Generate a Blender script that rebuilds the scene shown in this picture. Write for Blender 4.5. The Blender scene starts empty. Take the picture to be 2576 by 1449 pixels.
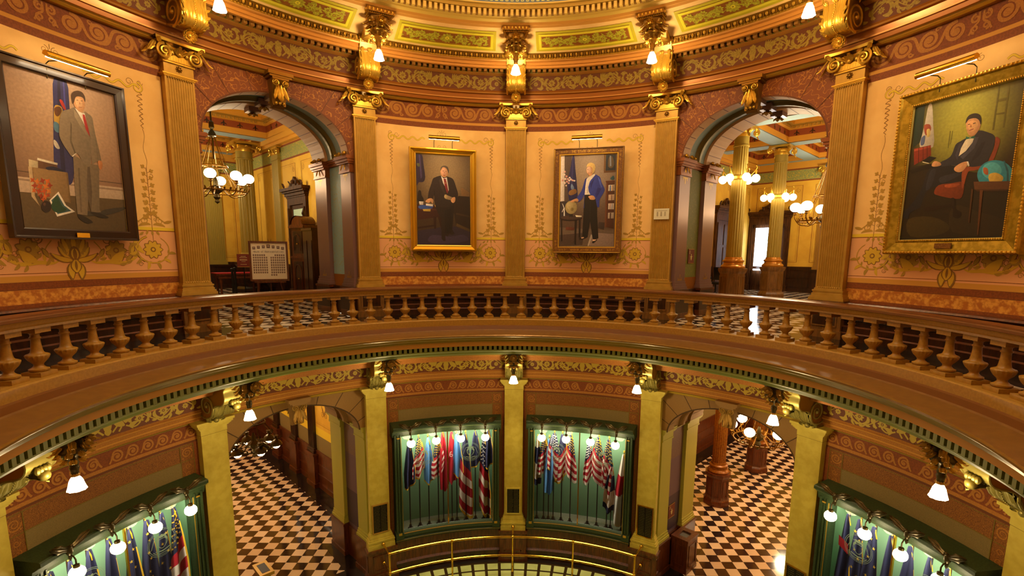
# Domed rotunda seen from the upper gallery. z = 0 is the camera's eye level, metres.
import bpy, math, random
from math import sin, cos, pi, sqrt, radians, degrees, atan2
from mathutils import Vector, Matrix
random.seed(7)
SC = bpy.context.scene
COL = SC.collection
ZU, ZL = -1.55, -8.5            # upper gallery floor, ground floor
S2 = sqrt(0.5)

# ------------------------------------------------------------------ materials
def lin(c):
    if isinstance(c, str):
        c = tuple(int(c[i:i+2], 16) / 255 for i in (0, 2, 4))
    return tuple((x / 12.92 if x <= 0.04045 else ((x + 0.055) / 1.055) ** 2.4) for x in c) + (1.0,)
MATS = {}
def mat(name, c='808080', rough=0.5, metal=0.0, emit=None, es=0.0, c2=None, scale=20.0, lo=0.4, hi=0.6,
        bump=0.0, bscale=60.0, kind='noise', coat=0.0, trans=0.0, spec=None):
    if name in MATS: return MATS[name]
    m = bpy.data.materials.new(name); m.use_nodes = True
    nt = m.node_tree; N = nt.nodes; L = nt.links
    b = N['Principled BSDF']
    raw = any(k in name for k in ('flag', 'niche', 'blue', 'violet', 'mauve', 'white', 'glass', 'globe', 'lit_', 'print', 'black', 'daylight', 'board', 'photo', 'star', 'case', 'grey_', 'label'))
    def lin(h, _l=globals()['lin']):
        q = _l(h); return q if raw else (q[0], min(1, q[1]*1.13), q[2]*.72, 1.0)
    b.inputs['Base Color'].default_value = lin(c)
    b.inputs['Roughness'].default_value = rough
    b.inputs['Metallic'].default_value = metal
    if spec is not None: b.inputs['Specular IOR Level'].default_value = spec
    if coat: b.inputs['Coat Weight'].default_value = coat; b.inputs['Coat Roughness'].default_value = 0.15
    if trans: b.inputs['Transmission Weight'].default_value = trans
    if emit is not None:
        b.inputs['Emission Color'].default_value = lin(emit); b.inputs['Emission Strength'].default_value = es
    tc = None
    def coord():
        nonlocal tc
        if tc is None: tc = N.new('ShaderNodeTexCoord')
        return tc.outputs['Object']
    if c2 is not None:
        mix = N.new('ShaderNodeMix'); mix.data_type = 'RGBA'
        mix.inputs[6].default_value = lin(c); mix.inputs[7].default_value = lin(c2)
        if kind == 'noise':
            t = N.new('ShaderNodeTexNoise'); t.inputs['Scale'].default_value = scale; t.inputs['Detail'].default_value = 3
            L.new(coord(), t.inputs['Vector'])
            mr = N.new('ShaderNodeMapRange'); mr.inputs['From Min'].default_value = lo; mr.inputs['From Max'].default_value = hi
            L.new(t.outputs['Fac'], mr.inputs['Value']); L.new(mr.outputs[0], mix.inputs[0])
        elif kind == 'squiggle':      # thin worm-like lines where a noise field crosses its middle
            t = N.new('ShaderNodeTexNoise'); t.inputs['Scale'].default_value = scale; t.inputs['Detail'].default_value = 0
            L.new(coord(), t.inputs['Vector'])
            s = N.new('ShaderNodeMath'); s.operation = 'MULTIPLY'; s.inputs[1].default_value = 1.0
            fr = N.new('ShaderNodeMath'); fr.operation = 'FRACT'
            sb = N.new('ShaderNodeMath'); sb.operation = 'SUBTRACT'; sb.inputs[1].default_value = 0.5
            ab = N.new('ShaderNodeMath'); ab.operation = 'ABSOLUTE'
            mr = N.new('ShaderNodeMapRange'); mr.inputs['From Min'].default_value = lo; mr.inputs['From Max'].default_value = hi
            mr.inputs['To Min'].default_value = 1.0; mr.inputs['To Max'].default_value = 0.0
            L.new(t.outputs['Fac'], s.inputs[0]); L.new(s.outputs[0], fr.inputs[0]); L.new(fr.outputs[0], sb.inputs[0])
            L.new(sb.outputs[0], ab.inputs[0]); L.new(ab.outputs[0], mr.inputs['Value']); L.new(mr.outputs[0], mix.inputs[0])
        elif kind == 'checker':
            t = N.new('ShaderNodeTexChecker'); t.inputs['Scale'].default_value = scale
            L.new(coord(), t.inputs['Vector']); L.new(t.outputs['Fac'], mix.inputs[0])
        elif kind == 'wood':
            mp = N.new('ShaderNodeMapping'); mp.inputs['Scale'].default_value = (scale, scale, scale * 0.12)
            t = N.new('ShaderNodeTexNoise'); t.inputs['Scale'].default_value = 1.0; t.inputs['Detail'].default_value = 4; t.inputs['Distortion'].default_value = 0.6
            L.new(coord(), mp.inputs[0]); L.new(mp.outputs[0], t.inputs['Vector'])
            mr = N.new('ShaderNodeMapRange'); mr.inputs['From Min'].default_value = lo; mr.inputs['From Max'].default_value = hi
            L.new(t.outputs['Fac'], mr.inputs['Value']); L.new(mr.outputs[0], mix.inputs[0])
        L.new(mix.outputs[2], b.inputs['Base Color'])
    if bump:
        t2 = N.new('ShaderNodeTexNoise'); t2.inputs['Scale'].default_value = bscale; t2.inputs['Detail'].default_value = 3
        L.new(coord(), t2.inputs['Vector'])
        bp = N.new('ShaderNodeBump'); bp.inputs['Strength'].default_value = bump; bp.inputs['Distance'].default_value = 0.01
        L.new(t2.outputs['Fac'], bp.inputs['Height']); L.new(bp.outputs[0], b.inputs['Normal'])
    m.diffuse_color = lin(c)
    MATS[name] = m
    return m

def vcol_mat(name, rough=0.45):
    m = bpy.data.materials.new(name); m.use_nodes = True
    N = m.node_tree.nodes; L = m.node_tree.links; b = N['Principled BSDF']
    a = N.new('ShaderNodeAttribute'); a.attribute_name = 'Col'
    b.inputs['Roughness'].default_value = rough
    tc = N.new('ShaderNodeTexCoord'); no = N.new('ShaderNodeTexNoise'); no.inputs['Scale'].default_value = 26; no.inputs['Detail'].default_value = 6
    L.new(tc.outputs['Object'], no.inputs['Vector']); mr = N.new('ShaderNodeMapRange'); mr.inputs['From Min'].default_value = .3; mr.inputs['From Max'].default_value = .7; mr.inputs['To Min'].default_value = .86; mr.inputs['To Max'].default_value = 1.12
    L.new(no.outputs['Fac'], mr.inputs['Value']); vm = N.new('ShaderNodeVectorMath'); vm.operation = 'SCALE'; L.new(a.outputs['Color'], vm.inputs[0]); L.new(mr.outputs[0], vm.inputs['Scale'])
    L.new(vm.outputs[0], b.inputs['Base Color'])
    MATS[name] = m
    return m

# ------------------------------------------------------------------ mesh builder
class MB:
    def __init__(s): s.v = []; s.f = []; s.m = []; s.M = Matrix.Identity(4); s.cm = 0; s.mats = []; s.fc = {}
    def use(s, m):
        if m not in s.mats: s.mats.append(m)
        s.cm = s.mats.index(m); return s
    def pt(s, p): s.v.append(tuple(s.M @ Vector(p))); return len(s.v) - 1
    def face(s, idx, col=None):
        s.f.append(tuple(idx)); s.m.append(s.cm)
        if col is not None: s.fc[len(s.f) - 1] = col
    def poly(s, pts, col=None): s.face([s.pt(p) for p in pts], col)
    def grid(s, fn, nu, nv, cu=False, cv=False, flip=False):
        base = len(s.v)
        for i in range(nu + (0 if cu else 1)):
            for j in range(nv + (0 if cv else 1)): s.pt(fn(i / nu, j / nv))
        W = nv + (0 if cv else 1); H = nu + (0 if cu else 1)
        for i in range(nu):
            for j in range(nv):
                a = base + i * W + j; b = base + ((i + 1) % H) * W + j
                c = base + ((i + 1) % H) * W + (j + 1) % W; d = base + i * W + (j + 1) % W
                s.face((a, d, c, b) if flip else (a, b, c, d))
    def box(s, x0, x1, y0, y1, z0, z1):
        p = [s.pt(q) for q in ((x0,y0,z0),(x1,y0,z0),(x1,y1,z0),(x0,y1,z0),(x0,y0,z1),(x1,y0,z1),(x1,y1,z1),(x0,y1,z1))]
        for q in ((3,2,1,0),(4,5,6,7),(0,1,5,4),(1,2,6,5),(2,3,7,6),(3,0,4,7)): s.face([p[k] for k in q])
    def lathe(s, prof, seg=16, o=(0,0,0), fn=None, sx=1.0, sy=1.0):
        def g(u, w):
            k = w * (len(prof) - 1); i = int(round(k)); r, z = prof[i]
            a = u * 2 * pi; rr = r * (fn(a, z) if fn else 1)
            return (o[0] + rr * cos(a) * sx, o[1] + rr * sin(a) * sy, o[2] + z)
        s.grid(g, seg, len(prof) - 1, cu=True)
    def tube(s, pts, r, seg=8, caps=True):
        P = [Vector(p) for p in pts]; n = len(P); rings = []
        up = None
        for i in range(n):
            t = (P[min(i+1, n-1)] - P[max(i-1, 0)]).normalized()
            if up is None: up = Vector((0,0,1)) if abs(t.z) < .9 else Vector((1,0,0))
            x = t.cross(up).normalized(); y = x.cross(t).normalized(); up = y
            rr = r(i / (n - 1)) if callable(r) else r
            rings.append([s.pt(P[i] + x * rr * cos(2*pi*k/seg) + y * rr * sin(2*pi*k/seg)) for k in range(seg)])
        for i in range(n - 1):
            for k in range(seg):
                s.face((rings[i][k], rings[i][(k+1) % seg], rings[i+1][(k+1) % seg], rings[i+1][k]))
        if caps: s.face(rings[0][::-1]); s.face(rings[-1])
    def ball(s, c, r, seg=10, rings=6, sz=1.0):
        s.lathe([(max(1e-4, r * sin(pi * i / rings)), -r * sz * cos(pi * i / rings)) for i in range(rings + 1)], seg, c)
    def leaf(s, o, d, w, L, W, curl=0.5, lobes=4, nu=10, ridge=0.25):
        """acanthus-like leaf: starts at o, grows along d, faces n=w, bends over towards w"""
        o = Vector(o); d = Vector(d).normalized(); n = Vector(w).normalized(); x = d.cross(n).normalized(); n = x.cross(d).normalized()
        def g(u, v):
            a = curl * u * u * 1.6
            cc = d * (L * u * cos(a * .6)) + n * (L * (sin(a) * .45 * u + .10 * sin(pi * u)))
            wd = W * (sin(pi * min(1, .12 + .88 * u)) ** .6) * (1 - .35 * abs(sin(lobes * pi * u))) * (1 if u < .98 else .15)
            t = v * 2 - 1
            return o + cc + x * (wd * t) + n * (ridge * W * ((1 - abs(t)) * .6 + .35 * cos(t * 3 * pi)))
        s.grid(g, nu, 6)
    def build(s, name, parent=None, matrix=None, sharp=38, smooth=True):
        me = bpy.data.meshes.new(name)
        me.from_pydata(s.v, [], s.f)
        for m in s.mats: me.materials.append(m)
        me.polygons.foreach_set('material_index', s.m)
        if s.fc:
            ca = me.color_attributes.new('Col', 'FLOAT_COLOR', 'CORNER')
            data = [0.0] * (len(me.loops) * 4); li = 0
            for k, f in enumerate(s.f):
                c = s.fc.get(k, (0.5, 0.5, 0.5))
                for q in range(len(f)):
                    cc = c[q] if isinstance(c[0], (tuple, list)) else c
                    data[li*4:li*4+4] = [cc[0], cc[1], cc[2], 1.0]; li += 1
            ca.data.foreach_set('color', data)
        me.update()
        if smooth:
            me.polygons.foreach_set('use_smooth', [True] * len(s.f))
            me.set_sharp_from_angle(angle=radians(sharp))
        ob = bpy.data.objects.new(name, me); COL.objects.link(ob)
        if parent is not None: ob.parent = parent
        if matrix is not None: ob.matrix_local = matrix
        return ob

def tag(o, label=None, cat=None, group=None, kind=None):
    if label: o['label'] = label
    if cat: o['category'] = cat
    if group: o['group'] = group
    if kind: o['kind'] = kind
    return o
def struct(o): o['kind'] = 'structure'; return o
def empty(name, M=None):
    o = bpy.data.objects.new(name, None); COL.objects.link(o); o.empty_display_size = .2
    if M is not None: o.matrix_world = M
    return o
def copy_tree(o, parent=None):
    c = o.copy(); COL.objects.link(c); c.parent = parent
    for ch in list(o.children): copy_tree(ch, c)
    return c

# ------------------------------------------------------------------ frames
def cyl(r, th, z):
    t = radians(th); return Vector((r * sin(t), r * cos(t), z))
def ringM(th, r=0.0, z=0.0):       # local x tangent (rightwards seen from the centre), y outwards
    return Matrix.Translation(cyl(r, th, z)) @ Matrix.Rotation(-radians(th), 4, 'Z')
def ring(mb, prof, th0, th1, step=1.25, seam=None):
    """prof: list of (r, z, material-for-the-span-that-follows)"""
    n = max(1, int(round((th1 - th0) / step)))
    for k in range(len(prof) - 1):
        (r0, z0, m), (r1, z1) = prof[k][:3], prof[k+1][:2]
        if m is not None: mb.use(m)
        mb.grid(lambda u, v: cyl(r0 + (r1-r0)*v, th0 + (th1-th0)*u, z0 + (z1-z0)*v), n, 1)
def cbox(mb, r0, r1, t0, t1, z0, z1):  # small box on the ring
    p = [mb.pt(cyl(r, t, z)) for z in (z0, z1) for (r, t) in ((r0,t0),(r0,t1),(r1,t1),(r1,t0))]
    for q in ((3,2,1,0),(4,5,6,7),(0,1,5,4),(1,2,6,5),(2,3,7,6),(3,0,4,7)): mb.face([p[k] for k in q])

# ------------------------------------------------------------------ flat painted ornament
def cr(pts, n=6, closed=False):     # Catmull-Rom
    out = []; N = len(pts)
    rng = N if closed else N - 1
    for i in range(rng):
        P = [pts[(i + k - 1) % N] if closed else pts[min(max(i + k - 1, 0), N - 1)] for k in range(4)]
        for j in range(n):
            t = j / n
            out.append(tuple(0.5 * ((2*P[1][a]) + (-P[0][a]+P[2][a])*t + (2*P[0][a]-5*P[1][a]+4*P[2][a]-P[3][a])*t*t + (-P[0][a]+3*P[1][a]-3*P[2][a]+P[3][a])*t**3) for a in range(len(pts[0]))))
    if not closed: out.append(tuple(pts[-1]))
    return out
class Brush:
    """draws thin painted shapes on a surface given by mp(a, b, lift)"""
    def __init__(s, mb, mp, lift=0.004): s.mb = mb; s.mp = mp; s.l = lift
    def rib(s, pts, w, m, closed=False, dl=0.0):
        s.mb.use(m); n = len(pts); ids = []
        for i in range(n):
            a = pts[(i-1) % n] if closed else pts[max(i-1, 0)]; b = pts[(i+1) % n] if closed else pts[min(i+1, n-1)]
            dx, dy = b[0]-a[0], b[1]-a[1]; l = sqrt(dx*dx+dy*dy) or 1e-6
            ww = (w(i/(n-1)) if callable(w) else w) / 2
            nx, ny = -dy/l*ww, dx/l*ww
            ids.append((s.mb.pt(s.mp(pts[i][0]+nx, pts[i][1]+ny, s.l+dl)), s.mb.pt(s.mp(pts[i][0]-nx, pts[i][1]-ny, s.l+dl))))
        for i in range(n if closed else n-1):
            p, q = ids[i], ids[(i+1) % n]; s.mb.face((p[0], p[1], q[1], q[0]))
    def rect(s, a0, a1, b0, b1, m, dl=0.0, n=None):
        s.mb.use(m); n = n or max(1, int(abs(a1-a0) / .12))
        s.mb.grid(lambda u, v: s.mp(a0+(a1-a0)*u, b0+(b1-b0)*v, s.l+dl), n, 1)
    def disc(s, a, b, r, m, n=12, dl=0.0, sy=1.0):
        s.mb.use(m); s.mb.poly([s.mp(a+r*cos(2*pi*k/n), b+r*sy*sin(2*pi*k/n), s.l+dl) for k in range(n)])
    def petal(s, a, b, ang, L, W, m, dl=0.0, curve=0.0):
        s.mb.use(m); n = 6; top = []; bot = []
        for i in range(n+1):
            t = i/n; w = W*sin(pi*min(1, t*.92+.04))**.8*.5; an = ang + curve*t
            x = a + L*t*cos(an); y = b + L*t*sin(an)
            top.append(s.mb.pt(s.mp(x-w*sin(an), y+w*cos(an), s.l+dl))); bot.append(s.mb.pt(s.mp(x+w*sin(an), y-w*cos(an), s.l+dl)))
        for i in range(n): s.mb.face((top[i], bot[i], bot[i+1], top[i+1]))
    def spiral(s, a, b, r0, r1, a0, turns, w, m, dl=0.0, n=None, sy=1.0, taper=.55):
        n = n or int(abs(turns)*16)+4
        pts = [(a+(r0+(r1-r0)*t)*cos(a0+turns*2*pi*t), b+(r0+(r1-r0)*t)*sy*sin(a0+turns*2*pi*t)) for t in [i/n for i in range(n+1)]]
        s.rib(pts, (lambda t: w*(1-taper*t)) , m, dl=dl)
        return pts
    def flower(s, a, b, r, m, mc, k=8, dl=0.0, mo=None):
        for i in range(k):
            if mo: s.petal(a, b, 2*pi*i/k, r*1.08, r*.72, mo, dl)
            s.petal(a, b, 2*pi*i/k, r, r*.52, m, dl+.001)
        s.disc(a, b, r*.30, mc, 10, dl+.002); s.disc(a, b, r*.16, m, 8, dl+.003)
    def text(s, word, a, b, h, m, dl=0.0, sx=1.0):
        w = 0
        adv = h*.86*sx
        x = a - adv*(len(word)-1)/2
        for ch in word:
            for st in GLYPH.get(ch, []):
                s.rib([(x+(p[0]-.5)*h*.62*sx, b+(p[1]-.5)*h) for p in st], h*.13, m, dl=dl)
            x += adv
GLYPH = {}
def _g(c, *st): GLYPH[c] = [[(int(q[0])/4, int(q[1])/4) for q in s.split()] for s in st]
_g('A','00 24 40','11 31');_g('B','00 04 34 43 32 02','32 41 30 00');_g('C','43 34 14 03 01 10 30 41');_g('D','00 04 24 42 20 00')
_g('E','40 00 04 44','02 32');_g('F','00 04 44','02 32');_g('G','43 34 14 03 01 10 30 41 42 22');_g('H','00 04','40 44','02 42');_g('I','20 24')
_g('J','44 41 30 10 01');_g('K','00 04','44 02 40');_g('L','04 00 40');_g('M','00 04 22 44 40');_g('N','00 04 40 44');_g('O','14 03 01 10 30 41 43 34 14')
_g('P','00 04 34 43 32 02');_g('Q','14 03 01 10 30 41 43 34 14','21 40');_g('R','00 04 34 43 32 02','22 40');_g('S','43 34 14 03 12 32 41 30 10 01');_g('T','04 44','24 20')
_g('U','04 01 10 30 41 44');_g('V','04 20 44');_g('W','04 10 22 30 44');_g('X','04 40','00 44');_g('Y','04 22 44','22 20');_g('Z','04 44 00 40')
_g('.','20 21');_g('6','34 14 02 01 10 30 41 32 02');_g('o','13 02 01 10 30 41 42 33 13');_g('n','00 03','02 13 33 42 40');_g('u','03 01 10 30 41','43 40')
_g('e','02 42 33 13 02 01 10 30 41');_g('f','20 23 34 44','12 32');_g('p','00 03 33 42 31 01');_g('r','00 03','02 13 33');_g('s','43 13 02 32 41 30 00')
_g('t','24 21 30 40','03 43');_g('a','13 33 42 40','42 12 01 10 30 41');_g('i','20 23','24 24');_g('v','03 20 43')
# ------------------------------------------------------------------ palette
peach = mat('peach_wall_paint', 'f6be8e', .75, c2='f0b684', scale=3, bump=.08, bscale=220)
brown = mat('brown_wall_paint', '8a4216', .7, c2='7a3810', scale=40)
dbrown = mat('dark_brown_paint', '6a3210', .6)
tan = mat('tan_stencil_paint', 'd08c40', .7)
orange = mat('orange_scroll_paint', 'b87434', .7, c2='a86628', scale=60)
pink = mat('pink_wall_paint', 'e6a084', .75)
yellow = mat('yellow_band_paint', 'e8bc38', .7)
olive = mat('olive_gold_paint', 'c09a34', .6); bloom = mat('golden_flower_paint', 'd2a030', .6)
dolive = mat('dark_olive_paint', '74601c', .65)
grained = mat('marbled_orange_band', 'b05f22', .5, c2='dd9348', scale=14, lo=.42, hi=.62, bump=.15, bscale=30)
stipple = mat('stippled_rust_panel', '6c3a14', .6, c2='9c5e26', scale=90, lo=.4, hi=.6)
stonegr = mat('stippled_grey_green_panel', '77663a', .75, c2='8d7a44', scale=110, lo=.35, hi=.65)
copper = mat('copper_glazed_moulding', 'ac6430', .26, .35, bump=.03)
copper2 = mat('copper_cornice_moulding', 'cf8a4e', .36, .3)
goldm = mat('gilded_moulding', 'd6a24a', .34, .75)
goldp = mat('bronze_gold_paint', 'bd8c48', .40, .4, c2='b48440', scale=6)
goldl = mat('bright_gilding', 'dca850', .36, .75)
gold_dk = mat('dark_gilt', '8a5c1c', .35, .6)  # darker gilding colour for bracket sides, keystones and chandelier arms
goldy = mat('ochre_pilaster_paint', 'cbb058', .5, c2='bfa24a', scale=6, bump=.05)
frieze_b = mat('frieze_brown', '6e3410', .65)
frieze_g = mat('frieze_gold_stencil', 'a8802e', .6, c2='94701f', scale=30)
verm = mat('vermiculated_arch_face', '84401a', .6, kind='squiggle', c2='b86e2c', scale=12, lo=.020, hi=.034)
granite = mat('pinkish_granite_voussoir', 'c88e74', .55, c2='dba58a', scale=160, lo=.3, hi=.7)
granb = mat('brown_granite_face', '8e6440', .6, c2='a97c50', scale=160, lo=.3, hi=.7)
blue = mat('pale_blue_panel', '8fa9b0', .6)
teal = mat('teal_blue_panel', '8fb0b4', .55, kind='squiggle', c2='a09a68', scale=12, lo=.012, hi=.024)
moss = mat('moss_damask_panel', '6d6a30', .55, kind='squiggle', c2='857a3c', scale=12, lo=.012, hi=.024)
bronze = mat('dark_bronze', '4a3a22', .35, .6)
purple = mat('mauve_pier_paint', '8a6a66', .3, .3)
wood = mat('dark_walnut', '3a1a0c', .3, kind='wood', c2='24100a', scale=22, coat=.3)
woodm = mat('reddish_mahogany', '6a3018', .32, kind='wood', c2='4c2010', scale=26, coat=.25)
woodl = mat('brown_pedestal_wood', '80502c', .4, kind='wood', c2='66401f', scale=20)
balu = mat('tan_baluster_paint', 'a87434', .40, c2='9c6a2c', scale=30)
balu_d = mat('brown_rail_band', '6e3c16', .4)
shelf_r = mat('reddish_ledge_paint', '7c4e22', .42, c2='72461c', scale=8)
ol_m = mat('olive_cornice_moulding', '8f7026', .4, .15)
sage = mat('sage_green_moulding', '7c7c3e', .5)
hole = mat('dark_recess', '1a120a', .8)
shade = mat('lit_glass_shade', 'fff4dc', .4, emit='ffdfa8', es=90)
globe = mat('lit_frosted_globe', 'fff4dc', .4, emit='ffdca4', es=11)
globe_c = mat('lit_case_globe', 'fff4dc', .4, emit='ffe6b4', es=16)
tube_e = mat('lit_lamp_strip', 'ffffff', .4, emit='ffe6bc', es=26)
shade_l = mat('lit_glass_shade_below', 'fff4dc', .4, emit='ffdfa8', es=62)
blackm = mat('black_iron', '15110d', .45, .3)

# ------------------------------------------------------------------ entablatures
def egg_row(mb, r, z, n, t0, t1, rr=.03, m=None, m2=None):
    step = 360 / n; k = int((t1 - t0) / step)
    for i in range(k):
        t = t0 + (i + .5) * step; mb.use(m)
        c = cyl(r, t, z); mb.M = Matrix.Translation(c) @ Matrix.Rotation(-radians(t), 4, 'Z')
        mb.lathe([(.001, -rr*1.2), (rr*.75, -rr*.6), (rr*.8, rr*.3), (.001, rr)], 5)
        mb.M = Matrix.Identity(4)
        if m2: mb.use(m2); cbox(mb, r-.005, r+.03, t+step*.4, t+step*.6, z-rr, z+rr)
T1 = 100
def griffin_frieze(br, hw, b0, h, m):
    bc = b0 + h/2
    for sg in (-1, 1):
        X = lambda a: sg*a
        A = lambda an: an if sg > 0 else pi-an
        stem = [(X(.30+(hw-.34)*t), bc+h*.34*sin(t*3*pi+.4)) for t in [i/40 for i in range(41)]]
        br.rib(stem, h*.06, m)
        for k, a0 in enumerate((.52, .93, 1.32)):
            f = 1 if k % 2 == 0 else -1; r = h*.40
            br.flower(X(a0), bc-.01*f, h*(.27 if k != 2 else .18), m, frieze_b, 8)
            pts = [(X(a0+r*1.15*cos(t)), bc-.01*f+r*sin(t)*f) for t in [(-.9+i/16*4.9) for i in range(17)]]
            br.rib(pts, lambda t: h*.10*(1-.6*t)+.008, m)
            for j in range(5):
                p = pts[2+j*3]; an = atan2(p[1]-bc, (p[0]-X(a0)))
                br.petal(p[0], p[1], an+.7*f*sg, h*.36, h*.15, m, curve=.8*f*sg)
                br.petal(p[0], p[1], an-.8*f*sg, h*.22, h*.10, m, curve=-.6*f*sg)
            br.petal(X(a0+.2), bc+h*.30*f, A(.5*f), h*.5, h*.2, m, curve=-.5*f*sg); br.petal(X(a0+.2), bc-h*.34*f, A(-.3*f), h*.4, h*.16, m, curve=.6*f*sg)
        ab = .17
        br.petal(X(ab+.10), bc-h*.18, A(2.5), h*.70, h*.36, m); br.petal(X(ab+.16), bc-h*.30, A(.3), h*.5, h*.22, m)
        for k in range(6): an = .75+k*.26; br.petal(X(ab+.12), bc-.02, A(an), h*.60, h*.14, m, curve=-.3*sg)
        br.disc(X(ab-.04), bc+h*.24, h*.11, m, 8); br.petal(X(ab-.07), bc+h*.22, A(2.9), h*.16, h*.1, m)
        br.rib(cr([(X(ab+.12), bc-h*.2), (X(ab+.26), bc-h*.40), (X(ab+.36), bc-h*.2), (X(ab+.30), bc+.02)], 4), h*.08, m)
        br.rib([(X(ab-.02), bc-h*.1), (X(ab-.1), bc-h*.36)], h*.09, m); br.rib([(X(ab+.05), bc-h*.2), (X(ab+.0), bc-h*.42)], h*.09, m)
    br.disc(0, bc+.01, h*.22, m, 10, sy=1.3); br.petal(0, bc-h*.46, pi/2, h*.4, h*.36, m)
    br.petal(0, bc+h*.2, pi/2, h*.30, h*.26, m)
    for q in (-1, 1): br.petal(0, bc+h*.2, pi/2+q*.7, h*.28, h*.16, m)

def entablature(name, dz, pal, panels):
    mb = MB()
    ring(mb, [(7.16, 3.62+dz, pal['g']), (7.05, 3.62+dz, pal['g']), (7.02, 3.645+dz, pal['g']), (7.04, 3.67+dz, pal['d']), (7.03, 3.69+dz, pal['a']),
              (7.00, 3.695+dz, pal['a']), (6.985, 3.76+dz, pal['a']), (6.95, 3.765+dz, pal['hi']), (6.945, 3.79+dz, pal['a']), (6.93, 3.87+dz, pal['a']),
              (6.87, 3.88+dz, pal['hi']), (6.85, 3.905+dz, pal['a']), (6.87, 3.93+dz, pal['a']), (6.88, 3.95+dz, pal['f']), (6.88, 4.29+dz, pal['c']),
              (6.80, 4.31+dz, pal['c']), (6.76, 4.32+dz, pal['dk']), (6.76, 4.46+dz, pal['dk']), (6.52, 4.46+dz, pal['c']), (6.50, 4.34+dz, pal['c']), (6.47, 4.31+dz, pal['c']), (6.40, 4.31+dz, pal['c']), (6.40, 4.36+dz, pal['c']), (6.36, 4.365+dz, pal['c']), (6.36, 4.42+dz, pal['c']), (6.30, 4.43+dz, pal['c']), (6.29, 4.455+dz, pal['g2']),
              (6.27, 4.46+dz, pal['g2']), (6.27, 4.48+dz, pal['d']), (6.25, 4.485+dz, pal['d']), (6.20, 4.54+dz, pal['d']), (6.17, 4.555+dz, pal['s']), (5.60, 4.715+dz, pal['s']), (5.40, 4.77+dz, pal['l']), (5.37, 4.80+dz, pal['l']), (5.33, 4.80+dz, None)], -T1, T1)
    n = 324; step = 360/n; k = int(2*T1/step); mb.use(pal['c'])
    for i in range(k):
        t = -T1 + i*step; cbox(mb, 6.66, 6.77, t, t+step*.55, 4.325+dz, 4.455+dz)
    if panels:
        egg_row(mb, 6.21, 4.51+dz, 324, -T1, T1, .036, pal['g3'], pal['d'])
        egg_row(mb, 6.258, 4.466+dz, 648, -72, 72, .016, pal['g3'])
    for c in (-75, -45, -15, 15, 45, 75):
        br = Brush(mb, lambda a, b, l, c=c: cyl(6.88-l, c+degrees(a/6.88), b+dz))
        griffin_frieze(br, 1.52, 3.955, .32, pal['fg'])
    return mb
mb = entablature('x', 0, dict(g=goldm, g2=goldm, g3=goldl, d=gold_dk, a=copper, hi=copper2, f=frieze_b, c=copper2, dk=dolive, s=peach, l=tan, fg=frieze_g), True)
# painted panels on the sloping soffit
sof = lambda r: 4.555 + (6.17-r)*(4.77-4.555)/(6.17-5.40)
gpan = mat('gold_green_panel_border', 'c0a62c', .5); gpan2 = mat('bright_gilt_panel_mould', 'f0d84c', .35, .3, bump=.5, bscale=45)
gpin = mat('damask_panel_ground', '8a4c18', .6); gpleaf = mat('damask_panel_leaf', 'b8a838', .55, c2='94821e', scale=30)
for c in (-75, -45, -15, 15, 45, 75):
    def rp(r, t): return cyl(r, c+t, sof(r)-.006)
    def frame(o0, o1, m, dz):
        mb.use(m)
        R0, R1, A = 6.10, 5.50, 10.6
        for (ra, rb, ta, tb) in ((R0-o0, R0-o1, -A+0, A), (R1+o1, R1+o0, -A, A)):
            mb.grid(lambda u, v: rp(ra+(rb-ra)*v, -(A-o0*8.8)+(2*(A-o0*8.8))*u)+Vector((0,0,-dz)), 12, 1)
        for sg in (-1, 1):
            mb.grid(lambda u, v: rp((R0-o1)+((R1+o1)-(R0-o1))*u, sg*(A-(o0+(o1-o0)*v)*8.8))+Vector((0,0,-dz)), 3, 1)
    frame(0, .07, gpan, .002); frame(.07, .13, gpan2, .012); frame(.13, .15, goldm, .006)
    mb.use(gpin); mb.grid(lambda u, v: rp(5.95-.30*v, -9.3+18.6*u)+Vector((0,0,-.003)), 12, 1)
    br = Brush(mb, lambda a, b, l: rp(5.80-b, degrees(a/5.8))+Vector((0,0,-.004-l)))
    br.flower(0, 0, .145, gpleaf, gpan2, 11)
    for sg in (-1, 1):
        for k, (a, b) in enumerate(((.24, .04), (.38, -.03), (.55, .04), (.70, -.02), (.82, .05))):
            br.flower(sg*a, b*1.4, .085+.02*(k % 2), gpleaf, gpin, 7)
            for j in range(4): br.petal(sg*(a+.06*(j-1.5)), -b*1.6-.02*(j % 2), (j*1.7+k), .11, .055, gpleaf, curve=.6)
            br.petal(sg*a, b, .8*sg + (0 if sg > 0 else pi), .15, .05, gpleaf, curve=.8); br.petal(sg*a, b, -.7*sg + (0 if sg > 0 else pi), .16, .05, gpleaf, curve=-.8)
        br.rib(cr([(sg*.1, 0), (sg*.24, -.06), (sg*.4, .05), (sg*.6, -.05), (sg*.84, 0)], 5), .016, gpleaf)
struct(mb.build('trim_1'))
mb = entablature('x', -7, dict(g=olive, g2=goldp, g3=goldm, d=dolive, a=orange, hi=tan, f=frieze_b, c=orange, dk=dolive, s=peach, l=tan, fg=olive), False)
struct(mb.build('trim_2'))

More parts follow.
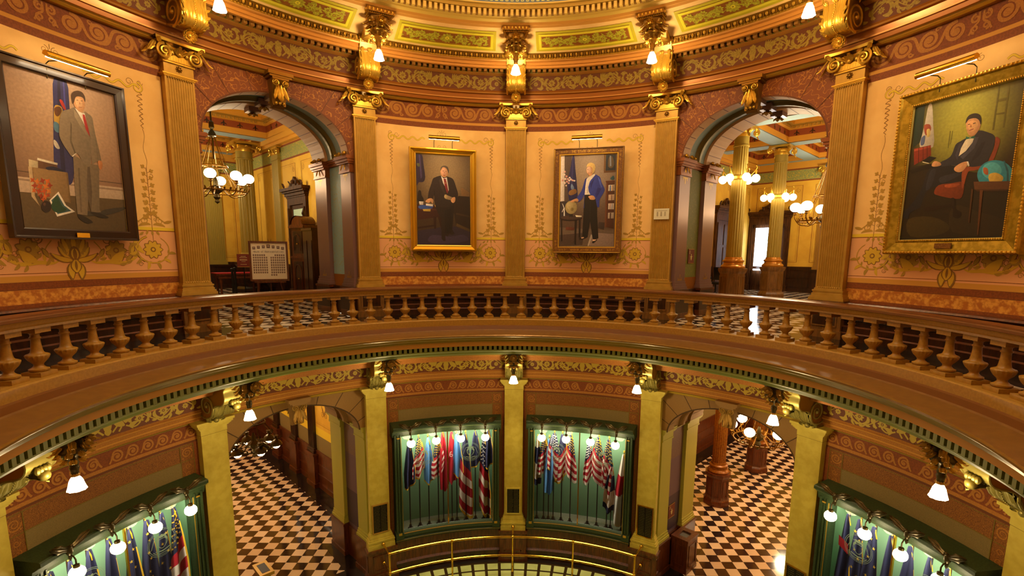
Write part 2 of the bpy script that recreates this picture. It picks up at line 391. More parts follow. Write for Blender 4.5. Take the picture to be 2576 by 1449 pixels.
# ------------------------------------------------------------------ balcony cornices (one per storey)
def balcony_cornice(dz, pal, t0, t1, top=True):
    mb = MB()
    P = []
    if top: P += [(5.90, -1.51, pal['curb']), (5.47, -1.505, pal['curb']), (5.45, -1.52, pal['curb']), (5.45, -1.646, pal['dk']), (5.41, -1.66, pal['dk']), (5.385, -1.735, pal['red']), (5.36, -1.75, pal['red'])]
    P += [(5.05, -1.785, pal['red']), (4.955, -1.80, pal['bead']), (4.935, -1.815, pal['bead']), (4.94, -1.84, pal['ol']), (4.97, -1.86, pal['ol']), (4.99, -1.90, pal['ol']), (5.05, -1.925, pal['ol']), (5.07, -1.96, pal['ol']), (5.13, -1.985, pal['fa']),
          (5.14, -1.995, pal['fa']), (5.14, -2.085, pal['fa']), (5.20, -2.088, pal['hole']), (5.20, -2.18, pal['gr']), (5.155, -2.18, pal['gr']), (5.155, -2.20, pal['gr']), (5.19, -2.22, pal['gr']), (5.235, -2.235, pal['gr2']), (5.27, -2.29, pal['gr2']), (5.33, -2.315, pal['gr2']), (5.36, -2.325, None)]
    P = [(r, z+dz, m) for r, z, m in P]
    ring(mb, P, t0, t1)
    n = 288; step = 360/n; k = int((t1-t0)/step); mb.use(pal['gr'])
    for i in range(k):
        t = t0 + i*step; cbox(mb, 5.145, 5.20, t, t+step*.56, -2.18+dz, -2.088+dz)
    return mb
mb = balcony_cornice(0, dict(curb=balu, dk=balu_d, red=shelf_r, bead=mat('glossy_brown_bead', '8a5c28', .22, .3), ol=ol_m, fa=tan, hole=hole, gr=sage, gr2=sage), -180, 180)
struct(mb.build('trim_3'))
chain_b = mat('slate_blue_band', '5f6f80', .6); cream = mat('cream_key_pattern', 'f0dc90', .6)
mb = MB(); bz = 7.09
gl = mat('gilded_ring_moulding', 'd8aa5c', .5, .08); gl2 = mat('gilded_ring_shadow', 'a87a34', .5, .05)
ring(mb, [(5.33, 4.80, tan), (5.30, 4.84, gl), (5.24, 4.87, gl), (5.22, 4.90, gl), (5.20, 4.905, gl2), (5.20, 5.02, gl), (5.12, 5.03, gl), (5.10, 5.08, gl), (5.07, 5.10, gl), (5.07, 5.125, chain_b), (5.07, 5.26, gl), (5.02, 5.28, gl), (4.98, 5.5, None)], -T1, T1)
mb.use(gl)
for i in range(160):
    t = -T1 + i*1.25; cbox(mb, 5.125, 5.20, t, t+.68, 4.91, 5.02)
for i in range(100):
    t = -60 + i*1.2; mb.use(cream)
    for (a0, a1, z0, z1) in ((0, .62, 5.145, 5.158), (0, .62, 5.222, 5.235), (0, .12, 5.158, 5.18), (.5, .62, 5.158, 5.18), (0, .12, 5.2, 5.222), (.5, .62, 5.2, 5.222), (.38, .98, 5.184, 5.197), (.98, 1.2, 5.184, 5.197)):
        mb.grid(lambda u, v: cyl(5.066, t+a0+(a1-a0)*u, z0+(z1-z0)*v), 1, 1)
struct(mb.build('trim_4'))

# ------------------------------------------------------------------ upper storey bay walls with painted decoration
def vine(br, sg, A0, m, m2, ml):
    """corner curl, squiggle and climbing vine on one side of a bay"""
    c = (sg*A0, 2.80)
    wav = [(sg*(.42+(A0-.42)*t), 2.78+.035*sin(t*22)+.10*t*t*0) for t in [i/40 for i in range(41)]]
    br.rib(wav, .034, m2); br.rib(wav, .022, m, dl=.001)
    br.spiral(sg*(A0-.02), 2.77, .09, .02, pi/2, -1.4*sg, .03, m2); br.spiral(sg*(A0-.02), 2.77, .085, .02, pi/2, -1.3*sg, .018, m, dl=.001)
    br.spiral(sg*(A0-.14), 2.84, .06, .015, 0, 1.2*sg, .008, ml); br.spiral(sg*(A0+.02), 2.86, .05, .01, 0, -1.2*sg, .008, ml)
    pts = [(sg*A0+.045*sin(i*1.55)*(1-i/60), 2.70-.02*i-.012*(i % 2)) for i in range(30)]
    br.rib(cr(pts, 3), .009, ml)
    br.rib(cr([(sg*A0+.02*sin(i*1.3), 2.1-.09*i) for i in range(9)], 3), .005, ml)
    br.rib([(sg*A0, 1.45), (sg*A0, .42), (sg*A0, .12)], .008, ml)
    for k in range(15):
        z = 1.45-.062*k; q = 1 if k % 2 else -1; o = .012*sin(k*1.3); s = .062+.0025*k
        br.rib([(sg*A0, z-.03), (sg*A0+q*.045+o, z)], .006, ml)
        for e in (-.75, 0, .75): br.petal(sg*A0+q*.04+o, z, (0 if q > 0 else pi)+e+q*.5, s*(1 if e == 0 else .75), s*.5, m2)
        if k % 4 == 2: br.spiral(sg*A0-q*.06, z-.02, .04, .008, k, 1.2*q, .006, ml)
    for q in (-1, 1):
        br.rib(cr([(sg*A0, .68), (sg*A0+q*.10, .60), (sg*A0+q*.24, .50), (sg*A0+q*.33, .52)], 5), lambda t: .022*(1-t)+.006, m2)
        br.spiral(sg*A0+q*.13, .53, .07, .012, pi*.5, q*1.4, .016, m2); br.petal(sg*A0+q*.2, .5, pi/2-q*1.3, .14, .05, m2); br.petal(sg*A0, .62, pi/2-q*.6, .12, .05, m2)
        br.petal(sg*A0+q*.02, .46, pi/2-q*1.2, .20, .055, m2, curve=-q*.5)
def band_flora(br, m, md, mg):
    for sg in (-1, 1):
        # big flower in a leafy ring
        a, b = sg*1.22, .02
        br.flower(a, b, .155, m, md, 10, mo=md)
        pts = [(a+.27*cos(t), b+.24*sin(t)) for t in [(1.9+i/20*5.4) if sg > 0 else pi-(1.9+i/20*5.4) for i in range(21)]]
        br.rib(pts, lambda t: .028*(1-t)+.010, md); br.rib(pts, lambda t: .016*(1-t)+.006, m, dl=.001)
        for k in range(7):
            p = pts[2+k*2+1]; an = atan2(p[1]-b, p[0]-a)
            br.petal(p[0], p[1], an+.9*sg, .13, .055, m if k % 2 else mg, dl=.001, curve=-.6*sg); br.petal(p[0], p[1], an-1.0*sg+pi*.9, .08, .035, mg, dl=.001)
        # falling leaf, inner flower
        br.petal(sg*.93, .20, -pi/2+sg*.1, .28, .09, m, curve=.4*sg); br.petal(sg*.88, .12, -pi/2-sg*.4, .22, .07, mg, curve=.3*sg)
        br.flower(sg*.62, .0, .16, mg, md, 9, mo=md)
        br.petal(sg*.74, -.02, -2.3 if sg > 0 else -.84, .28, .12, m, dl=.004, curve=-.2*sg)
        br.rib(cr([(sg*.95, -.10), (sg*.75, -.21), (sg*.5, -.19), (sg*.3, -.20), (sg*.16, -.12)], 5), lambda t: .05*sin(pi*min(1, t+.1))+.012, m)
        br.rib(cr([(sg*.30, -.20), (sg*.40, -.02), (sg*.30, .14)], 5), .016, mg)
        for k in range(5):
            br.petal(sg*(.30+.12*k), -.20+.02*k, (1.2+.4*k) if sg > 0 else pi-(1.2+.4*k), .12, .05, m if k % 2 else mg)
        br.spiral(sg*1.0, -.24, .04, .01, 0, 1.4*sg, .008, md)
        # extra acanthus scrolls
        br.rib(cr([(sg*.98, .26), (sg*.90, .10), (sg*.95, -.08), (sg*1.06, -.20)], 5), .014, md)
        for k in range(6):
            a = sg*(.36+.10*k); z = -.12+.10*sin(k*1.4); an = pi/2-sg*(.5+.3*sin(k*2))
            br.petal(a, z, an, .17, .075, md); br.petal(a, z+.006, an, .14, .05, m if k % 2 else mg, dl=.001)
            br.petal(a, z-.02, -an*.6+sg*.3, .11, .05, mg, dl=.001, curve=.5*sg)
        br.spiral(sg*.50, .16, .08, .02, 0, 1.5*sg, .016, md); br.spiral(sg*.80, -.06, .06, .015, 2, -1.5*sg, .014, md)
        for k in range(4): br.petal(sg*(1.02+.11*k), .27+.01*(k % 2), pi/2-sg*(.9-.5*k), .09, .04, mg)
    for k in range(9):     # central palmette
        an = pi/2+(k-4)*.36; L = .46-.045*abs(k-4)
        br.petal(0, -.14, an, L*1.04, .11, md, curve=(4-k)*.14); br.petal(0, -.13, an, L, .07, mg if k % 2 else m, curve=(4-k)*.14, dl=.001)
    br.disc(0, -.06, .08, md, 12, dl=.006, sy=1.5); br.disc(0, -.06, .055, m, 12, dl=.008, sy=1.5); br.petal(0, -.16, pi/2, .18, .06, md, dl=.009)
    for q in (-1, 1):
        br.petal(0, -.18, -pi/2+q*.75, .30, .14, md, curve=-q*.5, dl=.003); br.petal(0, -.18, -pi/2+q*.75, .27, .10, m, curve=-q*.5, dl=.004)
        br.petal(0, -.15, -pi/2+q*1.35, .36, .10, md, curve=q*.5, dl=.002); br.petal(0, -.15, -pi/2+q*1.35, .33, .07, m, curve=q*.5, dl=.003)
    br.petal(0, -.14, -pi/2, .22, .17, md, dl=.006); br.petal(0, -.15, -pi/2, .20, .13, m, dl=.007); br.petal(0, -.17, -pi/2, .15, .04, md, dl=.008)
RW = 7.14
def scroll_band(br, b0, h, m, hw=1.5, n=4):
    bc = b0 + h/2
    for sg in (-1, 1):
        w = hw/n
        for k in range(n):
            a = sg*(.14+w*(k+.5)); f = 1 if k % 2 else -1
            br.spiral(a, bc, h*.42, h*.05, -f*pi/2 if sg > 0 else pi+f*pi/2, f*sg*1.9, h*.15, m, taper=.2, n=30)
            br.disc(a, bc, h*.13, m, 10)
            if k < n-1:
                br.rib(cr([(a, bc-f*h*.42), (a+sg*w*.35, bc-f*h*.30), (a+sg*w*.62, bc+f*h*.30), (a+sg*w*1.0, bc+f*h*.42)], 5), h*.13, m)
                br.spiral(a+sg*w*.72, bc-f*h*.36, h*.12, h*.03, 0, f*sg, h*.1, m, n=10)
        br.spiral(sg*.075, bc+h*.20, h*.18, h*.04, pi/2, -1.3*sg, h*.11, m, n=14); br.spiral(sg*.075, bc-h*.22, h*.16, h*.04, -pi/2, 1.3*sg, h*.10, m, n=14)
        br.rib(cr([(sg*.15, bc-h*.40), (sg*.09, bc-h*.1), (sg*.03, bc+.05*h), (sg*.03, bc+.42*h)], 4), h*.08, m)
dgreen = mat('ornament_outline_olive', '8a5c22', .65); dmg = mat('ornament_mid_gold', 'ae8232', .65); vtan = mat('vine_ochre', 'b8863a', .7); vdk = mat('vine_dark_line', '8e5a20', .7)
def upper_bay(c, name):
    mb = MB(); H = 14.4
    for z0, z1, m in ((-1.55, -.86, wood), (-.86, -.79, brown), (-.79, -.585, grained), (-.585, -.575, dbrown), (-.575, -.475, brown), (-.475, -.47, dbrown), (-.47, -.385, tan), (-.385, -.355, pink), (-.355, -.345, brown), (-.345, .345, pink), (.345, .36, brown), (.36, .415, yellow),
                      (.415, 3.06, peach), (3.06, 3.18, brown), (3.18, 3.24, tan), (3.24, 3.64, brown)):
        mb.use(m); mb.grid(lambda u, v: cyl(RW, c-H+2*H*u, z0+(z1-z0)*v), 24, 1)
    br = Brush(mb, lambda a, b, l: cyl(RW-l, c+degrees(a/RW), b))
    for sg in (-1, 1):
        br.rect(sg*1.61, sg*1.8, -.86, 3.2, brown, dl=.002)
    scroll_band(br, 3.27, .35, orange)
    for sg in (-1, 1): vine(br, sg, 1.24, yellow, vtan, vdk)
    for q in (-1, 1):
        br.spiral(q*.07, 2.93, .06, .01, pi*.5, q*1.5, .008, vdk); br.spiral(q*.06, 2.62, .05, .01, -pi*.5, q*1.3, .01, vtan)
    br.rib([(0, 2.95), (0, 3.02)], .008, vdk)
    band_flora(br, bloom, dgreen, dmg)
    # wainscot rails and ledge
    ring(mb, [(7.12, -.84, woodm), (7.02, -.85, woodm), (7.0, -.88, wood), (7.06, -.92, wood), (7.08, -.96, woodm), (7.04, -.975, wood), (7.04, -1.0, wood), (7.09, -1.02, wood), (7.09, -1.12, woodm), (7.03, -1.135, wood), (7.03, -1.17, wood), (7.09, -1.19, wood), (7.09, -1.28, woodm), (7.01, -1.30, wood), (7.01, -1.40, woodm), (6.97, -1.42, wood), (6.97, -1.55, None)], c-H, c+H)
    return struct(mb.build(name))
for c, nm in ((-75, 'wall_left'), (-15, 'wall_front_left'), (15, 'wall_front_right'), (75, 'wall_right')): upper_bay(c, nm)

# ------------------------------------------------------------------ arched bays and the passages behind them
HA = 12.0
def arch_bay(c, name, zf, zs, b, ztop, pal, up):
    mb = MB(); DP = 1.86; XJ = 1.62 if up else 1.70
    A = RW*radians(HA)
    za = lambda t: zs + b*sqrt(max(0, 1-(t/HA)**2))
    fr = pal['face']
    mb.use(fr)
    n = 40
    ts = [-HA*cos(pi*i/n) for i in range(n+1)]
    for i in range(n):
        t0, t1 = ts[i], ts[i+1]
        mb.poly([cyl(RW, c+t0, za(t0)), cyl(RW, c+t1, za(t1)), cyl(RW, c+t1, ztop), cyl(RW, c+t0, ztop)])
    for sg in (-1, 1):
        mb.use(fr); mb.grid(lambda u, v: cyl(RW, c+sg*(HA+3*u), zs+(ztop-zs)*v), 2, 1)
        mb.use(pal['side']); TJ = degrees(math.asin(XJ/RW)); mb.grid(lambda u, v: cyl(RW, c+sg*(TJ+(15-TJ)*u), zf+1.0+(zs-zf-1.0)*v), 2, 1)
        mb.use(pal['ped']); mb.grid(lambda u, v: cyl(RW, c+sg*(TJ+(15-TJ)*u), zf+1.0*v), 2, 1)
    br = Brush(mb, lambda a, bb, l: cyl(RW-l, c+degrees(a/RW), bb))
    for k in range(-4, 5):       # joints between the arch stones
        if k == 0: continue
        an = pi/2 - k*.33; a0 = A*cos(an); b0 = zs+b*sin(an)
        if abs(k) < 3:
            zt = ztop; a1 = a0 + (zt-b0)*cos(an)/max(.2, sin(an))*.8; pts = [(a0, b0), (a1, zt)]
        else:
            L = .55 if abs(k) == 3 else .38
            pts = [(a0, b0), (a0+L*cos(an)*1.0, b0+L*sin(an)+.12), (min(1.7, max(-1.7, a0+(L+.5)*cos(an)*1.5)), b0+L*sin(an)+.14)]
        br.rib(pts, .016, pal['joint'])
    br.rib([(A*cos(pi*i/40), zs+b*sin(pi*i/40)) for i in range(41)], .03, pal['joint'])
    # intrados: stone band, recessed coloured panel, moulded rib, panel, stone band
    uf = lambda v: sqrt(RW*RW - v*v)
    secs = [(0, 0), (.34, 0), (.36, .06), (.68, .06), (.70, .02), (.72, -.01), (.76, -.03), (.84, -.03), (.88, -.01), (.90, .06), (1.16, .06), (1.18, 0), (DP, 0)]
    sm = [pal['st'], pal['rim'], pal['pan'], pal['rib'], pal['rib'], pal['rib'], pal['rib'], pal['rib'], pal['rib'], pal['pan'], pal['rim'], pal['st']]
    fr2 = ringM(c)
    N = 32
    def P(i, d, o):
        an = pi*i/N; v = (A+o)*cos(an); z = zs+(b+o)*sin(an)
        u = uf(min(A, abs(A*cos(an))))*(1-d/DP) + (RW+DP)*(d/DP)
        return fr2 @ Vector((v, u, z))
    for k in range(len(secs)-1):
        mb.use(sm[k]); (d0, o0), (d1, o1) = secs[k], secs[k+1]
        for i in range(N): mb.poly([P(i, d0, o0), P(i, d1, o1), P(i+1, d1, o1), P(i+1, d0, o0)])
    mb.use(pal['joint'])
    for k in range(1, 14):       # stone joints across both bands
        an = pi*k/14
        for d0, d1 in ((0, .28), (1.18, DP)):
            q = [];
            for (dd, da) in ((d0, -.006), (d1, -.006), (d1, .006), (d0, .006)):
                aa = an+da; u = uf(abs(A*cos(aa)))*(1-dd/DP)+(RW+DP)*(dd/DP)
                q.append(fr2 @ Vector(((A-.004)*cos(aa), u, zs+(b-.004)*sin(aa))))
            mb.poly(q)
    # rear face of the wall above the opening
    U2 = RW+DP; mb.use(pal['rear'])
    for i in range(N):
        a0, a1 = pi*i/N, pi*(i+1)/N
        mb.poly([fr2 @ Vector((A*cos(a0), U2, zs+b*sin(a0))), fr2 @ Vector((A*cos(a1), U2, zs+b*sin(a1))), fr2 @ Vector((A*cos(a1), U2, ztop+.8)), fr2 @ Vector((A*cos(a0), U2, ztop+.8))])
    # jambs
    for sg in (-1, 1):
        x = sg*XJ; u0 = uf(XJ)
        mb.M = fr2
        def wallp(ua, ub, za_, zb_, m, off=0): mb.use(m); mb.grid(lambda s, t: (x-sg*off, ua+(ub-ua)*s, za_+(zb_-za_)*t), 1, 1)
        wallp(u0, U2, zf, zs, pal['jamb'])
        wallp(u0+.6, U2-.7, zs-1.0 if not up else zf+2.0, zs-.15, pal['jpan'], .004)
        wallp(u0+.6, U2-.7, zf+1.0, zf+2.0, pal['jpan2'], .004)
        mb.use(pal['pier'])
        D = .10; zb = zf+(.72 if up else .95); cap = zs-.38 if up else zs-.30
        for (ua, ub) in ((u0+.05, u0+.56), (U2-.68, U2-.02)):
            xs = sorted((x, x-sg*D)); mb.use(pal['pier']); mb.box(xs[0], xs[1], ua, ub, zb+.2, cap)
            mb.use(pal['pbase'])
            for (g, z0, z1) in ((.05, zb, zb+.07), (.03, zb+.07, zb+.13), (.015, zb+.13, zb+.2)):
                xs = sorted((x, x-sg*(D+g))); mb.box(xs[0], xs[1], ua-g, ub+g, z0, z1)
            mb.use(pal['ped'])
            xs = sorted((x, x-sg*(D+.07))); mb.box(xs[0], xs[1], ua-.07, ub+.07, zf, zb)
            mb.use(pal['ped2']); xs = sorted((x, x-sg*(D+.09))); mb.box(xs[0], xs[1], ua-.09, ub+.09, zb-.06, zb-.01); mb.box(xs[0], xs[1], ua-.09, ub+.09, zf, zf+.14)
            mb.use(pal['pcap'])
            for (g, z0, z1) in ((.03, cap, cap+.04), (.02, cap+.04, cap+.2), (.06, cap+.2, cap+.24), (.09, cap+.24, cap+.3), (.12, cap+.3, cap+.375) if up else (.10, cap+.28, cap+.34)):
                xs = sorted((x, x-sg*(D+g))); mb.box(xs[0], xs[1], ua-g*.6, ub+g*.6, z0, z1+.0005)
            if up:
                mb.use(goldm); um = (ua+ub)/2; F = x-sg*(D+.004)
                for e in (-1, 1):
                    mb.leaf((x-sg*(D+.05), um+e*.10, cap+.34), (-sg*.5, e*.3, 1), (-sg, 0, 0), .20, .09, 1.2, 3)
                    mb.ball((x-sg*(D+.07), um+e*.13, cap+.44), .045, 8, 6)
                    mb.leaf((x-sg*(D+.03), um+e*.05, cap+.2), (0, e*.4, -1), (-sg, 0, 0), .16, .04, .3, 2)
                for zz, dr in ((cap-.03, -1), (zb+.22, 1)):
                    for dx, hh in ((-.09, .07), (-.045, .04), (0, .15), (.045, .04), (.09, .07)):
                        mb.poly([(F, um+dx-.008, zz), (F, um+dx+.008, zz), (F, um+dx+.008, zz+dr*hh), (F, um+dx-.008, zz+dr*hh)])
                    mb.poly([(F, um-.12, zz), (F, um+.12, zz), (F, um+.12, zz+dr*.012), (F, um-.12, zz+dr*.012)])
        mb.use(pal['pcap'])
        for (g, z0, z1) in ((.05, zs-.14, zs-.08), (.08, zs-.08, zs-.04), (.10, zs-.04, zs)):
            xs = sorted((x+sg*.02, x-sg*g)); mb.box(xs[0], xs[1], u0+.06, U2-.02, z0, z1)
        mb.use(pal['ped']); xs = sorted((x, x-sg*.05)); mb.box(xs[0], xs[1], u0+.6, U2-.7, zf, zf+(.7 if up else .9))
        mb.use(pal['st']); mb.poly([(sg*(A-.005), uf(A), zs), (sg*XJ, u0, zs), (sg*XJ, U2, zs), (sg*(A-.005), U2, zs)])
        mb.M = Matrix.Identity(4)
    # bosses on the rib and on the stones
    mb.M = fr2
    for u in (RW+.17, RW+.80, RW+1.52):
        mb.use(pal['pier'] if up else granb); z = zs+b; mb.box(-.13, .13, u-.17, u+.17, z-.10, z+.02)
        mb.use(goldp)
        for k in range(6):
            an = k*pi/3; mb.leaf((0, u, z-.10), (cos(an), sin(an), -.15), (0, 0, -1), .15, .06, .6, 3, 6)
        mb.ball((0, u, z-.13), .035, 8, 5)
    mb.M = Matrix.Identity(4)
    return struct(mb.build(name))
pal_u = dict(face=verm, side=brown, ped=wood, joint=dbrown, st=granite, rim=granite, pan=blue, rib=mat('olive_bronze_rib', '5e4c22', .4, .4), rear=peach, jamb=copper, jpan=teal, jpan2=teal, pier=purple, pbase=purple, ped2=woodm, pcap=mat('red_gold_impost', '8c4a2c', .35, .4))
pal_ur = dict(pal_u); pal_ur['jpan'] = pal_ur['jpan2'] = moss
limep = mat('lime_yellow_pier_paint', 'b8a855', .55)
pal_l = dict(face=granb, side=goldy, ped=woodm, joint=mat('dark_stone_joint', '4e3420', .7), st=granb, rim=granb, pan=granb, rib=granb, rear=granb, jamb=mat('mauve_jamb_paint', '6e5666', .5), jpan=mat('mauve_damask', '7a6058', .55, kind='squiggle', c2='8c7058', scale=12, lo=.012, hi=.024), jpan2=mat('deep_violet_band', '46384c', .5), pier=limep, pbase=limep, ped2=woodm, pcap=limep)
arch_bay(-45, 'wall_arch_left', ZU, 2.25, 1.05, 3.64, pal_u, True)
arch_bay(45, 'wall_arch_right', ZU, 2.25, 1.05, 3.64, pal_ur, True)
arch_bay(-45, 'wall_lower_arch_left', ZL, -4.43, .87, -3.36, pal_l, False)
arch_bay(45, 'wall_lower_arch_right', ZL, -4.43, .87, -3.36, pal_l, False)

# ------------------------------------------------------------------ lower storey bay walls
def wave_band(br, b0, h, m, hw=1.55, n=6):
    bc = b0+h/2; w = hw/n
    for sg in (-1, 1):
        for k in range(n):
            a = sg*(.06+w*(k+.5))
            br.spiral(a, bc-h*.04, h*.40, h*.06, pi*.5 if sg > 0 else pi*.5, -sg*1.7, h*.13, m, taper=.3, n=26)
            br.disc(a, bc-h*.04, h*.10, m, 8)
            br.rib(cr([(a-sg*w*.5, bc-h*.40), (a-sg*w*.36, bc-h*.18), (a-sg*w*.2, bc+h*.26), (a, bc+h*.36)], 4), h*.12, m)
def lower_bay(c, name):
    mb = MB(); H = 14.4; R = 7.02
    def strip(t0, t1, z0, z1, m, dr=0):
        mb.use(m); mb.grid(lambda u, v: cyl(R-dr, c+t0+(t1-t0)*u, z0+(z1-z0)*v), max(1, int(abs(t1-t0)/1.2)), 1)
    strip(-H, H, -3.345, -3.335, dbrown); strip(-H, H, -3.60, -3.345, brown); strip(-H, H, -3.66, -3.60, orange); strip(-H, H, -3.70, -3.66, dbrown)
    strip(-H, H, -4.60, -3.70, stipple)
    for sg in (-1, 1):
        a, b = sorted((sg*H, sg*11.6)); strip(a, b, -7.5, -4.60, stipple)
        strip(*sorted((sg*H, sg*12.3)), -7.5, -3.70, brown, .004)
    strip(-10.2, 10.2, -4.40, -4.03, stonegr, .006)
    br = Brush(mb, lambda a, b, l: cyl(R-l, c+degrees(a/R), b))
    wave_band(br, -3.60, .255, orange)
    lw = .012; AA = 10.2*radians(1)*R
    for pts in ([(-AA, -4.6), (-AA, -3.74), (-AA, -3.72)], [(AA, -4.6), (AA, -3.72)], [(-AA-.25, -4.03), (AA+.25, -4.03)], [(-AA-.25, -3.72), (AA+.25, -3.72)], [(-AA-.25, -7.5), (-AA-.25, -3.72)], [(AA+.25, -7.5), (AA+.25, -3.72)]):
        P2 = [(pts[0][0]+(pts[-1][0]-pts[0][0])*i/16, pts[0][1]+(pts[-1][1]-pts[0][1])*i/16) for i in range(17)]
        br.rib(P2, lw, dolive, dl=.004)
    for sg in (-1, 1):
        br.spiral(sg*(AA+.125), -3.87, .10, .02, 0, 1.8*sg, .022, orange)
        for dx, dy in ((-.1, .12), (.1, .12), (-.1, -.12), (.1, -.12)): br.disc(sg*(AA+.125)+dx*.8, -3.87+dy*.8, .014, orange, 6)
        for k in range(3): br.spiral(sg*(AA+.125), -4.15-.16*k, .055, .01, k, 1.3*sg, .012, orange)
    ring(mb, [(7.0, -7.46, woodm), (6.88, -7.48, woodm), (6.87, -7.54, wood), (6.93, -7.58, woodm), (6.93, -8.2, woodm), (6.87, -8.24, wood), (6.85, -8.38, wood), (6.83, -8.5, None)], c-H, c+H)
    # niche behind the glass
    nic = mat('niche_green_paint', '84ae88', .6); nfl = mat('niche_grey_carpet', 'b8b4a0', .9, c2='a8a490', scale=80)
    G = 11.0; R2 = 7.55
    mb.use(nic); mb.grid(lambda u, v: cyl(R2, c-G+2*G*u, -7.42+2.75*v), 20, 1)
    for sg in (-1, 1): mb.grid(lambda u, v: cyl(6.95+(R2-6.95)*u, c+sg*G, -7.42+2.75*v), 1, 1)
    mb.grid(lambda u, v: cyl(6.95+(R2-6.95)*v, c-G+2*G*u, -4.67), 20, 1)
    mb.use(nfl); mb.grid(lambda u, v: cyl(6.9+(R2-6.9)*v, c-G+2*G*u, -7.42), 20, 1)
    return struct(mb.build(name))
for c, nm in ((-75, 'wall_lower_left'), (-15, 'wall_lower_front_left'), (15, 'wall_lower_front_right'), (75, 'wall_lower_right')): lower_bay(c, nm)

# plain remainder of the drum behind the viewer
mb = MB()
ring(mb, [(7.15, ZU-.2, wood), (7.15, -.85, brown), (7.15, -.4, pink), (7.15, .36, peach), (7.15, 3.05, brown), (7.15, 3.64, copper), (6.9, 3.9, copper), (6.9, 4.3, copper2), (6.3, 4.5, peach), (5.33, 4.8, None)], 90, 270, 3)
ring(mb, [(7.02, ZL, woodm), (7.02, -7.5, stonegr), (7.02, -4.0, brown), (7.02, -3.3, orange), (6.85, -3.0, frieze_b), (6.85, -2.6, peach), (5.36, -2.32, None)], 90, 270, 3)
struct(mb.build('wall_back'))
# storey above: pale drum wall up to the dome opening
mb = MB(); ring(mb, [(4.98, 5.5, peach), (5.0, 6.5, peach), (6.9, 6.6, peach), (7.1, 12.0, peach), (6.9, 13.0, None)], -180, 180, 5)
struct(mb.build('wall_drum'))

# ------------------------------------------------------------------ floors
tile_w = 'f3dcc0'; tile_d = '241a1c'
def tile_mat(name, px, py, s=.3125):
    m = bpy.data.materials.new(name); m.use_nodes = True
    N = m.node_tree.nodes; L = m.node_tree.links; b = N['Principled BSDF']
    g = N.new('ShaderNodeNewGeometry'); mp = N.new('ShaderNodeMapping')
    mp.inputs['Location'].default_value = (-px/s, -py/s, .5); mp.inputs['Scale'].default_value = (1/s, 1/s, 0)
    ch = N.new('ShaderNodeTexChecker'); ch.inputs['Scale'].default_value = 1.0
    ch.inputs['Color1'].default_value = (1,1,1,1); ch.inputs['Color2'].default_value = (0,0,0,1)
    no = N.new('ShaderNodeTexNoise'); no.inputs['Scale'].default_value = 2.2; no.inputs['Detail'].default_value = 5
    wn = N.new('ShaderNodeTexWhiteNoise'); fl = N.new('ShaderNodeVectorMath'); fl.operation = 'FLOOR'
    L.new(g.outputs['Position'], mp.inputs['Vector']); L.new(mp.outputs[0], ch.inputs['Vector']); L.new(mp.outputs[0], fl.inputs[0]); L.new(fl.outputs[0], wn.inputs['Vector'])
    L.new(g.outputs['Position'], no.inputs['Vector'])
    def mx(f, a, bb):
        q = N.new('ShaderNodeMix'); q.data_type = 'RGBA'; q.inputs[6].default_value = a; q.inputs[7].default_value = bb; L.new(f, q.inputs[0]); return q.outputs[2]
    li = mx(wn.outputs['Value'], lin('f6e2c8'), lin('e2c8a8')); dk = mx(no.outputs['Fac'], lin('1c1516'), lin('3a2c2c'))
    q = N.new('ShaderNodeMix'); q.data_type = 'RGBA'; L.new(ch.outputs['Fac'], q.inputs[0]); L.new(dk, q.inputs[6]); L.new(li, q.inputs[7])
    # thin grout lines
    fr = N.new('ShaderNodeVectorMath'); fr.operation = 'FRACTION'; L.new(mp.outputs[0], fr.inputs[0])
    sp = N.new('ShaderNodeSeparateXYZ'); L.new(fr.outputs[0], sp.inputs[0])
    mn = N.new('ShaderNodeMath'); mn.operation = 'MINIMUM'; L.new(sp.outputs[0], mn.inputs[0]); L.new(sp.outputs[1], mn.inputs[1])
    lt = N.new('ShaderNodeMath'); lt.operation = 'LESS_THAN'; lt.inputs[1].default_value = .018; L.new(mn.outputs[0], lt.inputs[0])
    q2 = N.new('ShaderNodeMix'); q2.data_type = 'RGBA'; L.new(lt.outputs[0], q2.inputs[0]); L.new(q.outputs[2], q2.inputs[6]); q2.inputs[7].default_value = lin('4a3a30')
    L.new(q2.outputs[2], b.inputs['Base Color']); b.inputs['Roughness'].default_value = .09
    b.inputs['Specular IOR Level'].default_value = .6
    MATS[name] = m; return m
tl = tile_mat('chequered_marble_left', -6.276, 7.82); tr = tile_mat('chequered_marble_right', 6.156, 8.03)
blackst = mat('black_marble_border', '17120f', .12, c2='2a2220', scale=5)
mb = MB()
mb.use(tl); mb.poly([(-30, -2, ZL-.001), (0, -2, ZL-.001), (0, 24, ZL-.001), (-30, 24, ZL-.001)])
mb.use(tr); mb.poly([(0, -2, ZL-.001), (30, -2, ZL-.001), (30, 24, ZL-.001), (0, 24, ZL-.001)])
mb.use(blackst); mb.grid(lambda u, v: cyl(6.2+1.5*v, -60+120*u, ZL+.003) if True else None, 60, 1)
for sg in (-1, 1):
    for q in (-1, 1):
        P0 = [ringM(45*sg) @ Vector((q*v, u, ZL+.004)) for v, u in ((1.2, 7.5), (1.3, 9.05), (1.66, 9.06), (2.4, 8.75), (1.6, 7.0))]
        mb.poly(P0 if q > 0 else P0[::-1])
for M_, v0_, v1_ in ((ringM(-45), 2.25, 2.85), (ringM(45), -4.75, -4.15)):
    mb.poly([M_ @ Vector(p) for p in ((v0_, 9.0, ZL+.003), (v1_, 9.0, ZL+.003), (v1_, 19.8, ZL+.003), (v0_, 19.8, ZL+.003))])
fl = struct(mb.build('floor', smooth=False))
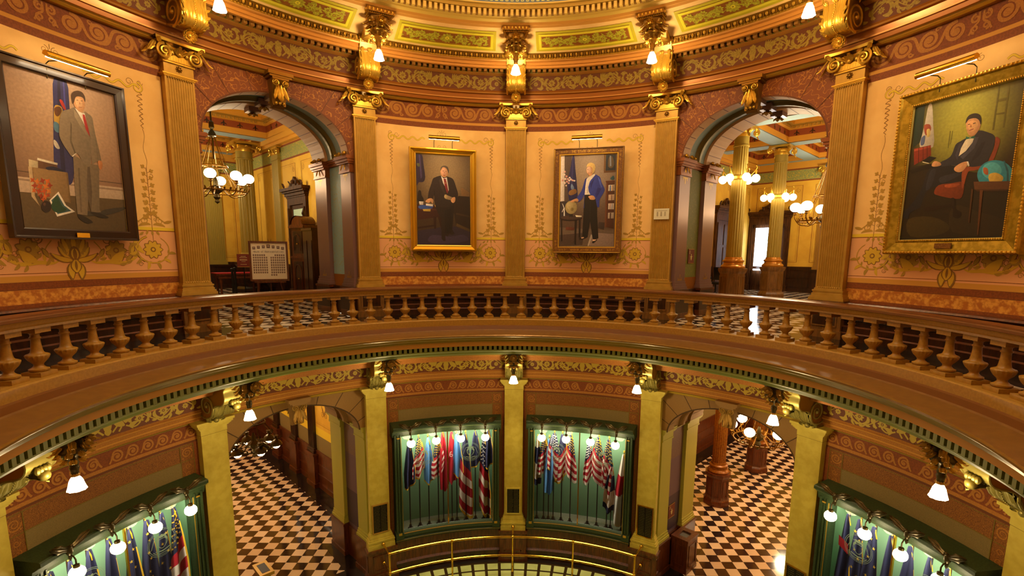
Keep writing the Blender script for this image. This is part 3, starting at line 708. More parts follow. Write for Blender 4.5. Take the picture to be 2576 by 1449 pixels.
mb = MB(); mb.use(woodm); mb.grid(lambda u, v: cyl(5.86+3.2*v, -180+360*u, ZU-.12), 60, 1)
for sg, m in ((-1, tl), (1, tr)):
    mb.use(m); mb.grid(lambda u, v: cyl(5.6+2.6*v, sg*(34+22*u), ZU), 20, 1, flip=sg < 0)
    mb.use(blackst); mb.grid(lambda u, v: cyl(5.6+1.6*v, sg*34*u, ZU), 20, 1, flip=sg < 0); mb.grid(lambda u, v: cyl(5.6+1.6*v, sg*(56+34*u), ZU), 20, 1, flip=sg < 0); mb.use(m)
    mb.poly([ringM(45*sg) @ Vector(p) for p in ((-5, 8.0, ZU+.001), (5, 8.0, ZU+.001), (5, 21, ZU+.001), (-5, 21, ZU+.001))])
mb.use(tl); mb.grid(lambda u, v: cyl(5.6+1.6*v, 90+180*u, ZU), 30, 1)
for sg in (-1, 1):
    mb.use(blackst)
struct(mb.build('floor_gallery', smooth=False))
# glass-block rotunda floor with iron grid
gla = mat('glass_floor_tile', 'c8cc7c', .18, c2='a8a858', scale=1.3, lo=.35, hi=.65, emit='b8b860', es=.12); iron = mat('brown_iron_grid', '4a3216', .4, .4)
mb = MB(); mb.use(iron); mb.grid(lambda u, v: cyl(.05+6.65*v, -180+360*u, ZL+.006), 96, 1)
mb.use(gla)
r = 6.62; row = 0
while r > 5.0:
    n = 112; w = .26 if row != 1 else .26
    for i in range(n):
        t0 = 360*i/n+.35; t1 = 360*(i+1)/n-.35
        if 70 < ((t0+180) % 360) < 290: mb.poly([cyl(r-w, t0, ZL+.012), cyl(r-w, t1, ZL+.012), cyl(r, t1, ZL+.012), cyl(r, t0, ZL+.012)])
    r -= w+.06; row += 1
struct(mb.build('floor_glass', smooth=False))
# ------------------------------------------------------------------ balustrade
bal = empty('balustrade'); tag(bal, 'tan painted balustrade ringing the open well of the upper gallery', 'balustrade')
mb = MB()
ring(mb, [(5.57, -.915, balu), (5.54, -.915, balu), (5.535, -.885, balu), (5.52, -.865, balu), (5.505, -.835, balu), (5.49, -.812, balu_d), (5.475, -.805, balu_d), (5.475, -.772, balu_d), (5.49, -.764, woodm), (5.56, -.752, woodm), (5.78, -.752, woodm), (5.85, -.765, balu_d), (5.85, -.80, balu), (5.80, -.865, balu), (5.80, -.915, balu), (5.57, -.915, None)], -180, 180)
mb.build('handrail', bal)
NB = 92; dth = 360/NB; ph = -2.175
mb = MB(); mb.use(balu)
mb.box(-.115, .115, -.115, .115, 0, .06); mb.box(-.105, .105, -.105, .105, .535, .60)
bp = [(.001, .06), (.088, .06), (.098, .075), (.098, .092), (.070, .105), (.05, .125), (.046, .140), (.052, .155), (.070, .175), (.088, .198), (.101, .222), (.110, .246), (.112, .258), (.106, .268), (.090, .274), (.074, .282), (.062, .296), (.055, .33), (.047, .40), (.045, .455), (.056, .462), (.056, .475), (.045, .482), (.045, .515), (.06, .525), (.066, .537), (.001, .54)]
def g(u, w):
    k = int(round(w*(len(bp)-1))); r, z = bp[k]; a = u*2*pi
    if .19 < z < .275: r *= 1 + .05*cos(16*a)
    return (r*cos(a), r*sin(a), z)
mb.grid(g, 48, len(bp)-1, cu=True)
b0 = mb.build('baluster', bal, sharp=62)
for i in range(NB):
    o = b0 if i == 0 else b0.copy()
    if i: COL.objects.link(o); o.parent = bal
    o.matrix_local = ringM(ph+(i-24)*dth, 5.67, -1.512)
del b0

# ------------------------------------------------------------------ ornament builders
def volute(mb, cx, cz, y, r, sg, w=.03):
    pts = []
    for i in range(34):
        t = i/33; a = pi/2 + sg*(-t*2*pi*1.9); rr = r*(1-t*.82)
        pts.append((cx+rr*cos(a), y-.03*t, cz+rr*sin(a)))
    mb.tube(pts, lambda t: w*(1-.6*t), 6); mb.ball((cx, y-.03, cz), r*.3, 8, 5)
def capital_mb(w=.5, W=.88, z0=3.31, z1=3.68, y=-.0):
    """upper-storey pilaster capital in local coordinates, front faces -y"""
    mb = MB(); mb.use(goldl); h = z1-z0
    mb.box(-w/2-.02, w/2+.02, -.03, .15, z0, z0+.03)
    for k in range(9):
        x = -w/2*.72 + w*.72*k/8; mb.box(x-.014, x+.014, -.05, 0, z0+.04, z0+.11)
    mb.box(-w/2, w/2, -.045, .15, z0+.03, z0+h*.72)
    for k in range(3):
        x = (k-1)*.12; mb.ball((x, -.06, z0+.165), .035, 8, 6, 1.3)
    def top(u, v):
        x = (-.5+u)*(W*.92); return (x, -.15+.07*(1-(2*abs(u-.5))**2)*1.0+.30*v*0, z1-.055+.055*v)
    mb.grid(top, 12, 1); mb.grid(lambda u, v: ((-.5+u)*W*.92, (-.15+.07*(1-(2*abs(u-.5))**2))*(1-v)+.15*v, z1-.001), 12, 1, flip=True)
    mb.grid(lambda u, v: ((-.5+u)*W*.86, -.12*(1-v)+.15*v, z1-.055), 4, 1)
    for sg in (-1, 1):
        volute(mb, sg*(w/2+.00), z0+.15, -.08, .125, sg, .026)
        mb.use(goldm); mb.lathe([(.001, 0), (.055, 0), (.05, .03), (.001, .045)], 12, (0, 0, 0)) if False else None
        mb.use(goldl)
        mb.leaf((sg*(w/2+.13), -.04, z0+.30), (sg*.35, -.1, -1), (sg*.7, -.6, 0), .30, .07, .5, 4)
        mb.leaf((sg*(w/2+.15), .03, z0+.26), (sg*.35, .1, -1), (sg, -.2, 0), .27, .06, .5, 4)
        mb.leaf((sg*(w/2+.06), -.09, z0+.26), (sg*.6, -.3, 1), (sg*.3, -1, 0), .16, .05, .9, 3)
        mb.leaf((sg*.10, -.07, z0+.20), (sg*1, -.1, .55), (0, -1, .3), .17, .035, .3, 2)
    for an in (-.9, -.45, 0, .45, .9):
        mb.leaf((0, -.06, z0+.13), (sin(an), -.12, cos(an)), (0, -1, 0), .21-.04*abs(an), .032, .8, 2, 8)
    mb.ball((0, -.11, z0+.27), .03, 8, 6)
    return mb
def upper_pilaster(lbl, th):
    P = empty('pilaster', ringM(th, 7.0, 0)); tag(P, lbl, 'pilaster', 'fluted gold pilasters of the upper gallery')
    w = .25
    mb = MB(); mb.use(woodl)
    mb.box(-.31, .31, -.05, .15, -1.55, -.86); mb.box(-.34, .34, -.08, .15, -1.55, -1.40); mb.box(-.34, .34, -.08, .15, -.90, -.83)
    for (x0, x1, z0, z1) in ((-.24, .24, -1.0, -.975), (-.24, .24, -1.33, -1.305), (-.24, -.215, -1.33, -.975), (.215, .24, -1.33, -.975)): mb.box(x0, x1, -.065, -.05, z0, z1)
    mb.use(wood); mb.box(-.21, .21, -.052, -.045, -1.3, -1.0)
    mb.build('pedestal', P)
    mb = MB(); mb.use(goldp)
    for (g_, z0, z1) in ((.08, -.83, -.78), (.065, -.78, -.75), (.045, -.75, -.70), (.03, -.70, -.665), (.04, -.665, -.635), (.015, -.635, -.60)): mb.box(-w-g_, w+g_, -g_, .15, z0, z1)
    mb.build('base', P)
    mb = MB(); mb.use(goldp)
    n = 11; pts = [(-w, .15), (-w, 0)]
    for k in range(n):
        c = -w+.028+(2*w-.056)*(k+.5)/n; h = (2*w-.056)/n*.36
        pts += [(c-h, 0)] + [(c+h*cos(a), .016*sin(a)) for a in (2.4, 1.57, .75)] + [(c+h, 0)]
    pts += [(w, 0), (w, .15)]
    mb.grid(lambda u, v: (pts[int(round(u*(len(pts)-1)))][0], pts[int(round(u*(len(pts)-1)))][1], -.60+3.68*v), len(pts)-1, 1)
    for z in (3.075, -.59):
        for k in range(n):
            c = -w+.028+(2*w-.056)*(k+.5)/n; mb.ball((c, .0, z), .02, 6, 4)
    mb.build('shaft', P, sharp=25)
    mb = MB(); mb.use(goldp)
    mb.box(-w, w, 0, .15, 3.08, 3.32)
    mb.use(goldl)
    for (g_, z0, z1) in ((.012, 3.08, 3.095), (.025, 3.095, 3.11), (.04, 3.11, 3.13)): mb.box(-w-g_, w+g_, -g_, .15, z0, z1)
    mb.use(gold_dk); mb.ball((0, -.005, 3.235), .035, 8, 5); 
    for k in range(8): mb.ball((.045*cos(k*pi/4), -.004, 3.235+.045*sin(k*pi/4)), .014, 6, 4)
    mb.build('necking', P)
    capital_mb().build('capital', P, sharp=50)
    return P
def rosette(mb, o, n, r, k=9):
    n = Vector(n).normalized(); x = n.cross(Vector((0, 0, 1))).normalized(); y = x.cross(n)
    for lay, (rr, off) in enumerate(((r, 0), (r*.75, .5))):
        for i in range(k):
            a = 2*pi*(i+off)/k; d = x*cos(a)+y*sin(a)
            mb.leaf(Vector(o)+n*.015*lay, d+n*.25, n, rr, rr*.30, .7, 2, 6)
    mb.ball(tuple(Vector(o)+n*.05), r*.22, 8, 6)
dullg = mat('dull_green_gilt', '94804a', .42, .5)
def console_body(up, z):
    """scrolled bracket; local frame at r = 7, front faces -y (towards the well)"""
    if up: S = [(-.12, 3.90), (-.28, 3.86), (-.42, 3.83), (-.54, 3.845), (-.63, 3.91), (-.66, 4.02), (-.64, 4.15), (-.63, 4.30), (-.68, 4.36), (-.72, 4.45), (-.80, 4.55), (-.96, 4.63), (-1.2, 4.68), (-1.5, 4.70)]
    else: S = [(-.12, 3.82), (-.26, 3.80), (-.40, 3.82), (-.50, 3.90), (-.56, 4.02), (-.66, 4.10), (-.82, 4.13), (-.93, 4.18), (-.98, 4.28), (-.96, 4.42), (-1.05, 4.52), (-1.2, 4.62), (-1.5, 4.68)]
    return [(a, b+z) for a, b in S]
def console(th, up, lbl, grp):
    z = 0 if up else -7
    P = empty('console_bracket', ringM(th, 7.0, 0)); tag(P, lbl, 'bracket', grp)
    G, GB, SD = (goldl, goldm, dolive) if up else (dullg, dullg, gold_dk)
    S = cr(console_body(up, z), 3); hw = .205
    mb = MB(); mb.use(copper2 if up else dullg)
    n = len(S)
    mb.grid(lambda u, v: (-hw+2*hw*v, S[int(round(u*(n-1)))][0], S[int(round(u*(n-1)))][1]), n-1, 1)
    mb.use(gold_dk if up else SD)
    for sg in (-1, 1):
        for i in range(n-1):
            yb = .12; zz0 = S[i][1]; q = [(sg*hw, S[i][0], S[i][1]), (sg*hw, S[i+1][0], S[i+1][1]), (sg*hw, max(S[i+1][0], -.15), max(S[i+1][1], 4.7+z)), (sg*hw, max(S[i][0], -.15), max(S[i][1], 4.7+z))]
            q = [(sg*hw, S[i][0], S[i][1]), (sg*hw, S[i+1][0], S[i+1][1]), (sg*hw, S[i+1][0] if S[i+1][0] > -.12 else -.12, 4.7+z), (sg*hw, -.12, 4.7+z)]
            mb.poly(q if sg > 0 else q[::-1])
    mb.use(gold_dk)
    mb.build('bracket_body', P)
    mb = MB(); mb.use(G)       # edge roll and side volutes
    for sg in (-1, 1):
        mb.tube([(sg*hw, a, b) for a, b in S], .016, 6)
        pts = [(sg*(hw+.005), -.36+ (.24*(1-t*.8))*cos(-pi/2-t*2*pi*1.8), 4.05+z+(.24*(1-t*.8))*sin(-pi/2-t*2*pi*1.8)) for t in [i/30 for i in range(31)]]
        mb.tube(pts, lambda t: .022*(1-.5*t), 6); mb.ball((sg*hw, -.36, 4.05+z), .04, 8, 5)
        for k in range(4): mb.leaf((sg*(hw+.004), -.30-.03*k, 4.32+z+.06*k), (0, -.7, .5+.2*k), (sg, 0, 0), .24, .05, .2, 3)
        mb.leaf((sg*(hw+.004), -.55, 4.42+z), (0, -1, .45), (sg, 0, 0), .3, .06, .2, 3)
    mb.build('side_volute', P)
    mb = MB(); mb.use(G)       # acanthus on the front
    if up:
        F = [(y-.012, zz) for y, zz in S if zz < 4.32 and y < -.3]
    else:
        F = [(y-.012, zz) for y, zz in S if y > -.75 and y < -.1]
    nf = len(F)
    def fl(u, v):
        k = u*(nf-1); i = min(nf-2, int(k)); f = k-i; y = F[i][0]*(1-f)+F[i+1][0]*f; zz = F[i][1]*(1-f)+F[i+1][1]*f
        t = v*2-1; rid = .030*abs(cos(t*3.2*pi+u*3.0*abs(t)))*(.5+.5*abs(t)); ww = hw*(.98-.10*abs(sin(u*5*pi)))
        return (ww*t, y-.012-rid, zz-.3*rid)
    mb.grid(fl, 20, 28)
    for k in range(22):
        p = fl(k/21, .5); mb.ball((0, p[1]-.012, p[2]), .012, 6, 4)
    for sg in (-1, 1):
        p = fl(1, .5+.35*sg); mb.leaf((p[0], p[1], p[2]), (sg*.5, -.3, 1 if up else .3), (sg*.3, -1, 0), .12, .05, 1.0, 3)
        for k in range(5):
            p = fl(.1+.17*k, .5+.48*sg); mb.leaf((p[0]*.9, p[1], p[2]), (sg*.8, -.1, .6), (0, -1, 0), .09, .03, .6, 2, 5)
    mb.leaf(fl(1, .5), (0, -.2, 1) if up else (0, -.6, .5), (0, -1, 0), .12, .07, 1.1, 3)
    mb.build('acanthus_leaf', P, sharp=60)
    mb = MB(); mb.use(G)
    if up: rosette(mb, (0, -.40, 3.74), (0, -.9, -.42), .17, 11)
    if up: mb.ball((0, -.36, 3.76), .07, 10, 6)
    else:
        for k in (-1, 0, 1): mb.leaf((k*.09, -.16, 3.80+z), (k*.4, -.35, -1), (0, -1, 0), .22, .07, .9, 3)
        mb.ball((0, -.26, 3.70+z), .05, 8, 6)
    mb.build('rosette', P, sharp=60)
    if not up:
        mb = MB(); mb.use(dullg)    # knuckled shell boss
        for k in range(4): mb.ball((-.075+.05*k, -.99, 4.19+z), .036, 8, 6, 1.5)
        mb.ball((.0, -1.0, 4.11+z), .07, 10, 6)
        mb.leaf((0, -.78, 4.10+z), (0, -1, .1), (0, 0, -1), .3, .09, .5, 3)
        mb.build('shell_boss', P)
    # pendant cluster that carries the lamp
    mb = MB(); mb.use(gold_dk if up else bronze); y0 = -1.40
    mb.lathe([(.20, 4.72+z), (.21, 4.66+z), (.15, 4.60+z), (.13, 4.52+z), (.17, 4.47+z), (.165, 4.43+z), (.11, 4.40+z), (.10, 4.36+z), (.06, 4.30+z), (.045, 4.24+z), (.055, 4.22+z), (.04, 4.17+z), (.04, 4.13+z), (.001, 4.12+z)], 16, (0, y0, 0), fn=lambda a, zz: 1+.05*cos(8*a))
    mb.use(goldm if up else goldp)
    for (zz, rr, L, kk) in ((4.64, .15, .22, 8), (4.56, .11, .20, 7), (4.47, .15, .13, 9), (4.36, .08, .12, 7)):
        for i in range(kk):
            a = 2*pi*(i+.3*(kk % 2))/kk; d = Vector((cos(a), sin(a), 0))
            mb.leaf((rr*cos(a), y0+rr*sin(a), zz+z), d*.55+Vector((0, 0, -1)), d, L, .055, .9, 3, 7)
    rosette(mb, (0, y0-.17, 4.60+z), (0, -1, -.3), .14, 8)
    if up:
        for sg in (-1, 1):
            mb.use(goldm)
            for k in range(5): mb.tube([(sg*.19, -.75-.07*k, 4.60), (sg*(.20+.01*k), -.95-.06*k, 4.42-.01*k), (sg*.13, -1.12-.04*k, 4.33+.02*k)], .022, 6)
    for i in range(10):
        a = 2*pi*i/10; mb.ball((.12*cos(a), y0+.12*sin(a), 4.42+z), .018, 6, 4)
    mb.build('pendant_boss', P, sharp=60)
    # top plate with its bead-and-egg edge
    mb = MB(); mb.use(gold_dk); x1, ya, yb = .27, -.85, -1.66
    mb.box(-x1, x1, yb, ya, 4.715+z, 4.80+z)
    mb.box(-x1+.04, x1-.04, yb+.04, ya, 4.69+z, 4.715+z)
    mb.use(goldl if up else goldp)
    for k in range(7): mb.ball((-x1+.045+k*(2*x1-.09)/6, yb-.003, 4.755+z), .026, 6, 5, 1.3)
    for k in range(14):
        mb.ball((-x1+.03+k*(2*x1-.06)/13, yb+.035, 4.705+z), .012, 6, 4)
    for sg in (-1, 1):
        for k in range(9): mb.ball((sg*(x1+.003), yb+.05+k*.088, 4.755+z), .026, 6, 5, 1.3)
        for k in range(18): mb.ball((sg*(x1-.035), yb+.05+k*.044, 4.705+z), .012, 6, 4)
    if up:
        mb.use(gold_dk)
        for sg in (-1, 1): mb.box(min(sg*.22, sg*.27), max(sg*.22, sg*.27), -.86, -.60, 4.50, 4.72)
    mb.build('top_plate', P)
    # the lamp itself is a thing of its own
    return P
lamp_proto = None
def pendant_lamp(th, up, lbl, grp):
    z = 0 if up else -7
    L = empty('pendant_lamp', ringM(th, 5.6, 4.0+z)); tag(L, lbl, 'lamp', grp)
    global lamp_mesh
    if 'LM' not in globals():
        globals()['LM'] = {}
        mb = MB(); mb.use(goldp); mb.lathe([(.001, .19), (.03, .19), (.035, .15), (.05, .12), (.05, .105), (.001, .10)], 12)
        LM['gallery'] = mb
        mb = MB(); mb.use(shade); mb.lathe([(.030, .105), (.052, .08), (.070, .04), (.082, -.01), (.094, -.055), (.104, -.08), (.085, -.068), (.05, -.055), (.001, -.05)], 20, fn=lambda a, zz: 1+(.06*cos(8*a) if zz < .05 else 0))
        LM['shade'] = mb
    a = LM['gallery'].build('lamp_holder', L); LM['shade'].mats = [shade if up else shade_l]; b = LM['shade'].build('lamp_shade', L)
    return L

UN = {-60: 'beside the left archway next to the dark framed portrait', -30: 'between the left archway and the gold framed portrait', 0: 'at the centre between the two small portraits', 30: 'between the carved frame portrait and the right archway', 60: 'beside the right archway next to the large seated portrait'}
for th in (-60, -30, 0, 30, 60):
    upper_pilaster('fluted gold pilaster ' + UN[th], th)
    console(th, True, 'gilded scroll bracket above the pilaster ' + UN[th], 'gilded brackets under the upper cornice')
    pendant_lamp(th, True, 'tulip lamp above the pilaster ' + UN[th], 'lit lamps under the upper cornice')

# lower storey pilasters
LN = {-90: 'at the far left edge beyond the left flag case', -60: 'between the left flag case and the left lower arch', -30: 'right of the left lower arch', 0: 'between the two front flag cases', 30: 'left of the right lower arch', 60: 'between the right lower arch and the right flag case', 90: 'at the far right edge beyond the right flag case'}
def lower_pilaster(lbl, th):
    P = empty('pilaster', ringM(th, 6.86, 0)); tag(P, lbl, 'pilaster', 'plain ochre pilasters of the ground floor'); w = .25
    mb = MB(); mb.use(woodm)
    mb.box(-.36, .36, -.10, .17, ZL, -7.62); mb.box(-.41, .41, -.15, .17, ZL, ZL+.16); mb.box(-.39, .39, -.13, .17, ZL+.16, ZL+.22); mb.box(-.40, .40, -.14, .17, -7.68, -7.60)
    for (x0, x1, z0, z1) in ((-.24, .24, -7.80, -7.77), (-.24, .24, -8.2, -8.17), (-.24, -.21, -8.2, -7.77), (.21, .24, -8.2, -7.77)): mb.box(x0, x1, -.12, -.10, z0, z1)
    for sg in (-1, 1):
        for (y0, y1, z0, z1) in ((-.06, .13, -7.80, -7.77), (-.06, .13, -8.2, -8.17), (-.06, -.04, -8.2, -7.77)):
            xs = sorted((sg*.36, sg*.375)); mb.box(xs[0], xs[1], y0, y1, z0, z1)
    mb.build('pedestal', P)
    mb = MB(); mb.use(goldy)
    for (g_, z0, z1) in ((.095, -7.60, -7.47), (.08, -7.47, -7.42), (.095, -7.42, -7.38), (.07, -7.38, -7.34), (.045, -7.34, -7.27), (.03, -7.27, -7.23), (.015, -7.23, -7.19)): mb.box(-w-g_, w+g_, -g_, .17, z0, z1)
    mb.build('base', P)
    mb = MB(); mb.use(goldy); mb.box(-w, w, 0, .17, -7.19, -3.59); mb.build('shaft', P)
    mb = MB(); mb.use(goldy); 
    for (g_, z0, z1) in ((.006, -3.585, -3.47), (.03, -3.47, -3.45), (.045, -3.45, -3.43), (.065, -3.43, -3.40), (.09, -3.40, -3.35), (.115, -3.35, -3.30)): mb.box(-w-g_, w+g_, -g_, .17, z0, z1)
    mb.use(dolive); mb.box(-w-.004, w+.004, -.004, .17, -3.592, -3.584)
    mb.build('capital', P)
for th in (-90, -60, -30, 0, 30, 60, 90):
    lower_pilaster('ochre pilaster on a wooden pedestal ' + LN[th], th)
    console(th, False, 'gilt bracket over the pilaster ' + LN[th], 'gilt brackets under the balcony')
    pendant_lamp(th, False, 'lamp over the ochre pilaster ' + LN[th], 'lit lamps under the balcony')

# keystones over the arches
def keystone(th, z, s, lbl, up):
    P = empty('keystone', ringM(th, 7.14, z)); tag(P, lbl, 'keystone')
    mb = MB(); mb.use(gold_dk if up else granb)
    pr = [(-.30, .26), (-.30, .18), (-.24, .12), (-.17, -.05), (-.13, -.22), (-.15, -.30), (-.05, -.34)]
    mb.grid(lambda u, v: ((-.17+.34*v)*(1-.3*u), pr[int(round(u*6))][0], pr[int(round(u*6))][1]), 6, 1)
    for sg in (-1, 1):
        q = [(sg*.17*(1-.3*i/6), p[0], p[1]) for i, p in enumerate(pr)] + [(sg*.12, .02, -.34), (sg*.17, .02, .26)]
        mb.poly(q if sg > 0 else q[::-1])
    mb.box(-.25, .25, -.33, .02, .26, .33); mb.box(-.22, .22, -.31, .02, .22, .26)
    mb.build('stone_block', P)
    mb = MB(); mb.use(goldm if up else goldp)
    for sg in (-1, 1): volute(mb, sg*.09, .12, -.27, .07, sg, .018); mb.leaf((sg*.06, -.25, .05), (sg*.3, .1, -1), (0, -1, 0), .30, .05, .4, 3)
    mb.leaf((0, -.22, .12), (0, .15, -1), (0, -1, 0), .42, .10, .6, 4)
    for k in (-1, 0, 1): mb.ball((k*.07, -.18, -.26), .035, 8, 6)
    mb.build('carved_leaf', P, sharp=60)
keystone(-45, 3.33, 1, 'gilt leaf-carved keystone over the left upper archway', True)
keystone(45, 3.33, 1, 'gilt leaf-carved keystone over the right upper archway', True)
keystone(-45, -3.62, 1, 'carved stone keystone over the left ground floor arch', False)
keystone(45, -3.62, 1, 'carved stone keystone over the right ground floor arch', False)

# ------------------------------------------------------------------ flag cases
casegr = mat('dark_green_case_paint', '25361a', .5, c2='304424', scale=40); casegr_i = mat('pale_green_case_soffit', '8a9a5c', .5)
def glass_mat():
    m = bpy.data.materials.new('case_glass'); m.use_nodes = True; N = m.node_tree.nodes; L = m.node_tree.links
    N.remove(N['Principled BSDF']); t = N.new('ShaderNodeBsdfTransparent'); g = N.new('ShaderNodeBsdfGlossy'); g.inputs['Roughness'].default_value = .02
    f = N.new('ShaderNodeFresnel'); f.inputs['IOR'].default_value = 1.45; mx = N.new('ShaderNodeMixShader')
    L.new(f.outputs[0], mx.inputs[0]); L.new(t.outputs[0], mx.inputs[1]); L.new(g.outputs[0], mx.inputs[2]); L.new(mx.outputs[0], N['Material Output'].inputs['Surface']); return m
glassm = glass_mat(); etch = mat('etched_glass_lines', '7e9684', .5)
brassm = mat('polished_brass', 'd8a040', .18, .95)
cork = mat('small_white_label', 'd8d0b0', .6)
def flag_case(c, lbl):
    P = empty('display_case', ringM(c, 0, 0)); tag(P, lbl, 'display case', 'green framed flag cases')
    def loc(r, t, z): return cyl(r, t, z)
    A, G = 11.7, 10.3
    mb = MB(); mb.use(casegr)
    ring(mb, [(7.02, -4.33, casegr), (6.60, -4.36, casegr), (6.58, -4.38, casegr), (6.58, -4.43, casegr), (6.62, -4.45, casegr), (6.68, -4.50, casegr_i), (6.72, -4.52, casegr), (6.74, -4.60, casegr), (6.76, -4.66, casegr_i), (6.82, -4.68, None)], -12.1, 12.1)
    for sg in (-1, 1):
        mb.use(casegr)
        pts = [(7.02, -4.33), (6.60, -4.36), (6.58, -4.38), (6.58, -4.43), (6.62, -4.45), (6.68, -4.50), (6.72, -4.52), (6.74, -4.60), (6.76, -4.66), (7.02, -4.66)]
        q = [cyl(r, sg*12.1, z) for r, z in pts]; mb.poly(q if sg > 0 else q[::-1])
    mb.build('cornice', P)
    mb = MB(); mb.use(casegr)
    for sg in (-1, 1):
        for (r, a, b) in ((6.76, 10.3, 11.7), (6.73, 11.35, 11.7), (6.73, 10.3, 10.5), (6.74, 10.75, 11.05)):
            cbox(mb, r, 7.03, *sorted((sg*a, sg*b)), -7.42, -4.60)
        cbox(mb, 6.71, 7.03, *sorted((sg*10.15, sg*11.85)), -7.46, -7.30)
    ring(mb, [(6.83, -7.26, casegr), (6.76, -7.28, casegr), (6.74, -7.31, goldp), (6.735, -7.33, casegr), (6.72, -7.40, casegr), (6.74, -7.42, casegr), (6.76, -7.47, casegr), (6.73, -7.49, goldp), (6.73, -7.50, casegr), (6.75, -7.54, casegr), (6.9, -7.56, None)], -11.9, 11.9)
    mb.use(goldm)
    for sg in (-1, 1):
        cbox(mb, 6.695, 6.71, *sorted((sg*10.6, sg*11.3)), -7.34, -7.28); cbox(mb, 6.715, 6.73, *sorted((sg*10.6, sg*11.2)), -4.70, -4.67); cbox(mb, 6.745, 6.76, *sorted((sg*10.2, sg*10.3)), -7.28, -4.68)
    mb.build('frame', P)
    mb = MB(); mb.use(brassm); cbox(mb, 6.76, 6.80, -.12, .12, -7.28, -4.66); mb.build('mullion', P)
    for sg in (-1, 1):
        mb = MB(); mb.use(glassm); t0, t1 = sorted((sg*.12, sg*G)); mb.grid(lambda u, v: cyl(6.80, t0+(t1-t0)*u, -7.28+2.62*v), 12, 1)
        gl_ = mb.build('glass_pane', P)
        mb = MB(); tc = sg*5.2
        br = Brush(mb, lambda a, b, l: cyl(6.795-l, tc+degrees(a/6.8), -5.28+b), .001)
        for rr, ww in ((.26, .006), (.235, .007)): br.rib([(rr*cos(2*pi*i/30), rr*1.0*sin(2*pi*i/30)) for i in range(30)], ww, etch, closed=True)
        for q in (-1, 1):
            br.rib(cr([(q*.20, -.06), (q*.16, .04), (q*.12, .12), (q*.07, .10), (q*.10, 0), (q*.05, -.08)], 4), .009, etch); br.petal(q*.1, .02, pi/2+q*.5, .1, .04, etch)
            br.rib(cr([(0, -.20), (q*.10, -.19), (q*.17, -.12)], 4), .012, etch); br.petal(0, .10, pi/2-q*1.1, .09, .04, etch)
        br.rib(cr([(-.07, .06), (-.06, -.06), (0, -.11), (.06, -.06), (.07, .06)], 4, True), .010, etch, closed=True); br.disc(0, .13, .03, etch, 8); br.rib(cr([(-.13, -.13), (0, -.16), (.13, -.13)], 4), .02, etch)
        mb.build('etched_seal', gl_)
    return P
CN = {-75: 'at the far left', -15: 'left of the centre pilaster', 15: 'right of the centre pilaster', 75: 'at the far right'}
for c in (-75, -15, 15, 75): flag_case(c, 'green framed curved glass flag case '+CN[c])

# eagle lamps
def eagle_lamp(th, lbl):
    P = empty('eagle_lamp', ringM(th, 6.5, -4.78)); tag(P, lbl, 'lamp', 'globe lamps held by bronze eagles on the flag cases')
    mb = MB(); mb.use(bronze)
    mb.M = Matrix.Translation((0, .09, .33))
    mb.lathe([(.001, -.07), (.03, -.05), (.05, 0), (.045, .05), (.03, .085), (.001, .10)], 10)
    mb.ball((0, -.045, .10), .028, 8, 6); mb.tube([(0, -.06, .10), (0, -.10, .085)], lambda t: .012*(1-t)+.002, 6)
    mb.leaf((0, .0, -.03), (0, .1, -1), (0, -1, 0), .12, .04, .2, 3)
    mb.M = Matrix.Identity(4); mb.build('eagle_body', P)
    for sg in (-1, 1):
        mb = MB(); mb.use(bronze)
        for k in range(6):
            mb.leaf((sg*(.03+.022*k), .08, .37+.012*k), (sg*(.75+.02*k), .1, .62-.05*k), (0, -1, .3), .23-.014*k+.02*(k < 2), .032, .25, 1, 7, .12)
        mb.leaf((sg*.02, .075, .38), (sg*.85, .05, .45), (0, -1, 0), .32, .07, .2, 2)
        mb.build('wing', P)
    mb = MB(); mb.use(bronze); mb.tube([(0, .10, .28), (0, .03, .26), (0, 0, .21), (0, 0, .12)], .012, 6); mb.lathe([(.001, .15), (.04, .13), (.045, .09), (.001, .085)], 10)
    mb.build('lamp_arm', P)
    mb = MB(); mb.use(globe_c); mb.ball((0, 0, 0), .105, 16, 10, .95); mb.build('globe', P)
OR = ['first', 'second', 'third', 'fourth']
for c, nm in ((-75, 'far left'), (-15, 'left of centre'), (15, 'right of centre'), (75, 'far right')):
    for k, d in enumerate((-8.45, -2.8, 2.8, 8.45)):
        if abs(c+d) > 86: continue
        eagle_lamp(c+d, f'globe under a bronze eagle, {OR[k]} from left, flag case {nm}')

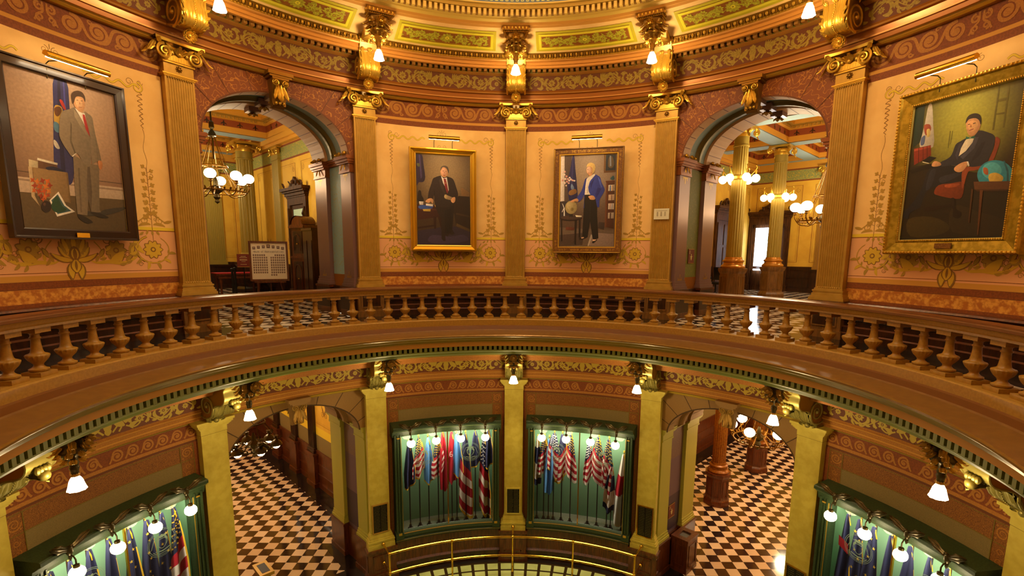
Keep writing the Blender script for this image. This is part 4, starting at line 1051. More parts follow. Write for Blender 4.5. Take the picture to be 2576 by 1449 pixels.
# ------------------------------------------------------------------ flags on poles in the cases
navy = mat('navy_flag_cloth', '1c2040', .8); red = mat('red_flag_cloth', 'b01826', .75); redd = mat('deep_red_flag_cloth', '961226', .75); white = mat('cream_flag_cloth', 'e6d8c4', .8); lblue = mat('light_blue_flag_cloth', '5a92cc', .75); fringe = mat('gold_fringe', 'e0a62c', .6); pale = mat('pale_flag_cloth', 'dcdcd0', .8)
star = mat('gold_star_print', 'e8c040', .6); starw = mat('white_star_print', 'f0ece0', .6); polew = mat('dark_flag_pole', '2c1a10', .4)
def flag(c, d, r, kind, top, length, spread, lean=0.0, fr=True, ncan=0, lbl='', W=.17, zb=-7.42):
    """pole at angle c+d, radius r; cloth hangs from the top of the pole; d in degrees"""
    P = empty('flag_on_pole', ringM(c+d, r, 0)); tag(P, lbl, 'flag', 'battle flags hanging in the glass cases')
    mb = MB(); mb.use(polew); mb.tube([(0, 0, zb+.02), (lean*.5, 0, (zb+top)/2), (lean, 0, top+.02)], .016, 6); mb.lathe([(.001, 0), (.075, 0), (.075, .02), (.04, .03), (.035, .10), (.02, .12)], 10, (0, 0, zb)); mb.build('pole', P)
    mb = MB(); mb.use(fringe); mb.ball((lean, 0, top+.05), .022, 6, 5, 1.8); mb.tube([(lean, -.02, top), (lean+.03, -.04, top-.12), (lean+.05, -.03, top-.22)], .012, 5)
    mb.build('finial', P)
    mb = MB(); mb.use(cork); mb.box(-.05, .05, -.12, -.08, zb, zb+.055); mb.build('name_card', P)
    nu, nv = 60, 18; sgn = 1 if spread >= 0 else -1; sp = abs(spread)
    def S(u, v):       # u down the cloth, v across
        w = .035 + (W+sp*.5)*(min(1, u*1.5)**.8)*(1-.12*u)
        x = lean + w*(v-.5)*1.7 + sgn*sp*.55*u
        y = -.05 - .045*(.3+u)*sin(v*3.2*pi+u*2+d) - .02*sin(v*7)
        z = top - length*u - (.16*(abs(v-.5)*-2+1) if kind != 'navy' else .05*sin(v*5))*u + .07*u*sgn*(v-.5) - (.34*min(1, u*2.5)*sgn*(v-.5)*min(1.3, length) if kind == 'stripes' else 0)
        return Vector((x, y, z))
    def matof(u, v):
        if fr and (u > .965 or (v > .955 and u > .2)): return fringe
        if kind == 'navy': return navy
        if kind == 'red': return red if v < .7 else redd
        if kind == 'blue': return lblue
        if kind == 'guard': return white if u < .30 else (red if u < .62-.12*v else pale)
        if kind == 'blackwhite': return white if int(u*3+.4) % 2 == 0 else navy
        # stars and stripes, hanging on the slant
        q = u + .04
        if q < .44: return navy
        return red if int((q-.44)*(13 if length < 1.6 else 9)) % 2 == 0 else white
    P0 = [[mb2 for mb2 in []]]
    mb = MB(); ids = [[mb.pt(S(i/nu, j/nv)) for j in range(nv+1)] for i in range(nu+1)]
    for i in range(nu):
        for j in range(nv):
            mb.use(matof((i+.5)/nu, (j+.5)/nv)); mb.face((ids[i][j], ids[i+1][j], ids[i+1][j+1], ids[i][j+1]))
    rnd = random.Random(int(c*7+d*13)+5)
    def starpoly(u, v, R, m):
        p = S(u, v)+Vector((0, -.012, 0)); mb.use(m); mb.poly([(p.x+R*(1 if k % 2 == 0 else .42)*sin(pi*k/5), p.y, p.z+R*(1 if k % 2 == 0 else .42)*cos(pi*k/5)) for k in range(10)][::-1])
    if kind == 'stripes' and ncan:
        m = star if ncan > 0 else starw
        for a in range(7):
            for b in range(5):
                u = .06+a*.055; v = .12+b*.19
                if u < .39: starpoly(u+.008*(b % 2), v, .018+.03*u, m)
    if kind == 'navy' and ncan:
        for a in range(9): starpoly(.12+a*.09, .30+.38*(a % 2)+rnd.uniform(-.06, .06), .035, star)
    if kind == 'red':
        p = S(.42, .45)+Vector((0, -.02, 0)); br = Brush(mb, lambda a, b, l: (p.x+a, p.y-l, p.z+b)); br.text('6', 0, 0, .13, white)
    mb.build('cloth', P, sharp=80)
F = flag; Q = 7.1
spec_L = [(-8.1, 'navy', -4.98, 1.22, .02, 1, 0, 'plain navy flag with gold fringe, leftmost in the case left of centre', .15), (-5.95, 'stripes', -4.86, 1.0, -.05, 1, 1, 'striped flag with crowded gold stars, second in the case left of centre', .16), (-3.95, 'blue', -4.88, 1.2, .03, 1, 0, 'light blue fringed flag, third in the case left of centre', .13),
          (-1.85, 'stripes', -4.96, .95, -.03, 0, 1, 'striped flag with round gold stars left of the brass mullion', .18), (-.75, 'red', -4.78, 1.55, .06, 0, 0, 'red flag just left of the brass mullion in the case left of centre', .10), (1.15, 'red', -4.78, 1.35, -.02, 0, 0, 'red flag with a white curl right of the brass mullion', .12),
          (2.25, 'blue', -4.86, 1.12, .09, 1, 0, 'light blue flag right of the red flag with white curl', .09), (4.3, 'stripes', -4.86, 2.3, .0, 1, 0, 'very long striped flag reaching the case floor, navy at the top', .22), (6.4, 'navy', -4.80, 1.0, .03, 1, 0, 'navy flag behind the etched seal in the case left of centre', .13), (8.35, 'stripes', -5.0, 2.2, .06, 1, -1, 'long striped flag with white stars near the centre pilaster', .15), (9.3, 'navy', -4.78, 1.05, .05, 1, 0, 'dark navy flag at the right end of the case left of centre', .10)]
for d, k, t, L, sp, f_, nc, lb, W in spec_L: F(-15, d, Q, k, t, L, sp, 0, bool(f_), nc, lb, W)
spec_R = [(-9.6, 'blackwhite', -5.0, 1.25, -.02, 0, 0, 'black and white flag at the left end of the case right of centre', .12), (-8.1, 'stripes', -4.95, .95, -.04, 0, 1, 'striped flag with a ring of gold stars, case right of centre', .17), (-7.0, 'blue', -5.0, 1.5, .02, 0, 0, 'light blue flag behind the striped flags right of centre', .13), (-5.9, 'stripes', -4.83, 1.2, .10, 1, -1, 'fringed striped flag with large white stars, case right of centre', .20), (-4.1, 'stripes', -4.85, 1.25, -.05, 1, 0, 'striped flag with plain navy canton left of the brass mullion', .17), (-2.1, 'stripes', -4.85, 1.2, .02, 0, 1, 'striped flag with gold stars just left of the mullion, right case', .16),
          (1.85, 'stripes', -4.96, 1.1, -.03, 0, -1, 'striped flag with pale blue canton right of the mullion', .12), (3.9, 'stripes', -4.83, 1.25, .08, 0, 1, 'striped flag with swirling gold stars in the case right of centre', .20), (6.1, 'stripes', -4.85, 1.5, .03, 0, 1, 'long striped flag with gold stars, third from the right end', .16), (7.0, 'blackwhite', -5.6, 1.2, -.12, 0, 0, 'black tipped white cloth behind the striped flags', .10), (9.4, 'guard', -5.2, 1.95, -.12, 0, 0, 'white and red swallowtail flag at the right end of the case', .14)]
for d, k, t, L, sp, f_, nc, lb, W in spec_R: F(15, d, Q, k, t, L, sp, 0, bool(f_), nc, lb, W)
OD = ['nearest the arch', 'second from the arch', 'third from the arch', 'fourth from the arch', 'fifth from the arch', 'sixth from the arch', 'seventh from the arch', 'eighth from the arch']
for c, sg, ns in ((-75, -1, 'left'), (75, 1, 'right')):
    for i, (d, k, nc) in enumerate(((8.6, 'stripes' if sg < 0 else 'navy', 1 if sg < 0 else 0), (6.8, 'navy', 1), (4.6, 'navy', 1), (2.2, 'navy', 1 if sg < 0 else 0), (-.6, 'navy', 0), (-3.2, 'navy', 0), (-5.6, 'navy', 0), (-8.0, 'navy', 0))):
        F(c, -sg*d, Q, k, -4.86, 2.0, .02*sg, 0, True, nc, f'{"striped" if k == "stripes" else "navy"} gold tasselled flag in the far {ns} case, {OD[i]}', .17)
# red patch on a navy flag
mb = MB(); mb.use(red); mb.M = ringM(66.5, 6.98, -5.42); mb.poly([(-.10, 0, .10), (-.09, 0, -.10), (.10, 0, -.20), (.09, 0, .0)]); mb.M = Matrix.Identity(4)
tag(mb.build('red_pennant', smooth=False), 'small red pennant on the navy flag beside the right arch pilaster', 'pennant')

# ------------------------------------------------------------------ bronze plaques
plq = mat('black_plaque_plate', '1a1812', .35, .4); plt = mat('raised_plaque_lettering', '8a7c58', .4, .5)
def plaque(th, w, h, z, lbl, r=6.855, frame=None):
    P = empty('plaque', ringM(th, r, z)); tag(P, lbl, 'plaque')
    mb = MB(); mb.use(frame or goldy)
    for (x0, x1, z0, z1) in ((-w/2-.03, w/2+.03, h/2, h/2+.03), (-w/2-.03, w/2+.03, -h/2-.03, -h/2), (-w/2-.03, -w/2, -h/2, h/2), (w/2, w/2+.03, -h/2, h/2)): mb.box(x0, x1, -.03, 0, z0, z1)
    mb.build('border', P)
    mb = MB(); mb.use(plq); mb.box(-w/2, w/2, -.015, 0, -h/2, h/2)
    br = Brush(mb, lambda a, b, l: (a, -.016-l, b), .001); rnd = random.Random(int(th)+9); rows = 17
    for k in range(rows):
        zz = h/2-.035-(h-.07)*k/(rows-1)
        for q in (-1, 1):
            x = q*w*.25-w*.19
            while x < q*w*.25+w*.17:
                l_ = rnd.uniform(.012, .03); br.rib([(x, zz), (x+l_, zz)], .010, plt); x += l_+.009
    mb.build('plate', P)
plaque(0, .335, .71, -6.76, 'dark lettered plaque low on the centre ochre pilaster')
plaque(-30, .36, .74, -6.80, 'dark lettered plaque on the ochre pilaster right of the left arch', frame=goldp)
plaque(30, .36, .80, -6.83, 'dark lettered plaque on the ochre pilaster left of the right arch', frame=brassm)
plaque(60, .36, .80, -6.83, 'dark lettered plaque low on the ochre pilaster right of the right arch', frame=brassm)

# ------------------------------------------------------------------ brass rail around the glass floor
P = empty('brass_rail'); tag(P, 'polished brass pipe rail in front of the two middle flag cases', 'railing')
RB = 6.22; zt, zbm = -7.46, -7.99
for z, nm in ((zt, 'top_rail'), (zbm, 'lower_rail')):
    mb = MB(); mb.use(brassm); mb.tube([cyl(RB, -29.6+59.2*i/40, z) for i in range(41)], .028, 8)
    mb.build(nm, P)
for t in (-29.6, -14.8, 0, 14.8, 29.6):
    mb = MB(); mb.use(brassm); mb.tube([cyl(RB, t, ZL), cyl(RB, t, zt+.02)], .025, 8)
    for z in (zt, zbm): mb.ball(tuple(cyl(RB, t, z)), .045, 10, 6)
    mb.build('post', P)
for t in (-29.8, 0, 29.8):
    for z in (zt, zbm) if t else (zt,):
        mb = MB(); mb.use(brassm); mb.tube([cyl(RB, t*.993, z), cyl(6.72, t, z+(.0))], .022, 8); mb.ball(tuple(cyl(6.72, t, z)), .05, 10, 6); mb.build('wall_stay', P)
